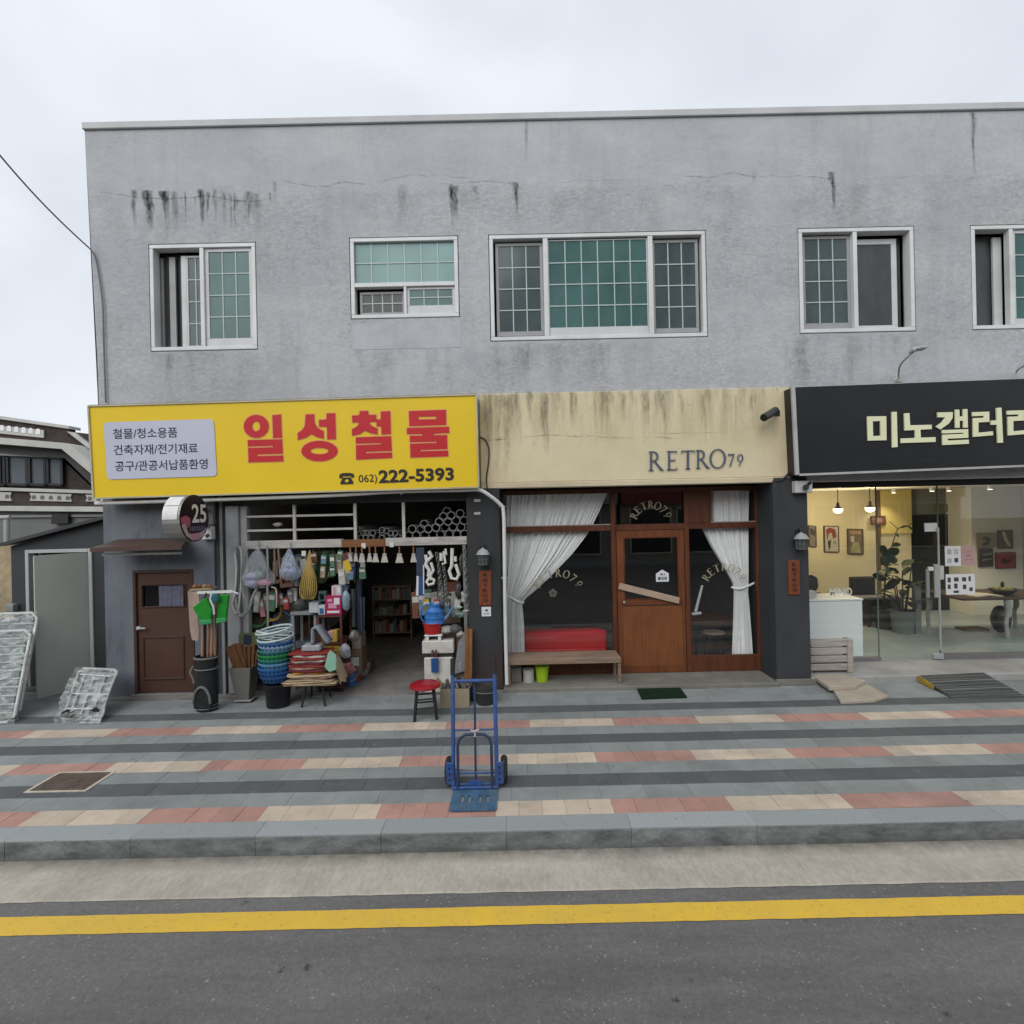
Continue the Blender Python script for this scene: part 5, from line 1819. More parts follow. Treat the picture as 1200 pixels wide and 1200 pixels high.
# --- black bin with a tower of baskets
bb_ = on_ground(326, 827)
o = thing('black_bin', 'black plastic bin under the tower of baskets', 'bin', bb_)
MB().lathe([(0, 0), (.15, 0), (.175, .29), (.185, .30), (.185, .32), (.16, .32), (.14, .03), (0, .03)], bb_, 20, 1, .85).build('body', PL('black_bin_plastic', (.010, .010, .012), .45), o, smooth=True)
bcol = [('deep blue', (.02, .075, .22)), ('deep blue', (.022, .085, .26)), ('mid blue', (.03, .13, .33)), ('sky blue', (.10, .24, .40)), ('sea green', (.03, .20, .17)), ('grass green', (.02, .22, .06)), ('teal', (.05, .20, .22)), ('pale blue', (.22, .36, .50)), ('blue', (.05, .15, .36))]
zb = .34
bc = P3(323, 790, 7.08)
nb = len(bcol)
order = ('lowest', 'second lowest', 'third from the bottom', 'fourth from the bottom', 'middle', 'sixth from the bottom', 'third from the top', 'second from the top', 'uppermost coloured')
z_hi = P(323, 752, 7.08)[1]
for i, (cn_, c) in enumerate(bcol):
    z = zb + (z_hi - zb - .06) * i / (nb - 1)
    cc_ = Vector((bc.x + rg.uniform(-.012, .012) + .012 * i / nb, bc.y + rg.uniform(-.01, .01), z))
    o = thing('plastic_basket', '%s plastic basket, %s in the tower on the black bin' % (cn_, order[i]), 'basket', cc_, 'baskets stacked on the black bin')
    m_ = PL('basket_%s' % 'abcdefghi'[i], c, .35)
    r = .215 + .02 * i / nb
    MB().lathe([(0, 0), (r * .82, 0), (r * .93, .06), (r, .065), (r * 1.03, .085), (r * .97, .09), (r * .86, .05), (r * .78, .012), (0, .012)], cc_, 28, 1, .8).build('body', m_, o, smooth=True)
    hl = MB()
    for q_ in range(9):
        a = R(205 + 130 * q_ / 8)
        hl.obox(cc_ + Vector((r * .925 * math.cos(a), r * .925 * .8 * math.sin(a), .035)), (.02, .006, .022), (0, 0, a + R(90)))
    tag(hl.build('slots', PL('basket_slot', (.006, .01, .03), .6), o), kind='stuff')
for i in range(3):
    z = z_hi + .02 + .05 * i
    o = thing('wire_basket', ('lower', 'middle', 'top')[i] + ' white rimmed basket lying askew on the tower of baskets', 'basket', (bc.x, bc.y, z), 'baskets stacked on the black bin')
    mt_ = Matrix.Rotation(R((-5, 9, -8)[i]), 3, 'Y') @ Matrix.Rotation(R((8, -10, 6)[i]), 3, 'X')
    cc_ = Vector((bc.x + (.02, -.01, .0)[i], bc.y, z))
    for rr_, zz, tr in ((.235, .05, .014), (.215, .01, .010), (.19, -.03, .009)):
        MB().tube([cc_ + mt_ @ Vector((rr_ * math.cos(R(10 * q_)), rr_ * .8 * math.sin(R(10 * q_)), zz)) for q_ in range(36)], tr, 8, closed=True).build('ring', PL('basket_white', (.42, .50, .50), .4), o, smooth=True)
    MB().lathe([(.0, -.04), (.18, -.04), (.2, .0), (.195, .0), (.175, -.03), (0, -.03)], cc_, 24, 1, .8).build('bowl', PL('basket_grey', (.10, .14, .16), .4), o, smooth=True)

# --- low table with sacks
tc = on_ground(370, 823)
tc = Vector((tc.x, 7.12, 0))
o = thing('low_table', 'low table on thin black splayed legs under the folded sacks', 'table', tc)
zt = .30
MB().box(tc.x - .30, tc.x + .30, tc.y - .17, tc.y + .19, zt, zt + .02).build('table_top', BLACKM, o, bevel=.005)
for px, py, dx, dy in ((353.5, 829, .05, .06), (381, 827.5, -.06, .06), (365, 817, .03, -.03), (388, 816.5, -.05, -.03)):
    f_ = on_ground(px, py)
    MB().cyl(f_, (f_.x + dx, f_.y + dy, zt), .015, .015, 10).build('leg', BLACKM, o, smooth=True)
z = zt + .024
BUR = mat('burlap', (.30, .225, .135), .95, .2, 30, .5, 140)
BUR2 = mat('burlap_pale', (.37, .29, .19), .95, .2, 30, .5, 140)
REDN = mat('red_mesh_sack', (.22, .028, .022), .9, .3, 40, .5, 120)
WINE = mat('wine_mesh_sack', (.11, .022, .026), .9, .3, 40, .5, 120)
PINK = mat('pinkish_sack', (.34, .20, .16), .9, .25, 30, .5, 120)
ORNG = mat('orange_sack', (.48, .19, .02), .8, .2, 20, .4, 120)
WHSK = mat('white_sack', (.40, .37, .33), .9, .2, 20, .4, 120)
lay = [(BUR, .74, 'lowest burlap'), (BUR2, .78, 'second burlap'), (BUR, .70, 'third burlap'), (PINK, .62, 'pinkish'), (BUR2, .68, 'upper burlap'), (ORNG, .50, 'orange'), (WINE, .56, 'lowest wine red'), (PINK, .54, 'faded pink'), (REDN, .58, 'lower red mesh'), (WINE, .55, 'upper wine red'), (WHSK, .54, 'white woven'), (REDN, .58, 'middle red mesh'), (WHSK, .50, 'upper white woven'), (REDN, .56, 'top red mesh')]
for i, (m_, w, nm) in enumerate(lay):
    th = .026 if i < 5 else .032
    folded(tc.x + rg.uniform(-.02, .02) + (.0 if i < 5 else -.02), tc.y + rg.uniform(-.015, .015), z, w, w * .62, th * .8, i + 3, .016, .03 if i < 3 else .0).build('folded_sack', m_, smooth=True, label=nm + ' sack folded in the pile on the low table', cat='sack', group='sacks piled on the low table')
    z += th
# draped burlap over the right side of the pile
dx0 = tc.x + .22
o = MB().grid(14, 12, lambda s, t_: Vector((dx0 + .20 * t_ + .015 * math.sin(9 * s + 3 * t_), tc.y - .16 + .34 * s, zt + .34 - .34 * t_ * t_ + .02 * math.sin(11 * s + 5 * t_)))).build('draped_sack', BUR2, smooth=True, label='pale burlap sack draped down the right side of the sack pile', cat='sack', group='sacks piled on the low table')
z0_ = z + .003
o = MB().box(tc.x - .13, tc.x + .13, tc.y - .1, tc.y + .08, z0_, z0_ + .085).build('foam_box', mat('grey_foam', (.30, .31, .33), .8, .15, 30, .3, 90), bevel=.015, label='pale grey foam block on top of the sack pile', cat='foam block')
arch = [(-.02, .0), (-.015, .20), (.0, .235), (.03, .25), (.07, .24), (.11, .19), (.22, .02)]
z1_ = z0_ + .087
ap = smooth_path([Vector((tc.x + .02 + x, tc.y, z1_ + zz)) for x, zz in arch], 4)
mb = MB()
mb.grid(len(ap) - 1, 1, lambda s, t_: ap[min(int(round(s * (len(ap) - 1))), len(ap) - 1)] + Vector((0, -.09 + .18 * t_, 0)))
o = mb.build('foam_sheet', mat('grey_foam_sheet', (.20, .22, .25), .7, .15, 20), smooth=True, label='bent grey foam sheet arched over the foam block', cat='foam sheet')
md = o.modifiers.new('thickness', 'SOLIDIFY')
md.thickness = .03
MB().poly([quad_px([(384, 766), (387, 762), (394, 768), (394, 785), (386, 788), (380, 782)], tc.y - .19)], (0, .02, 0)).build('green_packet', PL('mint_packet', (.22, .42, .32), .5), label='mint green packet tucked in the right side of the sack pile', cat='packet', bevel=.006)

# --- display shelf with boxes
sy0, sy1 = 7.48, 7.95
sx0, sx1 = P(372, 750, sy0)[0], P(401, 750, sy0)[0]
sx_d0, sx_d1 = sx0, sx1
zs_top = P(386, 721, sy0)[1]
o = thing('display_shelf', 'dark red display shelf carrying boxes inside the hardware shop entrance', 'shelf', ((sx0 + sx1) / 2, sy0, .02))
RBR = mat('dark_red_steel', (.085, .03, .025), .5, .2, 6)
for x in (sx0, sx1 - .03):
    for y in (sy0, sy1 - .03):
        MB().box(x, x + .03, y, y + .03, .023, zs_top + .0).build('upright', RBR, o)
for z in (.08, .42, .72, zs_top - .028):
    MB().box(sx0 - .002, sx1 + .002, sy0 - .002, sy1 + .002, z, z + .026).build('shelf_board', RBR, o)
gx0, gx1 = P(340, 720, 7.62)[0], P(371, 720, 7.62)[0]
zg = P(355, 717, 7.62)[1]
o = thing('steel_table', 'small grey steel table left of the display shelf', 'table', ((gx0 + gx1) / 2, 7.7, .02))
MB().box(gx0, gx1, 7.62, 8.0, zg - .05, zg).build('table_top', GREYM, o, bevel=.004)
for x in (gx0 + .01, gx1 - .05):
    for y in (7.63, 7.95):
        MB().box(x, x + .04, y, y + .04, .023, zg - .051).build('leg', GREYM, o)


def carton(px0, px1, py0, py1, Y, dep, nm, c, label, prints=(), rough=.6, rz=0.0):
    x0, x1 = P(px0, (py0 + py1) / 2, Y)[0], P(px1, (py0 + py1) / 2, Y)[0]
    z0, z1 = P((px0 + px1) / 2, py1, Y)[1], P((px0 + px1) / 2, py0, Y)[1]
    o = thing('carton', label, 'box', ((x0 + x1) / 2, Y, z0))
    MB().box(x0, x1, Y, Y + dep, z0, z1).build('body', PL(nm, c, rough), o, bevel=.004)
    for i, (a, b, c_, d, nm2, cc_) in enumerate(prints):
        MB().box(x0 + (x1 - x0) * a, x0 + (x1 - x0) * b, Y - .0025 - .001 * i, Y - .0008 - .001 * i, z0 + (z1 - z0) * c_, z0 + (z1 - z0) * d).build('print', PL(nm2, cc_, rough), o)
    return o


carton(381, 400, 698.5, 720.5, 7.49, .16, 'magenta_card', (.30, .012, .075), 'magenta printed carton on the display shelf', ((.12, .88, .1, .22, 'print_white', (.6, .58, .6)), (.2, .7, .35, .62, 'print_pink', (.55, .24, .33)), (.55, .9, .55, .9, 'print_white', 0), (.15, .45, .7, .85, 'print_pink', 0)))
carton(373, 380.8, 709.5, 720.5, 7.5, .12, 'white_card', (.45, .48, .5), 'small white and blue carton left of the magenta carton', ((.2, .8, .1, .7, 'print_blue', (.03, .09, .25)),))
carton(362, 372.8, 706, 719, 7.55, .16, 'white_card', 0, 'white carton on the corner of the steel table', ((0.02, .98, .0, .08, 'print_navy', (.02, .03, .06)),))
carton(373, 381.5, 693, 705, 7.66, .1, 'teal_card', (.16, .28, .28), 'teal carton with a dark window behind the blue carton', ((.2, .8, .2, .75, 'print_black', (.01, .02, .02)),))
carton(388.5, 400, 686.5, 698, 7.56, .12, 'pale_card', (.46, .45, .47), 'pale pink and white carton stacked behind the magenta carton', ((.2, .4, .1, .9, 'print_pink2', (.42, .25, .25)), (.6, .9, .3, .8, 'print_white', 0)))
carton(401, 407, 686, 692, 7.62, .1, 'slate_card', (.13, .17, .24), 'slate blue carton at the right of the pale carton')
o = thing('plastic_pack', 'clear plastic wrapped blue pack hanging at the right of the boxes', 'pack', P3(406, 715, 7.5))
blob(MB(), P3(405.5, 704, 7.52), (.065, .05, .155), 3, rough=.08).build('pack', mat('wrapped_blue', (.17, .24, .28), .2, .35, 25), o, smooth=True)
blob(MB(), P3(351, 708, 7.75), (.10, .09, .10), 9, rough=.1, flat=.25).build('metal_canister', mat('dull_canister', (.10, .105, .11), .4, .3, 12), smooth=True, label='dull grey canister standing on the steel table', cat='canister')
for i in range(5):
    z = .45 + .05 * i
    MB().box(sx0 + .04, sx1 - .05 + .006 * (i % 2), sy0 + .02, sy1 - .1, z, z + .047).build('flat_pack', PL('yellow_pack' if i > 1 else 'ochre_pack', (.36, .27, .03) if i > 1 else (.24, .16, .035), .5), label=('lowest ochre', 'upper ochre', 'lower yellow', 'middle yellow', 'top yellow')[i] + ' flat pack stacked on the display shelf', cat='pack', bevel=.006)
for i, (px, py, s_, c, nm) in enumerate(((399, 763, .09, (.24, .25, .26), 'grey'), (404, 784, .08, (.20, .07, .07), 'reddish'), (398, 786, .09, (.16, .15, .14), 'dark'), (410, 745, .07, (.14, .13, .12), 'brownish'))):
    o = thing('goods_bag', nm + ' crumpled plastic bag of goods hanging on the side of the display shelf', 'bag', P3(px, py, 7.5))
    blob(MB(), P3(px + 5, py, 7.5), (s_, .06, s_ * 1.25), i + 60, rough=.16).build('bag', mat('bag_' + nm, c, .3, .5, 22), o, smooth=True)
carton(386, 401, 782, 798, 7.46, .1, 'grey_card', (.30, .31, .32), 'pale grey carton on the floor below the display shelf')
for i, (px, pt, pb_, c) in enumerate(((420, 645, 745, (.05, .06, .08)), (414, 690, 735, (.09, .10, .11)), (424, 700, 740, (.06, .08, .12)))):
    MB().grid(8, 10, lambda s, t_: Vector((P(px, 690, 7.7)[0] + (.10 * s - .05) * (1 - .3 * t_), 7.7 + .03 * math.sin(9 * s + i), P(px, pt + (pb_ - pt) * t_, 7.7)[1]))).build('hanging_cloth', mat('work_cloth_%s' % 'abc'[i], c, .9, .3, 15), smooth=True, label=('long dark', 'short grey', 'navy')[i] + ' work cloth hanging beside the display shelf', cat='cloth')

# --- things hung under the crossbeam
HYF = 7.46


def hanging_bag(px, py0, py1, w, m, label, seed, inner=()):
    o = thing('plastic_bag', label, 'bag', P3(px, py1, HYF))
    top = P3(px, py0, HYF)
    bot = P3(px, py1, HYF)
    h = top.z - bot.z
    rr_ = random.Random(seed)
    n, ph = 20, rr_.uniform(0, 6)
    mb = MB()
    vv, ff = [], []
    prof = [(0, 1.0), (.018, 1.0), (.03, .93), (.20 * w, .84), (.34 * w, .7), (.46 * w, .5), (.54 * w, .3), (.50 * w, .12), (.30 * w, .02), (0, .0)]
    for r, t_ in prof:
        for i in range(n):
            a = 2 * math.pi * i / n
            k_ = 1 + .16 * math.sin(3 * a + ph + 4 * t_) + .10 * math.sin(5 * a + 2 * ph - 6 * t_) + .07 * math.sin(8 * a + ph)
            vv.append(bot + Vector((r * k_ * math.cos(a), .6 * r * k_ * math.sin(a), h * t_)))
    for j in range(len(prof) - 1):
        for i in range(n):
            l = (i + 1) % n
            ff.append((j * n + i, j * n + l, (j + 1) * n + l, (j + 1) * n + i))
    mb.add(vv, ff)
    mb.build('film', m, o, smooth=True)
    for q_, (dx, dz, s3, mm) in enumerate(inner):
        blob(MB(), bot + Vector((dx, 0, dz)), s3, seed + q_, rough=.08).build('content', mm, o, smooth=True)
    MB().tube([top + Vector((0, 0, .10)), top + Vector((.01, 0, .04)), top], .006, 6).build('loop', GREYM, o)
    return o


def m_clear(name, tint, dens=.35, rough=.18):
    t = NT(name)
    w_ = t.noise(26, 5, .7, (1, 1, .5), dist=1.2)
    nb_ = t.bump(w_, .6, .02)
    b_ = t.principled(tint, rough, 0, .6, nb_)
    t.put(b_.inputs['Alpha'], t.rng(w_, .35, .65, dens * .6, min(1, dens * 1.6)))
    return t.mat


CLEAR = m_clear('clear_film', (.55, .58, .62), .24)
CLEARB = m_clear('bluish_film', (.38, .43, .54), .4)
LILAC = PL('lilac_slippers', (.26, .28, .42), .5)
PINKP = PL('pink_goods', (.45, .20, .27), .5)
SKYP = PL('skyblue_goods', (.22, .27, .38), .5)
hanging_bag(303, 641, 690, .36, CLEAR, 'clear plastic bag of lilac and pink goods hanging at the left of the crossbeam', 4, ((-.09, .08, (.11, .08, .06), LILAC), (-.07, .19, (.12, .08, .055), LILAC), (.09, .09, (.11, .07, .05), PINKP), (.02, .2, (.09, .07, .07), PL('greenish_goods', (.12, .17, .16), .5))))
hanging_bag(340, 643, 680, .24, CLEARB, 'bluish plastic bag of wrapped rolls hanging under the crossbeam', 8, ((-.05, .13, (.08, .07, .07), SKYP), (.05, .12, (.08, .07, .08), SKYP), (.0, .22, (.07, .06, .05), SKYP)))
o = thing('rope_net', 'yellow net bag of rope hanging under the crossbeam', 'net bag', P3(362, 700, HYF))
for i in range(9):
    a = -1 + 2 * i / 8
    MB().tube(smooth_path([P3(363, 645, HYF), P3(362 + 3 * a, 662, HYF - .02), P3(362 + 8 * a, 678, HYF - .05 * (1 - a * a)), P3(361 + 9.5 * a, 694, HYF - .06 * (1 - a * a)), P3(361 + 6 * a, 702, HYF)], 4), .011, 6).build('strand', mat('yellow_rope', (.34, .24, .07), .8, .3, 30), o, smooth=True)
blob(MB(), P3(361, 685, HYF + .02), (.085, .05, .16), 12, rough=.06).build('content', mat('straw_fill', (.20, .14, .06), .9, .4, 30), o, smooth=True)
o = thing('green_tarpaulin', 'folded dark green tarpaulin hanging in the shop entrance', 'tarpaulin', P3(380, 670, 7.6))
MB().grid(10, 8, lambda s, t_: Vector((P(367 + 24 * s - 6 * t_ * s, 660, 7.6)[0], 7.6 + .04 * math.sin(7 * s + 2 * t_), P(380, 645 + (30 + 8 * math.sin(s * 3)) * t_, 7.6)[1]))).build('sheet', mat('green_tarp', (.022, .05, .018), .6, .25, 8), o, smooth=True)
q = quad_px([(402, 658), (408.5, 655), (412, 667), (405, 671)], HYF)
o = thing('price_tag', 'bright yellow tag hanging in the shop entrance', 'tag', q[0])
MB().slab(q, (0, .01, 0)).build('card', PL('yellow_tag', (.50, .36, .02), .5), o)
MB().slab(quad_px([(401, 649), (407, 647), (408, 655), (402.5, 657)], HYF), (0, .01, 0)).build('header', PL('red_tag', (.12, .03, .03), .5), o)
# cords and hoses at the left rail
for i, (pts, r, c, lb) in enumerate((
        ([(276, 641), (276.5, 660), (275, 690), (279, 715), (284, 722), (292, 714), (296, 700), (301, 690)], .020, 0, 'thick grey hose looped beside the shutter rail'),
        ([(281, 640), (283, 655), (282, 690), (278, 718), (272, 708), (277, 694)], .012, 1, 'pale cord hanging in a loop beside the shutter rail'),
        ([(291, 641), (287, 652), (283.5, 662), (283.5, 690), (290, 708), (287, 718), (279, 722)], .010, 0, 'thin grey cord hanging from the crossbeam end'),
        ([(313, 640), (314, 665), (313.5, 690), (314, 715), (314, 737)], .016, 0, 'straight grey strap hanging below the clear plastic bag'),
        ([(318, 688), (323, 690), (324, 700), (324, 712)], .008, 1, 'short white cord end hanging by the strap'),
        ([(275, 648), (277, 664), (276, 686), (274, 700)], .016, 1, 'white tube clipped to the shutter rail'))):
    MB().tube(smooth_path([P3(x, y, HYF - .02 - .006 * i) for x, y in pts], 5), r, 8).build('hose', (mat('grey_hose', (.24, .24, .235), .5, .2, 20), mat('pale_cord', (.42, .42, .40), .6, .15, 20))[c], smooth=True, label=lb, cat='hose')
# wooden tool handles
for i, (x0, y0, x1, y1) in enumerate(((321.5, 641, 322.5, 680), (326, 641, 329.5, 684))):
    o = thing('hanging_tool', ('left', 'right')[i] + ' wooden handled mattock hanging beside the bluish bag', 'tool', P3(x1, y1, 7.5))
    MB().cyl(P3(x0, y0, 7.5), P3(x1, y1, 7.5), .014, .017, 10).build('handle', wood('tool_handle', (.26, .17, .11), (.17, .10, .06), .5), o, smooth=True)
    MB().bar(P3(x1 - 4 + 3 * i, y1 + 3, 7.5), P3(x1 + 7 + 8 * i, y1 + 1, 7.5), .05, .06).build('head', wood('tool_head', (.13, .07, .045), (.07, .04, .03), .6), o, bevel=.01)
# paint brushes below the orange board
for i, (px, s_) in enumerate(((410.5, .8), (417, .8), (424, 1.2), (433, 1.0), (440, 1.2), (450.5, 1.3), (468, 1.5), (484.5, 1.2))):
    o = thing('paint_brush', '%s white bristled paint brush hanging under the crossbeam, counted from the yellow tag' % ('first', 'second', 'third', 'fourth', 'fifth', 'sixth', 'seventh', 'eighth')[i], 'brush', P3(px, 655, HYF), 'brushes hanging under the crossbeam')
    c = P3(px, 643, HYF)
    MB().cyl(c + Vector((0, 0, .03)), c + Vector((0, 0, -.07)), .010, .012, 8).build('handle', wood('brush_handle', (.30, .14, .06), (.2, .09, .04), .5), o, smooth=True)
    MB().box(c.x - .022 * s_, c.x + .022 * s_, c.y - .014, c.y + .014, c.z - .105, c.z - .07).build('ferrule', ALU, o, bevel=.003)
    MB().poly([[(c.x - .022 * s_, c.y - .012, c.z - .105), (c.x + .022 * s_, c.y - .012, c.z - .105), (c.x + .04 * s_, c.y - .012, c.z - .16 - .03 * s_), (c.x - .04 * s_, c.y - .012, c.z - .16 - .03 * s_)]], (0, .024, 0)).build('bristles', mat('pale_bristle', (.42, .40, .35), .9, .3, 60, stretch=(3, 1, .3)), o)
# small price cards on the beam
for i, (px, py) in enumerate(((356, 648.5), (426, 639.5), (459, 638))):
    q = quad_px([(px - 2.5, py - 3), (px + 2.5, py - 3.1), (px + 2.5, py + 3), (px - 2.5, py + 3.1)], HY - .03)
    MB().slab(q, (0, -.003, 0)).build('price_card', PL('card_white', (.55, .54, .50), .6), label=('price card below the left stretch of the crossbeam', 'price card on the orange part of the crossbeam', 'price card right of the orange part of the crossbeam')[i], cat='card')
# blue packaged saw
o = thing('packaged_saw', 'navy and blue packaged saw hanging right of the doorway', 'saw', P3(492, 690, HYF))
MB().slab(quad_px([(487.5, 642), (497, 641.5), (497, 674), (488, 674.5)], HYF), (0, .02, 0)).build('sleeve', PL('navy_sleeve', (.035, .045, .075), .4), o)
MB().slab(quad_px([(488, 675), (497, 674.5), (496.5, 698), (488.5, 698.5)], HYF - .004), (0, .02, 0)).build('blue_card', PL('blue_card', (.03, .07, .20), .4), o)
MB().slab(quad_px([(488.2, 675), (490.6, 675), (490.2, 698), (487.6, 698)], HYF - .008), (0, .01, 0)).build('white_edge', WHITE, o)
MB().slab(quad_px([(495.6, 662), (497, 662), (497, 696), (495.9, 696)], HYF - .008), (0, .01, 0)).build('white_edge', WHITE, o)
# white linked pipes and chains
WHG = mat('white_fitting', (.58, .57, .54), .45, .1, 12)
for pts, r, lb in (
        ([(502.5, 646), (506, 652), (500, 658), (499, 662), (503, 668), (502, 674), (506, 679)], .028, 'zigzag string of white pipe fittings hanging right of the doorway'),
        ([(499, 650), (499.5, 656)], .024, 'short white pipe piece hanging beside the packaged saw'),
        ([(505, 659), (508, 668), (503, 677), (500, 682), (502, 685.5), (508, 684), (509, 680), (505, 677.5)], .022, 'white hooked pipe fitting below the zigzag string'),
        ([(517, 648), (517, 657)], .026, 'single short white pipe piece hanging right of the zigzag string'),
        ([(522, 643), (523, 650), (520, 646), (522, 660), (518, 661)], .018, 'grey white hook bundle hanging from the crossbeam'),
        ([(530, 642.5), (529.5, 663), (526.5, 669), (529, 677.5), (535, 679), (538, 673), (535.5, 666), (534, 661)], .026, 'large white looped pipe hook hanging near the pier'),
        ([(533.5, 652), (534, 658)], .022, 'small white pipe piece beside the large white hook')):
    MB().tube([P3(x, y, HYF - .03) for x, y in pts], r, 10).build('pipe_fitting', WHG, smooth=True, label=lb, cat='pipe fitting')
CHN = mat('dull_chain', (.16, .16, .155), .4, .3, 20, metal=.5)
for i, (pts, lb) in enumerate((([(512, 650), (515, 668), (517, 686), (521, 703)], 'left steel chain'), ([(520, 664), (522, 680), (523, 692), (524, 705)], 'middle steel chain'), ([(545, 645), (546, 670), (548, 690), (549, 715)], 'steel chain nearest the pier'))):
    o = thing('steel_chain', lb + ' hanging below the crossbeam', 'chain', P3(*pts[0], HYF), 'chains hanging below the crossbeam')
    pth = smooth_path([P3(x, y, HYF) for x, y in pts], 5)
    for j, p in enumerate(pth):
        a = R(30 + 90 * (j % 2))
        MB().tube([p + Vector((.022 * math.cos(R(45 * q_)) * math.cos(a), .022 * math.cos(R(45 * q_)) * math.sin(a), .034 * math.sin(R(45 * q_)))) for q_ in range(8)], .008, 6, closed=True).build('link', CHN, o, smooth=True)
for i, (px, py, sx, sz, c) in enumerate(((537, 692, .05, .12, (.05, .05, .05)), (541, 660, .04, .14, (.06, .065, .065)), (544, 700, .06, .10, (.25, .26, .25)), (547, 716, .05, .05, (.34, .34, .31)), (539, 720, .08, .05, (.10, .16, .14)), (536, 712, .07, .035, (.32, .38, .35)))):
    blob(MB(), P3(px, py, 7.5), (sx, .05, sz), i + 80, rough=.2).build('hanging_pack', mat('pack_%s' % 'abcdef'[i], c, .35, .6, 30), smooth=True, label=('black pack below the large white hook', 'tall dark pack beside the pier', 'grey white pack beside the pier', 'small pale pack low beside the pier', 'dark teal pack right of the watering can', 'pale mint pack right of the watering can')[i], cat='pack')

# --- right of the doorway: foam boxes, basin, watering can
FOAM = mat('styrofoam', (.52, .50, .46), .9, .15, 8, .2, 60, dirt=.45, dirtcol=(.24, .22, .19))
fx0, fx1 = P(496, 775, 7.35)[0], P(531, 775, 7.35)[0]
zz = [P(513, y, 7.35)[1] for y in (800, 770.5, 766, 751)]
MB().box(fx0 + .01, fx1 - .01, 7.35, 7.68, .024, zz[1]).build('foam_box', FOAM, bevel=.015, label='lower dirty white styrofoam box right of the doorway', cat='box')
MB().box(fx0 + .0, fx1 + .0, 7.37, 7.66, zz[1] + .001, zz[2]).build('gap_strip', mat('dark_gap', (.03, .03, .028), .8), label='dark strip in the gap between the two styrofoam boxes', cat='tray')  # dark strip laid in to fill the gap between the boxes
MB().box(fx0 - .012, fx1 + .012, 7.34, 7.69, zz[2] + .001, zz[3]).build('foam_box', FOAM, bevel=.012, label='upper dirty white styrofoam box with cracked front', cat='box')
o = thing('plastic_stand', 'small white plastic stand on the upper styrofoam box', 'stand', P3(506, 748, 7.4))
zb0, zb1 = zz[3] + .001, P(506, 744.5, 7.35)[1]
xa, xb = P(497, 748, 7.35)[0], P(518, 748, 7.35)[0]
MB().box(xa, xb, 7.36, 7.62, zb1 - .02, zb1).build('top', WHITE, o, bevel=.004)
for x in (xa + .02, xb - .06):
    MB().box(x, x + .04, 7.37, 7.6, zb0, zb1 - .021).build('foot', WHITE, o)
bs_c = P3(507.5, 744, 7.48)
rb = .145
hb_ = P(507, 731, 7.48)[1] - bs_c.z
o = thing('red_basin', 'red plastic basin under the blue watering can', 'basin', bs_c)
MB().lathe([(0, 0), (rb * .82, 0), (rb * .98, hb_ * .9), (rb * 1.05, hb_ * .92), (rb * 1.05, hb_), (rb * .95, hb_), (rb * .8, .015), (0, .015)], (bs_c.x, bs_c.y, zb1 + .001), 24).build('body', PL('red_plastic', (.36, .022, .02), .35), o, smooth=True)
wc = Vector((P(509, 720, 7.48)[0], 7.48, P(509, 730.5, 7.48)[1]))
hw_ = P(509, 708, 7.48)[1] - wc.z
o = thing('watering_can', 'bright blue plastic watering can on the red basin', 'watering can', wc)
BLUP = mat('blue_can_plastic', (.035, .15, .42), .4, .3, 14)
MB().lathe([(0, 0), (.145, 0), (.15, .012), (.138, .03), (.142, hw_ * .30), (.148, hw_ * .33), (.138, hw_ * .36), (.135, hw_ * .60), (.142, hw_ * .63), (.130, hw_ * .66), (.088, hw_ * .80), (.084, hw_ * .86), (.096, hw_ * 1.0), (.086, hw_ * 1.0), (.07, hw_ * .86), (0, hw_ * .8)], wc, 28, 1, .85).build('body', BLUP, o, smooth=True)
MB().tube(smooth_path([wc + Vector((.13, 0, .05)), wc + Vector((.19, 0, .10)), wc + Vector((.25, -.02, .19)), wc + Vector((.29, -.03, .24))], 4), [.028] * 5 + [.02] * 4 + [.016] * 4, 10).build('spout', PL('pale_blue_plastic', (.12, .19, .36), .35), o, smooth=True)
MB().tube(smooth_path([wc + Vector((-.06, 0, hw_ * .95)), wc + Vector((-.12, 0, hw_ * 1.0)), wc + Vector((-.185, 0, hw_ * .7)), wc + Vector((-.19, 0, .08)), wc + Vector((-.15, 0, .03))], 4), .012, 8).build('handle', BLUP, o, smooth=True)
for i, (px, py, sx, sz, c) in enumerate(((524, 738, .11, .06, (.26, .26, .25)), (533, 737, .09, .07, (.10, .10, .10)), (539, 743, .06, .05, (.38, .35, .28)))):
    blob(MB(), P3(px, py, 7.46), (sx, .09, sz), i + 100, rough=.14).build('wrapped_pack', mat('wrap_%s' % 'abc'[i], c, .3, .5, 25), smooth=True, label=('grey plastic pack right of the red basin', 'black and white pack at the edge of the styrofoam box', 'small beige pack beside the timber posts')[i], cat='pack')
# trowel-like spray bottle hung on the foam box
o = thing('hand_tool', 'blue tool with brown grip hanging in front of the styrofoam box', 'tool', P3(509, 790, 7.3))
MB().slab(quad_px([(505, 772), (513.5, 771.5), (513.5, 788), (505.5, 788.5)], 7.29), (0, .03, 0)).build('blade', PL('blue_tool', (.02, .07, .22), .35), o, bevel=.006)
for dx in (-2, 2):
    blob(MB(), P3(509 + dx, 765.5, 7.29), (.022, .02, .055), 5, rough=.05).build('grip', PL('brown_grip', (.10, .045, .04), .5), o, smooth=True)
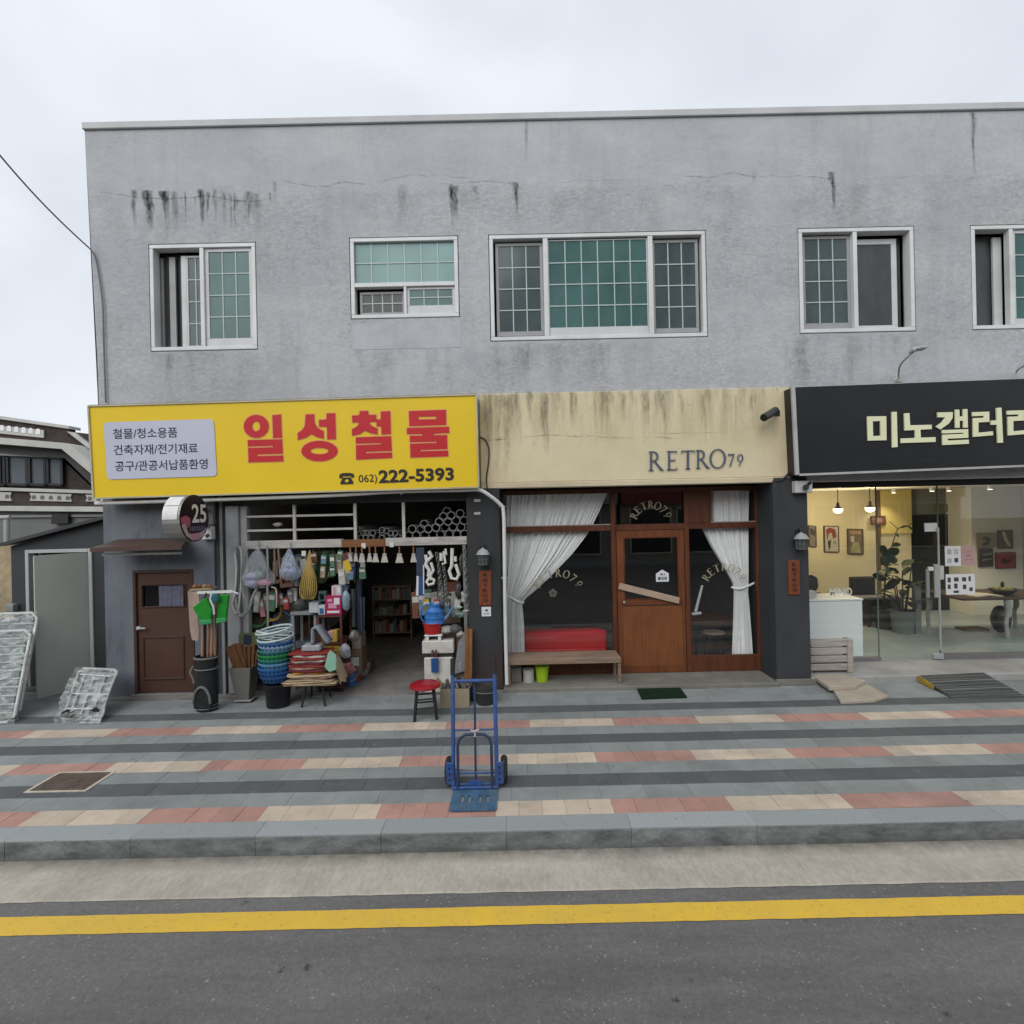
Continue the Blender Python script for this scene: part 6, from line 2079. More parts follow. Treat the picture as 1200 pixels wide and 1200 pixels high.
# timber posts, broken glass, box, bucket
TIM = wood('orange_timber', (.26, .115, .035), (.13, .055, .02), .55, (1, 1, .12), 22)
for i, (px, w) in enumerate(((547, .05), (551.5, .055))):
    a, b = P3(px, 735 + 2 * i, 7.36), P3(px - 1, 800, 7.30)
    MB().bar(a, Vector((b.x, b.y, .025)), w, .05, (0, 1, 0)).build('timber_post', TIM, label=('left', 'right')[i] + ' orange timber post leaning on the hardware pier', cat='timber', bevel=.004)
MB().poly([quad_px([(537, 752), (546, 738), (546, 786), (532, 790)], 7.40)], (0, .012, 0)).build('mirror_sheet', m_clear('dusty_sheet', (.30, .31, .33), .75, .2), label='dusty glass sheet leaning beside the timber posts', cat='sheet')
o = thing('blue_net_bag', 'dark blue net bag lying behind the cardboard box', 'bag', P3(552, 795, 7.1))
blob(MB(), Vector((P(552, 795, 7.1)[0], 7.12, .10)), (.14, .09, .10), 31, rough=.15).build('bag', mat('navy_net', (.02, .03, .09), .7, .5, 40), o, smooth=True)
cb = on_ground(533, 829)
o = thing('cardboard_box', 'open tan cardboard box full of small tools behind the hand truck', 'box', cb)
CARD = mat('tan_cardboard', (.30, .245, .17), .85, .1, 6, .1, 60)
w, d, h = .195, .14, .245
y0 = cb.y
for q_ in ((cb.x - w, cb.x + w, y0, y0 + .008), (cb.x - w, cb.x + w, y0 + 2 * d - .008, y0 + 2 * d), (cb.x - w, cb.x - w + .008, y0 + .008, y0 + 2 * d - .008), (cb.x + w - .008, cb.x + w, y0 + .008, y0 + 2 * d - .008)):
    MB().box(*q_, .002, h).build('side', CARD, o)
MB().box(cb.x - w + .01, cb.x + w - .01, y0 + .009, y0 + 2 * d - .009, .002, .02).build('bottom', CARD, o)
MB().poly([[(cb.x - w, y0 + .02, h), (cb.x - w, y0 + 2 * d - .02, h), (cb.x - w - .07, y0 + 2 * d - .04, h + .09), (cb.x - w - .07, y0 + .04, h + .09)]], (.006, 0, 0)).build('flap', CARD, o)
for i in range(9):
    p = Vector((cb.x - w + .05 + .042 * i, y0 + .06 + .15 * rg.random(), h - .04))
    c = ((.03, .05, .06), (.22, .20, .15), (.10, .09, .08), (.05, .05, .05), (.30, .26, .2))[i % 5]
    MB().bar(p, p + Vector((rg.uniform(-.06, .06), rg.uniform(-.04, .04), .10 + .05 * rg.random())), .03, .02, (0, 1, 0)).build('boxed_tool', PL('tool_tone_%s' % 'abcde'[i % 5], c, .5), label=('first', 'second', 'third', 'fourth', 'fifth', 'sixth', 'seventh', 'eighth', 'ninth')[i] + ' small tool from the left standing in the cardboard box', cat='tool')
bk_ = on_ground(569, 824)
o = thing('black_pot', 'black plastic plant pot standing on the paving below the pier', 'pot', bk_)
MB().lathe([(0, 0), (.11, 0), (.155, .19), (.17, .195), (.172, .25), (.155, .25), (.10, .03), (0, .03)], bk_, 24).build('body', mat('grey_black_plastic', (.032, .034, .034), .55, .2, 8), o, smooth=True)
MB().lathe([(.165, .10), (.168, .11), (.165, .12)], bk_ + Vector((0, 0, .08)), 24).build('rib', GREYM, o, smooth=True)
MB().lathe([(0, .2), (.155, .2), (.0, .215)], bk_, 20).build('soil', mat('soil', (.035, .03, .025), .95), o)

# --- red stool
st = Vector((on_ground(489, 847).x + .075, 6.56, 0))
o = thing('stool', 'round red topped stool with black legs on the paving', 'stool', st, rotz=0)
zs = P(498, 801, 6.56)[1]
MB().lathe([(0, -.012), (.175, -.012), (.192, 0), (.195, .018), (.18, .03), (.1, .036), (0, .037)], st + Vector((0, 0, zs - .03)), 32).build('seat', mat('red_vinyl', (.30, .012, .022), .32, .08, 8), o, smooth=True)
MB().lathe([(.196, 0), (.199, .006), (.196, .012)], st + Vector((0, 0, zs - .034)), 32).build('trim', mat('red_trim', (.20, .01, .015), .4), o, smooth=True)
legs = [(-.115, -.15), (.155, -.09), (.115, .15), (-.155, .09)]
tops = [(x * .74, y * .74, zs - .045) for x, y in legs]
for (x, y), t_ in zip(legs, tops):
    MB().cyl(st + Vector((x, y, 0)), st + Vector(t_), .019, .022, 10).build('leg', BLACKM, o, smooth=True)
for zr_ in (.15, .26):
    ps = [st + Vector((x + (tx - x) * zr_ / zs, y + (ty - y) * zr_ / zs, zr_)) for (x, y), (tx, ty, _) in zip(legs, tops)]
    for i in range(4):
        MB().cyl(ps[i], ps[(i + 1) % 4], .011, .011, 8).build('rung', BLACKM, o, smooth=True)

# --- plastic pipes above the crossbeam
PVC = mat('grey_pvc_pipe', (.20, .20, .19), .5, .12, 10)
z4x = lambda x, y: (380 + x / 4.445, 570 + y / 4.445)
big = [(438, 255), (479, 255), (521, 252), (563, 251), (606, 252), (649, 249), (691, 249), (730, 248), (459, 222), (501, 222), (543, 221), (583, 214), (627, 214), (669, 211), (712, 212), (518, 197), (601, 184), (645, 182), (687, 178), (728, 178), (622, 157), (662, 152), (708, 141), (636, 130)]
small = [(175, 248), (190, 266), (204, 244), (218, 267), (232, 270), (219, 243), (250, 243), (246, 268), (301, 268), (296, 240), (324, 258), (320, 232), (345, 246), (352, 268), (368, 246), (380, 262), (172, 225), (300, 228)]
pm = {}
ORD = ('first', 'second', 'third', 'fourth', 'fifth', 'sixth', 'seventh', 'eighth', 'ninth', 'tenth', 'eleventh', 'twelfth', 'thirteenth', 'fourteenth', 'fifteenth', 'sixteenth', 'seventeenth', 'eighteenth', 'nineteenth', 'twentieth')
rows_ = [(8, 'bottom row'), (7, 'second row'), (5, 'third row'), (3, 'fourth row'), (1, 'top row')]
blab = ['%s wide pvc pipe from left, %s of the stack by the pier' % (ORD[k_], rn) for cnt, rn in rows_ for k_ in range(cnt)]
blab[-1] = 'single wide pvc pipe crowning the stack by the pier'
srt = sorted(range(len(small)), key=lambda k_: small[k_][0])
slab_ = {k_: '%s narrow pvc pipe from the left in the bay above the crossbeam' % ORD[n_] for n_, k_ in enumerate(srt)}
for nm, lst, r in (('large', big, .064), ('small', small, .045)):
    for i, (x, y) in enumerate(lst):
        p = P3(*z4x(x, y), 7.62)
        if nm not in pm:
            ob = MB().pipe((0, 0, 0), (0, 2.4, 0), r, r * .80).build('plastic_pipe', PVC, smooth=True)
            pm[nm] = ob.data
        else:
            ob = bpy.data.objects.new('plastic_pipe', pm[nm])
            COL.objects.link(ob)
        ob.location = p + Vector((0, rg.uniform(-.05, .05), 0))
        tag(ob, blab[i] if nm == 'large' else slab_[i], 'pipe', nm + ' pvc pipes above the crossbeam')
# small white paper cup shape on the transom
blob(MB(), P3(326, 615, 7.62), (.07, .05, .035), 2).build('paper_bundle', PL('paper_bundle', (.3, .29, .27), .7), smooth=True, label='small pale paper bundle behind the left transom bars', cat='paper')

# --- dim shelving inside
o = thing('back_shelf', 'wooden shelf with four tiers of small goods at the back of the hardware shop', 'shelf', P3(460, 765, 10.6))
sx0, sx1 = P(438, 725, 10.6)[0], P(481, 725, 10.6)[0]
zz = [P(460, y, 10.6)[1] for y in (762, 741, 720, 702, 687)]
SHW = wood('shelf_wood', (.50, .40, .26), (.36, .28, .18), .7, (.15, 1, 1))
for z in zz:
    MB().box(sx0, sx1, 10.6, 10.9, z - .02, z).build('shelf_board', SHW, o)
for x in (sx0 - .02, sx1):
    MB().box(x, x + .02, 10.6, 10.9, zz[0] - .3, zz[4]).build('side', SHW, o)
for i in range(4):
    x = sx0 + .02
    k_ = 0
    while x < sx1 - .08:
        w = rg.uniform(.05, .10)
        h = rg.uniform(.14, .26) * (1 if i != 2 else .75)
        c = ((.46, .36, .22), (.30, .26, .22), (.55, .44, .28), (.34, .14, .10), (.18, .26, .24), (.58, .55, .48))[rg.randrange(6)]
        MB().box(x, x + w - .008, 10.62, 10.8, zz[i] + .001, zz[i] + h).build('shelf_carton', PL('dim_good_%.2f' % c[0], c, .7), label='%s small carton from the left on the %s tier of the back shelf' % (('first', 'second', 'third', 'fourth', 'fifth', 'sixth', 'seventh', 'eighth', 'ninth', 'tenth', 'eleventh', 'twelfth', 'thirteenth')[k_], ('lowest', 'second', 'third', 'top')[i]), cat='carton')
        x += w
        k_ += 1
o = thing('side_rack', 'dark loaded steel rack along the right wall inside the hardware shop', 'rack', (HX1 - .3, 9.4, .02))
for z in (.4, .8, 1.2, 1.6):
    MB().box(HX1 - .55, HX1 - .05, 8.2, 10.8, z, z + .03).build('shelf_board', DARKROOM, o)
for y in (8.2, 9.5, 10.77):
    for x in (HX1 - .55, HX1 - .09):
        MB().box(x, x + .03, y, y + .03, .023, 1.9).build('upright', GREYM, o)
for i, z in enumerate((.431, .831, 1.231)):
    for j in range(6):
        y = 8.25 + .42 * j
        c = ((.30, .24, .16), (.14, .18, .26), (.30, .12, .08), (.36, .35, .32))[rg.randrange(4)]
        MB().box(HX1 - .53, HX1 - .2, y, y + .33, z, z + rg.uniform(.18, .3)).build('rack_carton', PL('rack_good_%.2f' % c[2], c, .7), label='%s dim carton from the street on the %s board of the side rack' % (('first', 'second', 'third', 'fourth', 'fifth', 'sixth')[j], ('lowest', 'middle', 'upper')[i]), cat='carton')
o = thing('side_rack', 'dark loaded steel rack along the left wall inside the hardware shop', 'rack', (HX0 + .3, 9.4, .02))
for z in (.5, 1.0, 1.5):
    MB().box(HX0 - .2, HX0 + .55, 8.4, 11.4, z, z + .03).build('shelf_board', DARKROOM, o)
for y in (8.4, 11.37):
    MB().box(HX0 + .52, HX0 + .55, y, y + .03, .023, 1.9).build('upright', GREYM, o)
for i, z in enumerate((.531, 1.031, 1.531)):
    for j in range(6):
        y = 8.45 + .47 * j
        c = ((.36, .28, .18), (.14, .20, .26), (.30, .14, .10), (.38, .37, .33))[rg.randrange(4)]
        MB().box(HX0 + .05, HX0 + .5, y, y + .38, z, z + rg.uniform(.2, .36)).build('rack_carton', PL('rackl_good_%.2f' % c[2], c, .7), label='%s dim carton from the street on the %s board of the left rack' % (('first', 'second', 'third', 'fourth', 'fifth', 'sixth')[j], ('lowest', 'middle', 'upper')[i]), cat='carton')
# tall brown panel and dark sheets just inside on the left
MB().slab(quad_px([(296, 700), (312, 697), (312, 780), (296, 782)], 7.75), (0, .02, 0)).build('plywood_sheet', wood('dim_plywood', (.12, .09, .05), (.08, .06, .035), .7), label='tall brown plywood sheet standing inside behind the planter', cat='sheet')

# --- the crowded stock hanging and piled behind the first row
rk = random.Random(55)
PALH = [(.30, .05, .05), (.05, .10, .25), (.36, .30, .20), (.40, .40, .38), (.08, .16, .10), (.40, .28, .05), (.20, .20, .22), (.10, .08, .06), (.45, .22, .26), (.12, .22, .30), (.50, .48, .44), (.16, .07, .04)]


def packet(p, w, h, d, c, name, label, cat, par=None, tilt=0.0, hook=True):
    o = thing(name, label, cat, p, None)
    nm_ = 'packet_%02d%02d%02d' % (c[0] * 99, c[1] * 99, c[2] * 99)
    MB().obox(p + Vector((0, 0, -h / 2)), (w, d, h), (0, tilt, 0)).build('pack', mat(nm_, c, .45, .35, 16), o, bevel=.008)
    MB().obox(p + Vector((0, -d / 2 - .002, -h * .28)), (w * .8, .003, h * .22), (0, tilt, 0)).build('print', PL('packet_label', (.5, .5, .47), .5, .3), o)
    if hook:
        MB().cyl(p + Vector((0, 0, -.01)), p + Vector((0, 0, .05)), .004, .004, 5).build('hook', GREYM, o)
    return o


k_ = 0
for row, (yy, py0, x0, x1, n) in enumerate(((7.66, 650, 333, 428, 10), (7.95, 655, 318, 424, 11), (8.3, 648, 322, 420, 9))):
    for i in range(n):
        px = x0 + (x1 - x0) * (i + rk.uniform(.2, .8)) / n
        packet(P3(px, py0 + rk.uniform(-3, 8), yy), rk.uniform(.07, .14), rk.uniform(.18, .42), rk.uniform(.03, .06), rk.choice(PALH), 'hanging_packet', '%s packet from the left in the %s hanging row inside the hardware shop' % (ORD[i], ('front', 'middle', 'rear')[row]), 'packet', tilt=rk.uniform(-.1, .1))
for i in range(7):
    px = 487 + 7.5 * i
    packet(P3(px, 688 + rk.uniform(-4, 6), 7.75), rk.uniform(.08, .13), rk.uniform(.25, .5), .05, rk.choice(PALH), 'hanging_packet', '%s packet from the left hanging above the watering can' % ORD[i], 'packet', tilt=rk.uniform(-.1, .1))
# coiled hoses on the inner left side
for i, (px, py, r, c, nm) in enumerate(((300, 722, .17, (.10, .26, .10), 'green'), (318, 716, .15, (.42, .30, .05), 'yellow'), (331, 728, .14, (.10, .14, .30), 'blue'))):
    c0 = P3(px, py, 7.72 + .04 * i)
    o = thing('hose_coil', nm + ' hose coil hanging behind the basket tower', 'hose', c0)
    for q_ in range(3):
        MB().tube([c0 + Vector(((r - .015 * q_) * math.cos(R(15 * a)), .02 * q_ + .006 * math.sin(a), (r - .01 * q_) * math.sin(R(15 * a)))) for a in range(24)], .014, 7, closed=True).build('turn', PL('hose_' + nm, c, .4), o, smooth=True)
# cartons piled on the floor inside, left and beside the display shelf
for i, (px0, px1, py0, py1, Y, c) in enumerate(((296, 316, 758, 790, 7.95, (.26, .19, .11)), (300, 318, 735, 757, 7.97, (.30, .23, .14)), (318, 344, 748, 786, 8.0, (.20, .15, .10)), (320, 342, 722, 747, 8.02, (.34, .33, .30)), (344, 368, 752, 784, 7.9, (.12, .14, .18)), (408, 424, 762, 790, 7.9, (.16, .11, .07)), (409, 423, 744, 761, 7.92, (.24, .20, .15)), (424, 434, 772, 788, 8.3, (.13, .10, .08)), (534, 546, 770, 795, 7.5, (.20, .18, .15)))):
    carton(px0, px1, py0, py1, Y, .28, 'piled_card_%s' % 'abcdefghi'[i], c, ('brown carton on the floor behind the planter', 'tan carton stacked behind the planter', 'dull brown carton behind the basket tower', 'pale carton stacked behind the basket tower', 'slate carton under the steel table', 'brown carton beside the display shelf', 'tan carton stacked beside the display shelf', 'small dark carton on the shop floor by the doorway', 'grey carton behind the dusty glass sheet')[i], ((.2, .8, .35, .7, 'packet_label', (.5, .5, .47)),) if i % 2 else ())
# small goods filling the shelves of the display
for i in range(8):
    zz_ = (.107, .747)[i % 2]
    x = sx_d0 + .03 + (sx_d1 - sx_d0 - .12) * (i // 2) / 4
    MB().box(x, x + .07, 7.5, 7.62, zz_, zz_ + rk.uniform(.12, .22)).build('shelf_tin', PL('tin_%s' % 'abcdefgh'[i], rk.choice(PALH), .35), label='%s tin from the left on the %s board of the display shelf' % (ORD[i // 2], ('bottom', 'third')[i % 2]), cat='tin', bevel=.008)

for i in range(16):
    px = 366 + 11.5 * (i % 6) + rk.uniform(-2, 2) if i < 12 else 500 + 12 * (i - 12)
    py = (647, 664)[(i // 6) % 2] + rk.uniform(-2, 4) if i < 12 else 702
    packet(P3(px, py, 7.54 + .03 * (i % 3)), rk.uniform(.06, .11), rk.uniform(.12, .26), .035, rk.choice(PALH), 'hanging_packet', ('%s small packet from the left in the %s cluster beside the green tarpaulin' % (ORD[i % 6], ('upper', 'lower')[i // 6])) if i < 12 else '%s small packet from the left just above the pale mint pack' % ORD[i - 12], 'packet', tilt=rk.uniform(-.2, .2))

for i in range(12):
    px = 284 + 5.6 * i + rk.uniform(-1.5, 1.5)
    packet(P3(px, 693 + rk.uniform(-5, 14), 7.62 + .03 * (i % 3)), rk.uniform(.06, .12), rk.uniform(.16, .34), .04, rk.choice(PALH), 'hanging_packet', '%s packet from the left in the low row behind the hose loops' % ORD[i], 'packet', tilt=rk.uniform(-.15, .15))
# nested pails and broom bundle on the floor right of the display shelf
for i, (px, py, c, nm) in enumerate(((417, 797, (.40, .05, .04), 'red'), (426, 790, (.42, .42, .40), 'white'), (411, 803, (.05, .14, .34), 'blue'))):
    c0 = G(px, py, .023)
    o = thing('pail', nm + ' plastic pail on the shop floor beside the display shelf', 'pail', c0)
    MB().lathe([(0, 0), (.075, 0), (.10, .17), (.107, .175), (.107, .19), (.095, .19), (.07, .015), (0, .015)], c0, 18).build('body', PL('pail_' + nm, c, .4, .2), o, smooth=True)
    MB().tube(smooth_path([c0 + Vector((-.105, 0, .18)), c0 + Vector((-.09, -.06, .12)), c0 + Vector((0, -.11, .09)), c0 + Vector((.09, -.06, .12)), c0 + Vector((.105, 0, .18))], 4), .005, 6).build('handle', ALU, o)

# ================================================================== gallery front and room
GY = 8.20
GGL = glass('gallery_glass', (.985, .99, .985), 1.5)
X = lambda px, py=680, Y=GY: P(px, py, Y)[0]
Z = lambda px, py, Y=GY: P(px, py, Y)[1]
gx_l = QX1 - .25
z_sill = .16
gtop = 2.92
HDR = mat('dark_header', (.03, .032, .034), .4, .1)
gf = MB().box(gx_l, XR - .3, GY - .05, GY + .05, gtop - .05, gtop + .03).build('gallery_front', HDR, BLD, label='frameless glass gallery front under the black sign')
MB().box(gx_l, X(1029), GY - .04, GY + .04, .0955, z_sill).build('sill', mat('brushed_sill', (.22, .22, .215), .35, .1, 10, metal=.5), gf)
MB().box(X(1103), XR - .3, GY - .04, GY + .04, .0955, z_sill + .02).build('sill', MATS['brushed_sill'], gf)
for xa, xb, za in ((gx_l, X(1028), z_sill), (X(1028) + .006, X(1100), .11), (X(1100) + .006, XR - .3, z_sill + .02)):
    MB().box(xa, xb, GY - .005, GY + .005, za, gtop - .05).build('pane', GGL, gf)
EDG = mat('glass_edge', (.10, .14, .13), .2)
for x in (X(1028), X(1100)):
    MB().box(x - .004, x + .010, GY - .007, GY + .007, .11, gtop - .051).build('pane_edge', EDG, gf)
MB().box(X(1100) - .035, X(1100) - .01, GY - .05, GY - .02, .25, Z(1095, 618)).build('pull_bar', ALU, gf, bevel=.006)
MB().obox((X(1096), GY - .03, .15), (.16, .05, .09)).build('floor_pivot', ALU, gf, bevel=.008)
for px0, px1, py0, py1, m_ in ((1086, 1092, 664, 668.5, WHITE), (1093, 1098, 661, 700, ALU), (1099, 1104, 663, 679, OFFW), (1083.5, 1087, 667, 700, GREYM)):
    MB().box(X(px0), X(px1), GY - .045, GY - .012, Z(1093, py1), Z(1093, py0)).build('door_handle', m_, gf, bevel=.005)


def sheet(px0, px1, py0, py1, Y, nm, c, label, sk=-.02, th=-.003, name='poster', cat='poster'):
    q = quad_px([(px0, py0), (px1, py0 + sk * (px1 - px0)), (px1 + .6, py1 + sk * (px1 - px0)), (px0 + .6, py1)], Y)
    o = thing(name, label, cat, q[3])
    MB().slab(q, (0, th, 0)).build('paper', PL(nm, c, .6, .04), o)
    return o, [p + Vector((0, th - .0012, 0)) for p in q]


def marks(o, q, rects, nm, c):
    for a, b, c0, d in rects:
        MB().add([bil(q, a, c0), bil(q, b, c0), bil(q, b, d), bil(q, a, d)], [(0, 1, 2, 3)]).build('print', PL(nm, c, .6), o)


o, q = sheet(1083, 1098, 613, 623, GY - .006, 'paper_bright', (.62, .62, .62), 'small blank white card on the gallery door', name='door_card', cat='card')
o, q = sheet(1107, 1125.5, 640, 663.5, GY - .006, 'paper_bright', 0, 'white poster with four small pictures on the gallery glass')
marks(o, q, ((.14, .40, .15, .42), (.14, .42, .62, .85)), 'print_soft', (.34, .36, .36))
marks(o, q, ((.56, .84, .14, .42),), 'print_pale', (.44, .42, .40))
marks(o, q, ((.58, .82, .60, .82),), 'print_dark', (.04, .05, .05))
o, q = sheet(1125.8, 1142, 639.6, 662.8, GY - .006, 'paper_rose', (.42, .27, .25), 'dull pink poster beside the white one on the gallery glass')
marks(o, q, ((.35, .7, .48, .54), (.2, .85, .30, .33), (.2, .85, .68, .71)), 'print_rose', (.30, .14, .14))
o, q = sheet(1108, 1142, 673, 697, GY - .006, 'paper_bright', 0, 'lower white poster with two rows of dark thumbnails on the gallery glass')
marks(o, q, ((.06, .17, .16, .40), (.28, .44, .16, .36), (.56, .70, .16, .36), (.78, .86, .12, .36), (.06, .16, .50, .72), (.28, .40, .46, .70), (.58, .70, .52, .74), (.80, .92, .66, .84), (.26, .44, .80, .92)), 'print_dark', 0)

# room shell
RY = 11.8
WARM = mat('warm_gallery_plaster', (.52, .46, .30), .9, .08, 1.5)
CRW = mat('cream_gallery_plaster', (.68, .65, .54), .9, .05, 1.5)
GRW = mat('grey_green_plaster', (.20, .22, .19), .9, .05, 2)
rx0, rxd0, rxd1, rx1 = QX0 + .23, P(1068, 640, RY)[0], P(1139, 640, RY - .5)[0], XR - .25
MB().box(rx0, rxd0, RY, RY + .1, .101, 2.955).build('gallery_wall', WARM, BLD)
MB().box(rxd0 + .002, rxd1 + .3, RY + .15, RY + .25, .101, 2.955).build('gallery_wall', GRW, BLD)
MB().box(rxd1, rx1, RY - .5, RY - .4, .101, 2.955).build('gallery_wall', CRW, BLD)
MB().box(rxd1, rxd1 + .08, RY - .398, RY + .149, .101, 2.955).build('gallery_return', CRW, BLD)
MB().box(rx0 + .001, rx1, GY + .06, RY - .001, 2.92, 2.955).build('gallery_ceiling', mat('gallery_ceiling_paint', (.66, .62, .50), .9), BLD)
MB().box(P(1072, 650, RY)[0], P(1137, 650, RY)[0], RY + .11, RY + .148, .102, P(1100, 603, RY)[1]).build('dark_doors', mat('dark_glass_door', (.012, .014, .013), .15, .1), BLD)
MB().box(P(1031, 600, RY)[0], P(1067, 600, RY)[0], RY - .035, RY - .001, P(1050, 625, RY)[1], 2.91).build('wall_panel', mat('yellow_panel', (.60, .48, .17), .8, .05, 2), BLD)
MB().box(P(1027, 600, RY)[0], P(1029.5, 600, RY)[0], RY - .05, RY - .001, .102, 2.915).build('wall_batten', mat('brown_batten', (.12, .08, .045), .7), BLD)
MB().box(P(1100, 590, RY)[0], P(1137, 590, RY)[0], RY + .10, RY + .148, P(1118, 600, RY)[1], P(1118, 591, RY)[1]).build('air_conditioner_panel', mat('dim_olive_panel', (.16, .15, .09), .6), BLD)


def picture(px0, px1, py0, py1, Y, nm, c, fr, label, shapes=(), tilt=.02):
    q = quad_px([(px0, py0), (px1, py0 + tilt * (px1 - px0)), (px1 + .6, py1 + tilt * (px1 - px0)), (px0 + .6, py1)], Y - .03)
    o = thing('picture', label, 'picture', q[3], 'pictures on the gallery walls')
    MB().slab(q, (0, .028, 0)).build('canvas', PL(nm, c, .7, .15), o)
    mb = MB()
    for i in range(4):
        mb.bar(q[i] + Vector((0, .01, 0)), q[(i + 1) % 4] + Vector((0, .01, 0)), .022, .035, (0, 1, 0))
    mb.build('frame', PL(*fr, .5), o)
    q2 = [p + Vector((0, -.002, 0)) for p in q]
    for i, (pts, nm2, c2) in enumerate(shapes):
        MB().poly([[bil(q2, a, b) + Vector((0, -.0012 * i, 0)) for a, b in pts]], (0, -.001, 0)).build('paint_shape', PL(nm2, c2, .7, .2), o)
    return o


BRF = ('picture_frame_brown', (.09, .06, .04))
picture(948, 956, 616, 640, RY, 'art_grey', (.16, .14, .12), BRF, 'leftmost dark picture on the warm gallery wall, partly behind the pier', (([(.1, .1), (.9, .2), (.8, .5), (.2, .4)], 'art_dark', (.04, .035, .03)),), .1)
picture(966, 982.5, 616.5, 646.5, RY, 'art_pale', (.36, .34, .28), BRF, 'tall picture with a red and black figure on the warm gallery wall', (([(.1, .15), (.35, .05), (.75, .12), (.85, .4), (.6, .5), (.5, .25), (.3, .3), (.2, .6)], 'art_red', (.18, .05, .04)), ([(.2, .62), (.45, .5), (.4, .85), (.3, .95)], 'art_dark', 0), ([(.6, .6), (.8, .58), (.75, .72)], 'art_grey', 0)), .02)
picture(993.5, 1011, 620, 649, RY, 'art_brown', (.13, .10, .065), BRF, 'tall brown picture nearest the yellow panel on the warm gallery wall', (([(.1, .06), (.9, .06), (.88, .2), (.12, .2)], 'art_tan', (.28, .18, .10)), ([(.3, .55), (.7, .5), (.85, .95), (.15, .95)], 'art_olive', (.26, .24, .13)), ([(.15, .3), (.4, .28), (.42, .5), (.2, .55)], 'art_pale', 0)), .02)
picture(1021, 1037, 605, 614.5, RY - .04, 'art_wine', (.16, .07, .06), BRF, 'small wine coloured picture above the dark plant', (([(.2, .3), (.7, .2), (.8, .7), (.3, .8)], 'art_tan', 0),), 0)
YR = RY - .5
picture(1145.5, 1166, 625.5, 641.5, YR, 'art_sand', (.30, .26, .16), ('picture_frame_sand', (.22, .18, .11)), 'sand coloured picture with a dark brown curve, upper left of four', (([(.15, .3), (.5, .2), (.75, .45), (.6, .85), (.3, .9), (.2, .75), (.5, .6), (.45, .45)], 'art_umber', (.07, .045, .025)),), -.04)
picture(1170, 1186, 622, 642.5, YR, 'art_umber2', (.12, .08, .045), BRF, 'brown picture with a pale diagonal band, upper right of four', (([(.25, .05), (.45, .05), (.6, .45), (.9, .9), (.7, .92), (.4, .55)], 'art_cream', (.48, .44, .34)),), -.04)
picture(1147, 1163, 643.8, 664, YR, 'art_darkbrown', (.055, .045, .035), BRF, 'dark brown picture with pale stripes, lower left of four', (([(.25, .3), (.95, .22), (.95, .3), (.25, .38)], 'art_taupe', (.22, .2, .16)), ([(.2, .6), (.9, .52), (.9, .6), (.2, .68)], 'art_taupe', 0)), -.03)
picture(1167.5, 1189.5, 648, 666, YR, 'art_scarlet', (.24, .045, .04), ('picture_frame_red', (.16, .03, .03)), 'red picture with dark blots, lower right of four', (([(.2, .55), (.4, .35), (.6, .5), (.85, .3), (.75, .65), (.45, .75)], 'art_maroon', (.07, .015, .015)),), -.03)

# pendant lamps
for i, (px, py, side_) in enumerate(((982, 596, 'left'), (1019.5, 594.5, 'right'))):
    Yp = 10.4
    c = P3(px, py, Yp)
    o = thing('pendant_lamp', side_ + ' lit globe pendant lamp hanging in the gallery', 'lamp', c, 'pendant lamps in the gallery')
    MB().cyl(c + Vector((0, 0, .13)), (c.x, c.y, 2.919), .008, .008, 6).build('cord', BLACKM, o)
    MB().lathe([(.085, .0), (.05, .03), (.03, .05), (.028, .10), (.012, .13), (0, .135)], c, 14).build('cap', BLACKM, o, smooth=True)
    MB().lathe([(0, -.10), (.045, -.09), (.078, -.06), (.088, -.02), (.082, .0), (0, .002)], c, 18).build('bulb', emit('warm_bulb', (1.0, .86, .55), 4.0), o, smooth=True)
    ld = bpy.data.lights.new('pendant_light', 'POINT')
    ld.energy = 32
    ld.color = (1.0, .84, .56)
    ld.shadow_soft_size = .09
    lo = bpy.data.objects.new('pendant_light', ld)
    lo.location = (0, 0, -.22)
    COL.objects.link(lo)
    lo.parent = o
# small ceiling downlights
for i, (px, py, Yp, e) in enumerate(((1047, 566, 11.35, 26), (1092, 566, 10.5, 10), (1112, 566, 10.6, 10), (1160, 562, 10.0, 90))):
    x = P(px, py, Yp)[0]
    o = thing('ceiling_spotlight', ('spotlight over the yellow gallery panel', 'first small ceiling spotlight before the dark doors', 'second small ceiling spotlight before the dark doors', 'ceiling spotlight before the cream gallery wall')[i], 'spotlight', (x, Yp, 2.92), 'ceiling spotlights in the gallery')
    MB().cyl((x, Yp, 2.919), (x, Yp, 2.84), .045, .045, 14).build('can', WHITE, o, smooth=True)
    MB().cyl((x, Yp, 2.8395), (x, Yp, 2.835), .036, .036, 14).build('bulb', emit('spot_bulb', (1.0, .88, .62), 5.0), o)
    ld = bpy.data.lights.new('spot_light', 'SPOT')
    ld.energy = e
    ld.spot_size = R(95)
    ld.spot_blend = .8
    ld.color = (1.0, .90, .70)
    ld.shadow_soft_size = .04
    lo = bpy.data.objects.new('spot_light', ld)
    lo.location = (0, 0, -.10)
    lo.rotation_euler = (R(14), 0, 0)
    COL.objects.link(lo)
    lo.parent = o

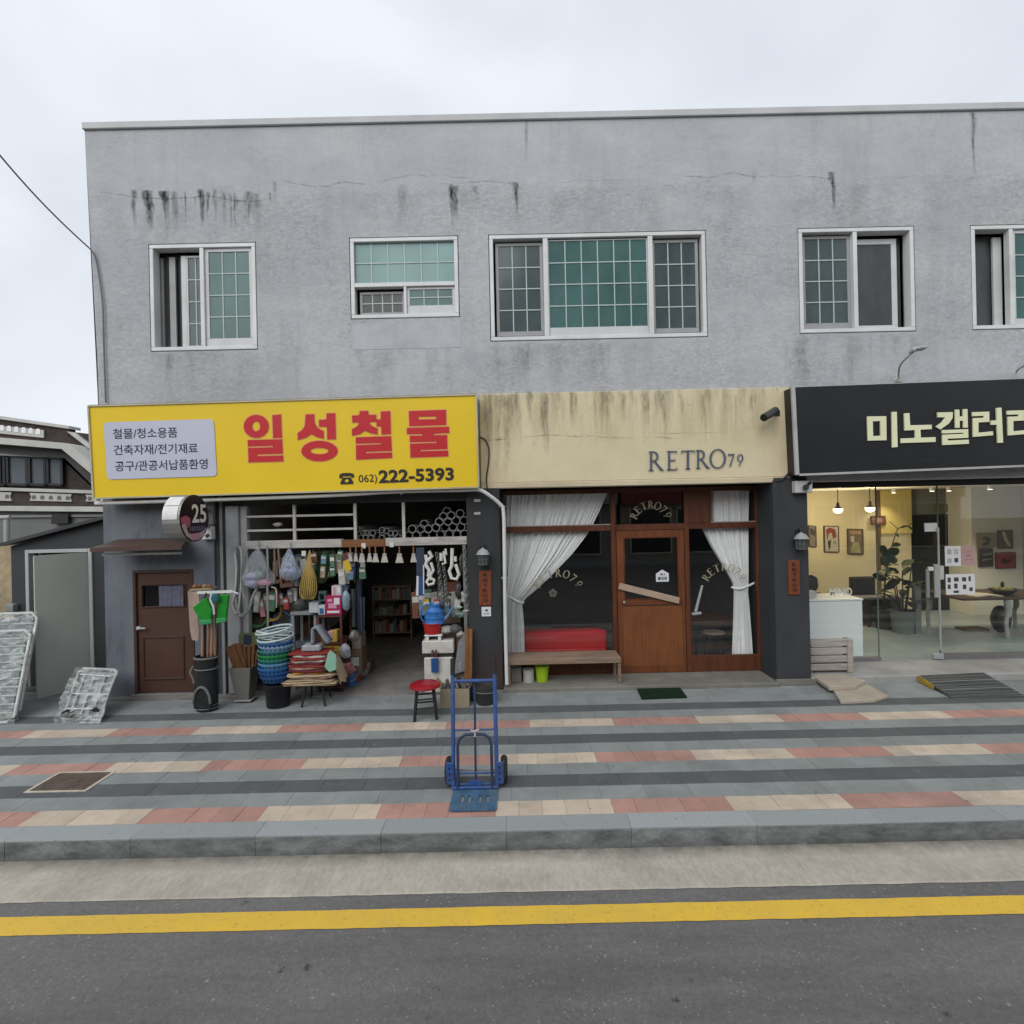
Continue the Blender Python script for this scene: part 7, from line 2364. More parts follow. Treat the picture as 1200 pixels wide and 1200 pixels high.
# reception counter
o = thing('reception_counter', 'pale white reception counter just inside the gallery glass', 'counter', P3(978, 765, 8.45))
xa, xb = P(944, 730, 8.4)[0], P(1011, 730, 8.4)[0]
zc = P(980, 702, 8.4)[1]
MB().box(xa, xb, 8.40, 8.95, .101, zc - .03).build('front', mat('counter_white', (.72, .78, .77), .5, .04, 3), o, bevel=.004)
MB().box(xa - .01, xb + .01, 8.385, 8.97, zc - .029, zc).build('counter_top', mat('counter_top_white', (.75, .79, .78), .4, .04), o, bevel=.004)
o = thing('counter_lettering', 'white standing MINO letters on the reception counter', 'lettering', P3(985, 701, 8.5))
mb = MB()
q = [p for p in quad_px([(972, 689.5), (998.5, 688.5), (998.7, 698), (972.2, 699)], 8.42)]
text_on(mb, 'MINO', q, .02)
mb.v = mb.v
mb.build('letters', mat('letter_white', (.8, .82, .8), .5), o)
o = thing('office_chair', 'black chair back rising behind the reception counter beside the pier', 'chair', P3(951, 705, 9.2))
blob(MB(), P3(951, 684, 9.2), (.13, .06, .16), 7, rough=.05).build('headrest', BLACKM, o, smooth=True)
MB().obox(P3(951, 704, 9.2), (.36, .07, .3)).build('backrest', mat('charcoal_mesh', (.03, .032, .034), .7), o, bevel=.04, seg=2)
MB().cyl(P3(951, 715, 9.25), (P3(951, 715, 9.25).x, 9.25, .102), .03, .05, 10).build('post', BLACKM, o)
carton(946, 957, 693, 702, 8.5, .15, 'counter_box_white', (.46, .46, .44), 'small white box at the pier end of the reception counter')

# dark leafy plants and pot
LEAF = NT('dark_leaf')
LEAF.principled(LEAF.mix(LEAF.rng(LEAF.noise(9, 3, .6), .3, .7), (.012, .022, .012), (.035, .06, .03)), .4, 0, .4)
LEAF = LEAF.mat


def leaf(mb, base, tip, w, up, droop=.1):
    base, tip = Vector(base), Vector(tip)
    t = (tip - base)
    s = t.cross(Vector(up)).normalized()
    n = 6
    vv = []
    for i in range(n + 1):
        f = i / n
        ww = w * math.sin(math.pi * min(1, f * .92 + .06)) ** .8
        c = base + t * f + Vector((0, 0, -droop * f * f))
        vv += [c - s * ww + Vector((0, 0, .15 * ww)), c, c + s * ww + Vector((0, 0, .15 * ww))]
    ff = []
    for i in range(n):
        a = 3 * i
        ff += [(a, a + 1, a + 4, a + 3), (a + 1, a + 2, a + 5, a + 4)]
    mb.add(vv, ff)


pc = P3(1058, 724, 9.9)
pc.z = .101
o = thing('potted_plant', 'dark broad leaved plant in a grey pot in the middle of the gallery', 'plant', pc)
MB().lathe([(0, 0), (.17, 0), (.21, .42), (.225, .44), (.2, .44), (.18, .38), (0, .38)], pc, 20).build('pot', mat('grey_green_pot', (.16, .19, .175), .5, .1), o, smooth=True)
rp = random.Random(14)
for i in range(5):
    a = R(72 * i + 20)
    MB().cyl(pc + Vector((.05 * math.cos(a), .05 * math.sin(a), .38)), pc + Vector((.16 * math.cos(a), .16 * math.sin(a), .85 + .12 * i)), .014, .01, 6).build('stem', mat('stem_brown', (.05, .04, .02), .7), o)
for i in range(34):
    a = rp.uniform(0, 6.28)
    h = rp.uniform(.5, 1.35)
    b = pc + Vector((.10 * math.cos(a), .10 * math.sin(a), h))
    L = rp.uniform(.28, .48)
    mb = MB()
    leaf(mb, b, b + Vector((L * math.cos(a), L * .8 * math.sin(a), rp.uniform(-.05, .28))), rp.uniform(.06, .10), (0, 0, 1), .12)
    mb.build('leaf', LEAF, o, smooth=True, fix=False)
pc2 = P3(1036, 722, 10.3)
pc2.z = .101
o = thing('potted_plant', 'tall dark plant with a bare twisting branch beside the warm gallery wall', 'plant', pc2)
MB().lathe([(0, 0), (.14, 0), (.18, .36), (.15, .36), (0, .32)], pc2, 18).build('pot', mat('black_pot', (.02, .022, .02), .5), o, smooth=True)
tw = smooth_path([pc2 + Vector((0, 0, .3)), pc2 + Vector((.03, 0, .9)), P3(1041, 655, 10.3), P3(1046, 637, 10.3), P3(1052, 620, 10.3), P3(1062, 617, 10.3), P3(1069, 613, 10.3)], 5)
MB().tube(tw, [.02 - .012 * i / (len(tw) - 1) for i in range(len(tw))], 6).build('branch', mat('stem_brown', 0), o, smooth=True)
MB().tube(smooth_path([P3(1052, 620, 10.3), P3(1047, 615, 10.3), P3(1042, 611, 10.3)], 4), .007, 6).build('branch', MATS['stem_brown'], o, smooth=True)
for i, (bx_, by_, tx, ty, w) in enumerate(((1046, 640, 1056, 636, .05), (1041, 650, 1030, 640, .10), (1041, 652, 1053, 641, .10), (1040, 655, 1032, 660, .10), (1041, 656, 1052, 655, .10), (1040, 646, 1040, 660, .12), (1056, 619, 1063, 614, .03), (1064, 616, 1069, 620, .03), (1049, 624, 1053, 628, .03), (1038, 680, 1022, 672, .08), (1038, 690, 1056, 676, .08))):
    mb = MB()
    leaf(mb, P3(bx_, by_, 10.28), P3(tx, ty, 10.15 + .02 * (i % 3)), w, (0, -1, .3), .03)
    mb.build('leaf', LEAF, o, smooth=True, fix=False)
# dark armchair, bench, table and small things
DKL = mat('dark_leather', (.018, .018, .018), .4, .15)
o = thing('armchair', 'dark armchair beyond the reception counter in the gallery', 'armchair', P3(1024, 720, 10.6))
xa, xb = P(1009, 700, 10.6)[0], P(1037, 700, 10.6)[0]
zb = P(1020, 678, 10.6)[1]
MB().box(xa, xb, 10.85, 11.0, .2, zb).build('backrest', DKL, o, bevel=.04, seg=2)
MB().box(xa + .08, xb - .08, 10.4, 10.84, .2, .5).build('seat', DKL, o, bevel=.03, seg=2)
for x in (xa, xb - .078):
    MB().box(x, x + .078, 10.4, 10.84, .15, .66).build('armrest', DKL, o, bevel=.02, seg=2)
for x in (xa + .04, xb - .06):
    for y in (10.43, 10.95):
        MB().cyl((x, y, .101), (x, y, .2), .02, .02, 8).build('leg', BLACKM, o)
o = thing('gallery_bench', 'low grey bench across the middle of the gallery floor', 'bench', P3(1065, 725, 10.0))
xa, xb = P(1010, 705, 10.1)[0], P(1080, 705, 10.1)[0]
zb = P(1040, 704, 10.1)[1]
MB().box(xa, xb, 10.5, 10.8, zb - .05, zb).build('seat', mat('bench_grey', (.17, .18, .175), .5), o, bevel=.006)
for x in (xa + .03, xb - .09):
    MB().box(x, x + .06, 10.52, 10.78, .101, zb - .051).build('leg', MATS['bench_grey'], o)
MB().box(P(1072, 680, 9.8)[0], P(1079, 680, 9.8)[0], 9.8, 9.88, .101, P(1075, 686, 9.8)[1]).build('grey_post', MATS['bench_grey'], label='short grey display post behind the gallery door', cat='post')
o = thing('gallery_table', 'long table with pale curved legs at the right of the gallery', 'table', P3(1170, 760, 9.4))
xa, xb = P(1112, 700, 9.6)[0], P(1260, 700, 9.2)[0]
zt = P(1150, 698.5, 9.5)[1]
MB().box(xa, xb, 9.3, 10.3, zt - .045, zt).build('table_top', wood('table_umber', (.10, .07, .05), (.06, .04, .03), .35, (.1, 1, 1)), o, bevel=.006)
PLG = mat('pale_leg', (.30, .32, .31), .4, .05)
for x, y in ((P(1181, 730, 9.35)[0], 9.36), (P(1198, 730, 9.35)[0] + .25, 9.36), (xa + .1, 10.2), (xb - .1, 10.2)):
    MB().tube(smooth_path([(x, y, zt - .046), (x + .02, y, zt - .3), (x - .02, y, .4), (x + .0, y, .101)], 5), [.05] * 4 + [.045] * 4 + [.035] * 4 + [.035] * 4, 10).build('leg', PLG, o, smooth=True)
o = thing('open_book', 'open pale book lying on the gallery table', 'book', P3(1152, 697, 9.5))
c = Vector((P(1154, 698, 9.5)[0], 9.55, zt))
for s_ in (-1, 1):
    MB().obox(c + Vector((s_ * .13, 0, .016)), (.25, .3, .02), (0, R(5 * s_), 0)).build('page_block', PL('book_page', (.48, .45, .36), .7), o)
o = thing('fruit_bowl', 'dark bowl heaped with fruit on the gallery table', 'bowl', P3(1181, 698, 9.5))
c = Vector((P(1181, 698, 9.5)[0], 9.6, zt + .001))
MB().lathe([(0, 0), (.1, 0), (.2, .08), (.21, .1), (.19, .1), (.09, .02), (0, .02)], c, 20).build('bowl', DKL, o, smooth=True)
for i in range(6):
    a = R(60 * i)
    blob(MB(), c + Vector((.1 * math.cos(a), .1 * math.sin(a), .10)), (.055, .055, .05), i, rough=.02).build('fruit', PL('pear_olive', (.16, .16, .06), .5), o, smooth=True)
blob(MB(), c + Vector((0, 0, .19)), (.03, .03, .06), 3, rough=.02).build('fruit', PL('fig_dark', (.03, .025, .03), .5), o, smooth=True)
blob(MB(), Vector((P(1176, 745, 9.7)[0], 9.75, .36)), (.16, .16, .26), 17, rough=.04).build('black_bag', mat('black_bag_leather', (.015, .015, .016), .4), smooth=True, label='black bag on the floor under the gallery table', cat='bag')
for i, (px0, px1, py0, py1) in enumerate(((1132, 1160, 737, 752), (1148, 1166, 746, 755))):
    carton(px0, px1, py0, py1, 9.9 - .25 * i, .25, 'dim_brown_card%s' % 'ab'[i], ((.12, .085, .05), (.04, .035, .03))[i], ('flat brown carton', 'small dark carton')[i] + ' on the floor under the gallery table')

# ================================================================== on the gallery step
o = thing('slatted_crate', 'weathered white slatted bench lying on its side against the pier', 'crate', P3(975, 787, 7.6))
xa, xb = P(950, 770, 7.62)[0], P(1000, 770, 7.62)[0]
CRT = wood('bleached_crate', (.40, .37, .33), (.25, .225, .195), .75, (.12, 1, 1), 24)
zt, zb = P(975, 749.5, 7.62)[1], .115
hs = (zt - zb) / 4
for i in range(4):
    MB().box(xa, xb - .085, 7.62, 7.66, zb + hs * i + .022, zb + hs * (i + 1)).build('slat', CRT, o, bevel=.012, seg=2)
    MB().box(xa + .005, xb - .086, 7.70, 7.72, zb + hs * i + .03, zb + hs * (i + 1) - .01).build('slat', CRT, o)
MB().box(xb - .084, xb, 7.61, 7.74, zb - .018, zt + .005).build('post', CRT, o, bevel=.01)
MB().box(xa + .0, xa + .05, 7.663, 7.699, zb - .018, zt - .02).build('post', CRT, o)
for i, (pts, z0, z1, lb) in enumerate((([(952, 791), (985, 789.5), (1015, 797), (1003, 803), (972, 805)], .045, .10, 'upper cream stone slab stepping up to the gallery'), ([(975, 806), (1012, 799), (1041, 815), (1024, 820), (985, 822)], .002, .044, 'lower cream stone slab on the paving before the gallery'))):
    q = [G(x, y, z1) for x, y in pts]
    MB().poly([q], (0, 0, z0 - z1)).build('stone_slab', mat('cream_stone', (.40, .35, .28), .85, .12, 4, .3, 70, dirt=.4, dirtcol=(.22, .2, .17)), label=lb, cat='slab', bevel=.006)
# ramp
o = thing('access_ramp', 'chequered metal wheel ramp with a yellow edge before the gallery door', 'ramp', G(1130, 805, .05))
a, b = G(1077, 791.5, .10), G(1152, 788, .10)
c, d = G(1202, 816, .012), G(1118, 819, .012)
RMP = NT('ramp_mesh')
chk = RMP.n('ShaderNodeTexChecker')
mp = RMP.n('ShaderNodeMapping')
mp.inputs['Rotation'].default_value = (0, 0, R(45))
RMP.put(mp.inputs['Vector'], RMP.pos)
RMP.put(chk.inputs['Vector'], mp.outputs[0])
chk.inputs['Scale'].default_value = 24
RMP.principled(RMP.mix(chk.outputs['Fac'], (.045, .05, .05), (.12, .13, .125)), .6, 0, .4, RMP.bump(chk.outputs['Fac'], .6, .006))
MB().poly([[a, b, c, d]], (0, 0, -.03)).build('deck', RMP.mat, o)
for f in range(9):
    t0 = (f + .5) / 9
    p0, p1 = a.lerp(d, t0), b.lerp(c, t0)
    MB().bar(p0 + Vector((0, 0, .004)), p1 + Vector((0, 0, .004)), .009, .006).build('tread_bar', mat('ramp_bar', (.075, .08, .08), .5), o)
for t0 in (.33, .66):
    p0, p1 = a.lerp(d, t0), b.lerp(c, t0)
    MB().bar(p0 + Vector((0, 0, .009)), p1 + Vector((0, 0, .009)), .012, .006).build('seam', ALU, o)
MB().poly([[a, a.lerp(d, .45), a.lerp(d, .45) + Vector((0, 0, -.055)), a + Vector((0, 0, -.09))]], (-.012, 0, 0)).build('side_edge', mat('worn_yellow_edge', (.50, .32, .03), .6, .2, 20, dirt=.4), o)
MB().box(P(960, 600, 7.6)[0], P(961, 600, 7.6)[0], 7.5, 7.51, .3, .31) if False else None

# ================================================================== blue hand truck
ht = thing('hand_truck', 'blue two-wheeled hand truck standing on the striped paving', 'hand truck', (-.39, 4.8, 0))
HB = mat('blue_truck_paint', (.030, .085, .27), .5, .35, 16, .15, 90, dirt=.5, dirtcol=(.07, .065, .07))
HBD = mat('blue_plate_paint', (.05, .11, .19), .55, .35, 14, .2, 90, dirt=.7, dirtcol=(.14, .145, .15))
RUB = mat('black_rubber', (.02, .02, .021), .7, .15, 12)
xl, xr = -.605, -.195
yb, yt, zt = 4.80, 5.06, 1.165
UP = lambda x, z, dy=0: Vector((x + (-.012 * z), yb + (yt - yb) * z / zt + dy, z))
for x in (xl, xr):
    MB().tube([UP(x, .02), UP(x, .5), UP(x, zt - .15)], .020, 12).build('upright', HB, ht, smooth=True)
    MB().tube([UP(x, zt - .15), UP(x, zt - .08), UP(x, zt)], .023, 12).build('grip', RUB, ht, smooth=True)


def zpix(py, Yg=4.95):
    return P(556, py, Yg)[1]


z_top, z_mid = zpix(797.5, 5.02), zpix(854.5, 4.93)
MB().tube([UP(xl, z_top), UP(xr, z_top)], .018, 10).build('crossbar', HB, ht, smooth=True)
MB().tube([UP(xl, z_mid), UP(xr, z_mid)], .009, 8).build('crossbar', HB, ht, smooth=True)
for py in (906, 917.5):
    z = zpix(py, 4.83)
    MB().tube([UP(xl, z), UP(xr, z)], .010, 8).build('crossbar', HB, ht, smooth=True)
DKB = mat('dark_blue_tube', (.018, .04, .085), .45, .15, 7)
loop = [UP(xl + .045, .03, -.02), UP(xl + .045, .3, -.02), UP(xl + .045, z_mid - .13, -.02), UP(xl + .06, z_mid - .07, -.02), UP(xl + .11, z_mid - .035, -.02), UP((xl + xr) / 2, z_mid - .03, -.02), UP(xr - .11, z_mid - .035, -.02), UP(xr - .06, z_mid - .07, -.02), UP(xr - .045, z_mid - .13, -.02), UP(xr - .045, .3, -.02), UP(xr - .045, .03, -.02)]
MB().tube(loop, .014, 10).build('guard_loop', DKB, ht, smooth=True)
MB().tube([UP(-.395, z_top, .03), UP(-.395, .09, .0)], .011, 8).build('centre_rod', DKB, ht, smooth=True)
MB().box(-.46, -.34, 4.79, 4.81, .02, .09).build('base_panel', HB, ht)
tp = MB()
x0, x1, y0, y1 = -.605, -.19, 4.445, 4.785
slots = []
for fx in (.235, .385, .62, .79):
    cx = x0 + (x1 - x0) * fx
    slots.append([(cx - .012, y0 + .13, .016), (cx + .014, y0 + .13, .016), (cx + .014, y0 + .24, .016), (cx - .012, y0 + .24, .016)])
r_ = .025
outer = []
for cx, cy, a0 in ((x0 + r_, y0 + r_, 180), (x1 - r_, y0 + r_, 270), (x1 - .004, y1 - .004, 0), (x0 + .004, y1 - .004, 90)):
    rr_ = r_ if cy < 4.6 else .004
    for i in range(4):
        aa = R(a0 + 30 * i)
        outer.append((cx + rr_ * math.cos(aa), cy + rr_ * math.sin(aa), .016))
tp.poly([outer] + slots, (0, 0, -.007)).build('toe_plate', HBD, ht)
MB().tube([(x0, y1 + .004, .03), (x1, y1 + .004, .03)], .014, 10).build('heel_tube', HB, ht, smooth=True)
for sx in (-1, 1):
    wx = (xl - .055) if sx < 0 else (xr + .065)
    wc_ = Vector((wx, 4.93, .128))
    MB().tube([wc_ + Vector((0, .095 * math.cos(R(15 * i)), .095 * math.sin(R(15 * i)))) for i in range(24)], .032, 10, closed=True).build('wheel', RUB, ht, smooth=True)
    hub = MB()
    hub.cyl(wc_ + Vector((-.022, 0, 0)), wc_ + Vector((.022, 0, 0)), .072, .072, 20)
    hub.build('hub', HB, ht, smooth=True)
    gx = xl - .03 if sx < 0 else xr + .03
    g_ = MB()
    g_.box(gx - .035, gx + .035, 4.80, 4.812, .05, .26)
    g_.build('wheel_bracket', HB, ht, bevel=.008)
    for zz_ in (.10, .155, .21):
        MB().cyl((gx - .005, 4.7995, zz_), (gx - .005, 4.795, zz_), .009, .009, 8).build('bracket_hole', BLACKM, ht)
MB().cyl((xl - .075, 4.93, .128), (xr + .085, 4.93, .128), .011, .011, 8).build('axle', GREYM, ht)
kn = UP(-.395, z_mid, -.02)
MB().tube(smooth_path([kn + Vector((-.035, -.01, .012)), kn + Vector((-.01, -.018, .0)), kn + Vector((.02, -.016, .01)), kn + Vector((.04, -.01, .016))], 3), .010, 6).tube([kn + Vector((0, -.016, .01)), kn + Vector((.004, -.02, -.05))], .010, 6).build('tied_rag', mat('pink_rag', (.52, .36, .38), .9), ht, smooth=True)

# ================================================================== left passage: lean-to, neighbour house, wrapped goods
LY = 8.0
ln = thing('lean_to_shed', 'dark grey panel lean-to with a white framed doorway in the side passage', 'shed', P3(75, 810, LY))
LDK = mat('dark_panel', (.040, .043, .048), .6, .12, 3)
lx0, lx1 = P(14, 700, LY)[0], XL + .02
dx0, dx1 = P(32, 700, LY)[0], P(110, 700, LY)[0]
dzt = P(70, 643.5, LY)[1]
zr = P(118, 604, LY)[1]
zl = P(14, 640, LY)[1]
slope = (zr - zl) / (lx1 - lx0)
zx = lambda x: zl + slope * (x - lx0)
mb = MB()
for pts in ([(lx0, 0), (dx0, 0), (dx0, zx(dx0)), (lx0, zl)], [(dx0, dzt), (dx1, dzt), (dx1, zx(dx1)), (dx0, zx(dx0))], [(dx1, 0), (lx1, 0), (lx1, zr), (dx1, zx(dx1))]):
    mb.poly([[(x, LY, z) for x, z in pts]], (0, .06, 0))
mb.build('front_wall', LDK, ln)
MB().poly([[(lx0 - .08, LY - .12, zl + .0), (lx1, LY - .12, zr + .02), (lx1, 12, zr + .3), (lx0 - .08, 12, zl + .25)]], (0, 0, .05)).build('roof', LDK, ln)
MB().box(lx0, lx0 + .06, LY + .061, 12, 0, zl).build('side_wall', LDK, ln)
MB().box(lx0, lx1, 11.9, 12, 0, 2.2).build('back_wall', DARKROOM, ln)
f_ = .055
for q_ in ((dx0, dx0 + f_, 0, dzt), (dx1 - f_, dx1, 0, dzt), (dx0 + f_, dx1 - f_, dzt - f_, dzt)):
    MB().box(q_[0], q_[1], LY - .03, LY + .09, q_[2], q_[3]).build('door_frame', mat('shed_frame_white', (.40, .41, .41), .5, .08, 3), ln, bevel=.005)
xq = P(44, 700, LY + .05)[0]
MB().box(xq - .02, xq + .02, LY + .095, LY + .13, 0, dzt - .02).build('inner_post', MATS['shed_frame_white'], ln)
h0, h1 = Vector((dx1 - f_ - .01, LY - .02, .03)), None
near = G(43.5, 819.5, .03)
hd_ = Vector((dx1 - f_ - .02, LY + .02, .03))
mb = MB()
dirv = (near - hd_)
nrm = dirv.cross(Vector((0, 0, 1))).normalized() * .035
mb.poly([[hd_, near, near + Vector((0, 0, dzt - .09)), hd_ + Vector((0, 0, dzt - .09))]], nrm)
mb.build('door_leaf', mat('door_leaf_grey', (.42, .435, .395), .6, .06, 1.2, dirt=.15), ln)
# tan heap and post at the far left
MB().box(-9.5, lx0 - .25, 9.0, 9.1, 0, 2.2).build('boundary_wall', mat('tan_render', (.40, .32, .20), .9, .3, 5, .5, 30, dirt=.4), label='tan rendered wall at the far left behind the wrapped racks', cat='wall')
c = P3(14, 712, 7.95)
o = thing('post_cap', 'small grey metal fitting above the wrapped racks', 'fitting', c)
MB().obox(c, (.13, .1, .12)).build('body', GREYM, o, bevel=.02, seg=2)

NY = 15.0
nh = thing('brick_house', 'dark brown brick house with white balustrade bands beyond the passage', 'house', P3(40, 640, NY))


def m_brick():
    t = NT('dark_brick')
    b_ = t.n('ShaderNodeTexBrick')
    mp_ = t.n('ShaderNodeMapping')
    mp_.inputs['Rotation'].default_value = (R(90), 0, 0)
    t.put(mp_.inputs['Vector'], t.pos)
    t.put(b_.inputs['Vector'], mp_.outputs[0])
    b_.inputs['Scale'].default_value = 4.2
    b_.inputs['Color1'].default_value = (.060, .045, .040, 1)
    b_.inputs['Color2'].default_value = (.042, .033, .031, 1)
    b_.inputs['Mortar'].default_value = (.085, .075, .068, 1)
    b_.inputs['Mortar Size'].default_value = .012
    c_ = t.scale(b_.outputs['Color'], t.rng(t.noise(2, 5, .6), .3, .7, .8, 1.2))
    t.principled(c_, .85, 0, .2, t.bump(b_.outputs['Fac'], .4, .01))
    return t.mat


BRK = m_brick()
HWT = mat('house_white_paint', (.46, .46, .43), .7, .1, 3, dirt=.35, dirtcol=(.25, .24, .22))
HDK = mat('house_dark_soffit', (.06, .06, .06), .8, .1)
HX = lambda px, py, Y=NY: P3(px, py, Y)


def band(name, pts, y, th, m, par=nh):
    return MB().poly([[P3(x, p, y) for x, p in pts]], (0, th, 0)).build(name, m, par)


# parapet of the roof terrace
band('parapet', [(-90, 478), (80, 502), (80, 512), (160, 570), (160, 580), (76, 523), (-90, 507)], NY, .25, BRK)
band('parapet_cap', [(-90, 474.5), (81, 499), (81, 502.5), (-90, 478.5)], NY - .08, .4, HWT)
band('stair_parapet', [(80, 505.5), (160, 515), (160, 571), (80, 512.5)], NY + .02, .2, BRK)
band('parapet_cap', [(78, 505.5), (86, 506.5), (160, 562), (160, 569)], NY - .08, .3, HWT)
# upper balustrade panel with arched openings
bt = band('balustrade', [(-40, 494.5), (51, 504), (51, 513), (-40, 504)], NY - .05, .04, HWT)
for i in range(12):
    cx = -32 + 8.5 * i - (2 if i % 2 else 0) * 0
    if cx > 46:
        break
    cy_ = 500.5 + .1 * cx
    pts = [(cx - 2.6, cy_ + 3.8), (cx - 2.6, cy_ - .5), (cx - 1.4, cy_ - 2.6), (cx + 1.4, cy_ - 2.5), (cx + 2.6, cy_ - .3), (cx + 2.6, cy_ + 4.0)]
    MB().poly([[P3(x, p, NY - .06) for x, p in pts]], (0, .006, 0)).build('balustrade_opening', mat('opening_sky', (.70, .72, .74), .8), bt)
# eaves
band('eaves_fascia', [(-90, 505), (75, 519), (82, 521), (160, 586), (160, 600), (72, 526), (-90, 513)], NY - .6, .7, HWT)
band('eaves_soffit', [(-90, 513.5), (72, 526.5), (160, 601), (160, 620), (76, 537), (-90, 520)], NY - .3, .4, HDK)
band('eaves_fascia', [(-90, 524), (66, 533), (76, 536), (73, 536.5), (-90, 530)], NY - .15, .2, HWT)
# upper wall with windows
band('upper_wall', [(-90, 531), (72, 537), (160, 621), (160, 578), (160, 640), (-90, 640)], NY + .05, .2, BRK)
WG = m_pane('house_window_glass', (.085, .10, .115), .12)
for i, (a_, b_) in enumerate(((-30, -3), (0, 5), (9, 31.5), (34.5, 52.5), (56, 72.5))):
    q_ = [(a_, 534 + .045 * a_), (b_, 534 + .045 * b_), (b_ + .8, 568.5), (a_ + .8, 567.5)]
    w_ = band('window', q_, NY - .02, .05, WG)
    qq = [P3(x, y, NY - .04) for x, y in q_]
    mb = MB()
    for k_ in range(4):
        mb.bar(qq[k_], qq[(k_ + 1) % 4], .07, .06, (0, 1, 0))
    mb.build('frame', BLACKM, w_)
# string courses and the ornamental blocks
band('string_course', [(-90, 568.5), (160, 576), (160, 580), (-90, 572)], NY - .18, .22, HWT)
band('brick_band', [(-90, 572.5), (160, 580.5), (160, 596), (-90, 592)], NY - .1, .12, BRK)
for px0, px1 in ((-20, 13.5), (34.5, 84), (100, 140)):
    w_ = px1 - px0
    bo = band('ornament_block', [(px0, 576.5 + .03 * px0), (px1, 576.5 + .03 * px1), (px1 - 2, 581.5 + .02 * px1), (px1, 587 + .01 * px1), (px0, 586.5 + .01 * px0), (px0 + 2, 581.5 + .02 * px0)], NY - .14, .06, HWT)
    n = max(1, int(w_ / 9))
    for i in range(n):
        cx = px0 + w_ * (i + .5) / n
        cy_ = 581.5 + .025 * cx
        pts = [(cx - 2.2, cy_ + 2.2), (cx - 2.2, cy_ - .8), (cx - 1, cy_ - 2.2), (cx + 1, cy_ - 2.2), (cx + 2.2, cy_ - .8), (cx + 2.2, cy_ + 2.2)]
        MB().poly([[P3(x, p, NY - .15) for x, p in pts]], (0, .006, 0)).build('ornament_opening', mat('opening_dark', (.13, .13, .11), .8), bo)
band('string_course', [(-90, 592), (160, 594), (160, 600), (-90, 598)], NY - .25, .3, HWT)
band('lower_wall', [(-90, 598.5), (160, 600.5), (160, 700), (-90, 700)], NY - .05, .2, mat('grey_house_render', (.15, .155, .15), .8, .1, 1))
band('string_course', [(-90, 604.5), (160, 602.5), (160, 605), (-90, 607.5)], NY - .12, .06, mat('grey_band', (.25, .25, .25), .8))
band('vent_block', [(60.5, 602.5), (80, 602), (79.5, 613), (60, 614)], NY - .2, .1, BLACKM)
MB().box(-25, -9.0, NY + .1, 22, 0, 5.0).build('house_body', BRK, nh)
# gutter pipe of the house
MB().tube([P3(8, 609, 13.0), P3(8, 700, 13.0)], .06, 10).tube([P3(-20, 607, 13.0), P3(12, 606, 13.0)], .05, 10).build('downpipe', mat('pale_pipe', (.34, .34, .33), .6), nh, smooth=True)

# wrapped folding racks
def m_wrap():
    t = NT('crumpled_wrap')
    w_ = t.noise(5.5, 4, .62, (1, 1, 2.6), dist=1.1)
    nb_ = t.bump(w_, .8, .05)
    b_ = t.principled(t.mix(t.rng(w_, .3, .7), (.40, .46, .45), (.66, .70, .68)), .16, 0, .7, nb_)  # pale streaks in colour and opacity imitate highlights on the film
    t.put(b_.inputs['Alpha'], t.rng(w_, .42, .68, .10, .62))
    return t.mat


WRAP = m_wrap()
FRM = mat('pale_tube_frame', (.42, .43, .41), .35, .12, 7, metal=.2)


def wrapped_rack(label, q, rows, m_fill, off):
    """q: TL TR BR BL of the leaning frame"""
    o = thing('wrapped_rack', label, 'folding rack', (q[2] + q[3]) / 2, 'wrapped racks leaning in the passage')
    mb = MB()
    back = Vector((-.0, off, 0))
    fr = []
    n = len(q)
    for i in range(4):
        a_, b_ = q[i], q[(i + 1) % 4]
        fr += [a_.lerp(b_, .06), a_.lerp(b_, .5), a_.lerp(b_, .94)]
    MB().tube(fr, .022, 8, closed=True).build('frame', FRM, o, smooth=True)
    for i in range(1, rows):
        t_ = i / rows
        MB().tube([bil(q, .02, t_), bil(q, .98, t_)], .013, 6).build('bar', FRM, o, smooth=True)
    MB().poly([[bil(q, .04, .05), bil(q, .96, .05), bil(q, .96, .95), bil(q, .04, .95)]], (0, .03, 0)).build('panel', m_fill, o)
    rr_ = random.Random(rows)
    MB().grid(26, 40, lambda s, t_: bil(q, -.02 + 1.04 * s, -.015 + 1.03 * t_) + Vector((0, -.035 + .012 * math.sin(23 * t_ + 4 * s) + .010 * math.sin(11 * s + 17 * t_) + rr_.uniform(-.006, .006), 0))).build('plastic_wrap', WRAP, o, smooth=True, fix=False)
    return o


PNL = mat('grey_green_panel', (.13, .16, .16), .5, .3, 6, stretch=(1, 1, 4))
def lean_q(pts, zs):
    return [Vector((*((lambda p: (p.x, p.y))(P3(x, y, Y))), P3(x, y, Y).z)) for (x, y, Y) in pts]
q1 = [P3(-75, 722, 7.45), P3(45, 718, 7.45), G(21, 841, .02), G(-95, 846, .02)]
q2 = [P3(-85, 744, 7.25), P3(37, 738.5, 7.25), G(16, 846, .02), G(-100, 851, .02)]
wrapped_rack('taller plastic wrapped metal rack leaning behind at the left edge', q1, 9, PNL, .03)
wrapped_rack('front plastic wrapped metal rack leaning at the left edge', q2, 11, PNL, .03)

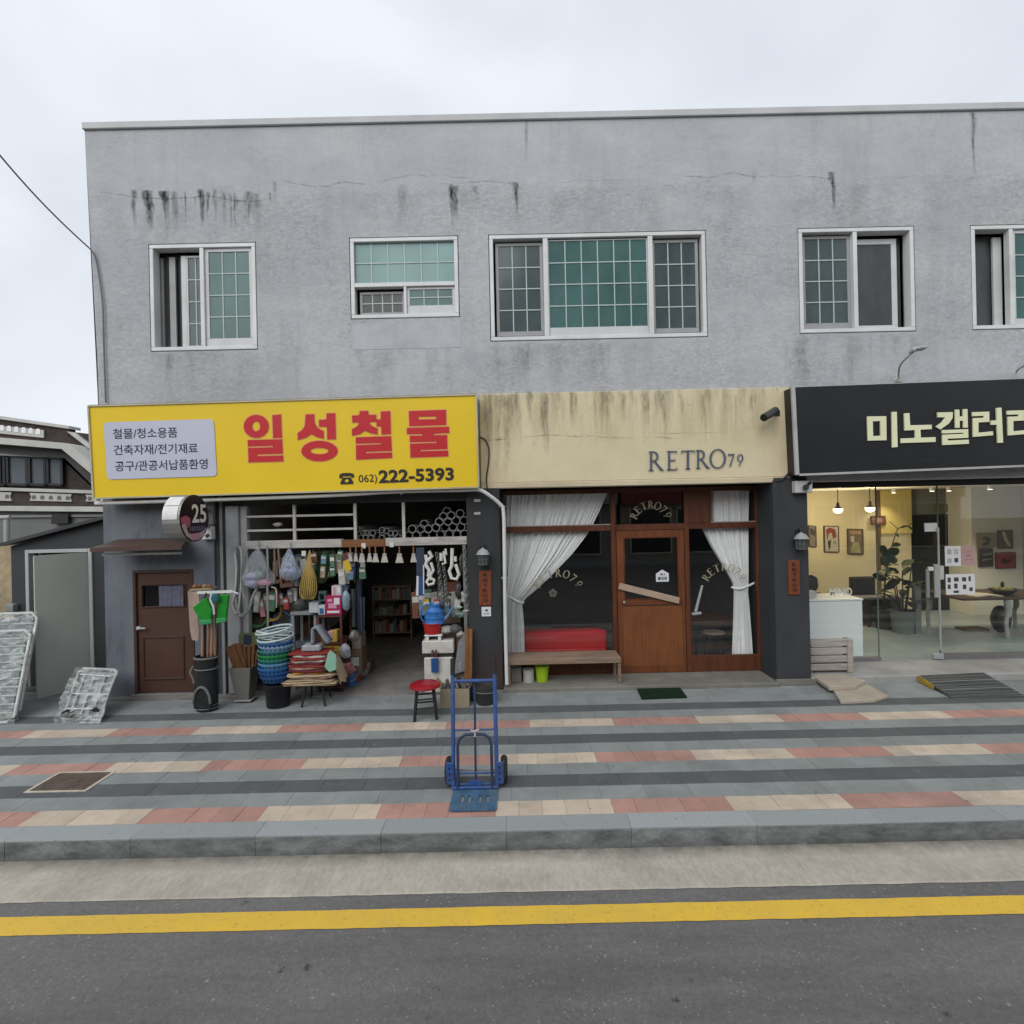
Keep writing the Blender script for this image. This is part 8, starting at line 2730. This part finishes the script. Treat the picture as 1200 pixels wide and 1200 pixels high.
# wrapped hand cart
q3 = [P3(93, 783, 7.22), P3(139, 785, 7.22), G(119, 845, .02), G(70, 845, .02)]
o = thing('wrapped_cart', 'small plastic wrapped hand cart leaning beside the brown door', 'hand cart', (q3[2] + q3[3]) / 2)
MB().tube([q3[0].lerp(q3[1], .1), q3[0].lerp(q3[1], .9), bil(q3, .97, .06), bil(q3, .95, .97), bil(q3, .05, .97), bil(q3, .03, .06)], .018, 8, closed=True).build('frame', FRM, o, smooth=True)
for a_, b_ in (((.2, .1), (.2, .9)), ((.45, .1), (.45, .9)), ((.72, .12), (.72, .75)), ((.05, .5), (.95, .5)), ((.05, .78), (.95, .78)), ((.1, .12), (.85, .14))):
    MB().tube([bil(q3, *a_), bil(q3, *b_)], .014, 8).build('tube', ALU, o, smooth=True)
MB().poly([[bil(q3, .06, .08) + Vector((0, .03, 0)), bil(q3, .94, .08) + Vector((0, .03, 0)), bil(q3, .94, .95) + Vector((0, .03, 0)), bil(q3, .06, .95) + Vector((0, .03, 0))]], (0, .02, 0)).build('platform', mat('dull_platform', (.22, .225, .23), .5, .2, 6), o)
for s_, t_ in ((.17, .88), (.83, .84)):
    c = bil(q3, s_, t_) + Vector((0, -.05, .0))
    MB().cyl(c, c + Vector((0, .04, .004)), .068, .068, 18).build('wheel', RUB, o, smooth=True)
MB().obox(bil(q3, .55, .42) + Vector((0, -.03, 0)), (.1, .02, .04)).build('latch', BLACKM, o)
rr_ = random.Random(4)
MB().grid(22, 26, lambda s, t_: bil(q3, -.05 + 1.12 * s, -.04 + 1.05 * t_) + Vector((0, -.06 - .03 * math.sin(math.pi * t_) + .014 * math.sin(19 * t_ + 5 * s) + .012 * math.sin(13 * s + 9 * t_) + rr_.uniform(-.008, .008), .004))).build('plastic_wrap', WRAP, o, smooth=True, fix=False)
# concrete strip between the passage and the shed
MB().box(-9, XL - .03, 7.86, 8.0, -.01, .05).build('threshold', CONC, kind='structure', bevel=.01)

# ================================================================== the far side of the street, seen only mirrored in the shop glass
rf = random.Random(9)
for i, (xa, xb, h, nm, c, lb) in enumerate(((-24, -8.2, 7.2, 'far_brick_render', (.20, .13, .10), 'brown building across the street mirrored in the hardware side glass'),
                                            (-8, 5.5, 9.0, 'far_grey_render', (.26, .26, .25), 'tall grey building across the street mirrored in the cafe glass'),
                                            (5.7, 24, 6.6, 'far_beige_render', (.34, .29, .22), 'beige building across the street mirrored in the gallery glass'))):
    o = thing('street_building', lb, 'building', ((xa + xb) / 2, -11, -.17))
    MB().box(xa, xb, -18, -11, -.19, h).build('wall', mat(nm, c, .85, .15, 1.2), o)
    n = int((xb - xa) / 2.6)
    for fl_ in range(2):
        for k_ in range(n):
            x0 = xa + .5 + (xb - xa - 1) * k_ / n
            w_ = 1.5 if fl_ else 2.1
            z0 = 4.2 if fl_ else .3
            z1 = 5.7 if fl_ else 2.6
            wv = MB().box(x0, x0 + w_, -10.99, -10.96, z0, z1).build('window', mat('far_window', (.03, .035, .04), .15), o)
            ring_box(MB(), x0 - .05, x0 + w_ + .05, z0 - .05, z1 + .05, .07, -10.985, -10.93).build('frame', MATS['white_pvc'], wv)
    MB().box(xa, xb, -10.99, -10.7, 2.9, 3.8).build('sign_board', mat('far_sign_%s' % 'abc'[i], ((.05, .10, .20), (.30, .30, .28), (.22, .05, .04))[i], .5), o)
MB().box(-30, 30, -11, -8.5, -.3, -.02).build('far_sidewalk', T_GREY, kind='structure')
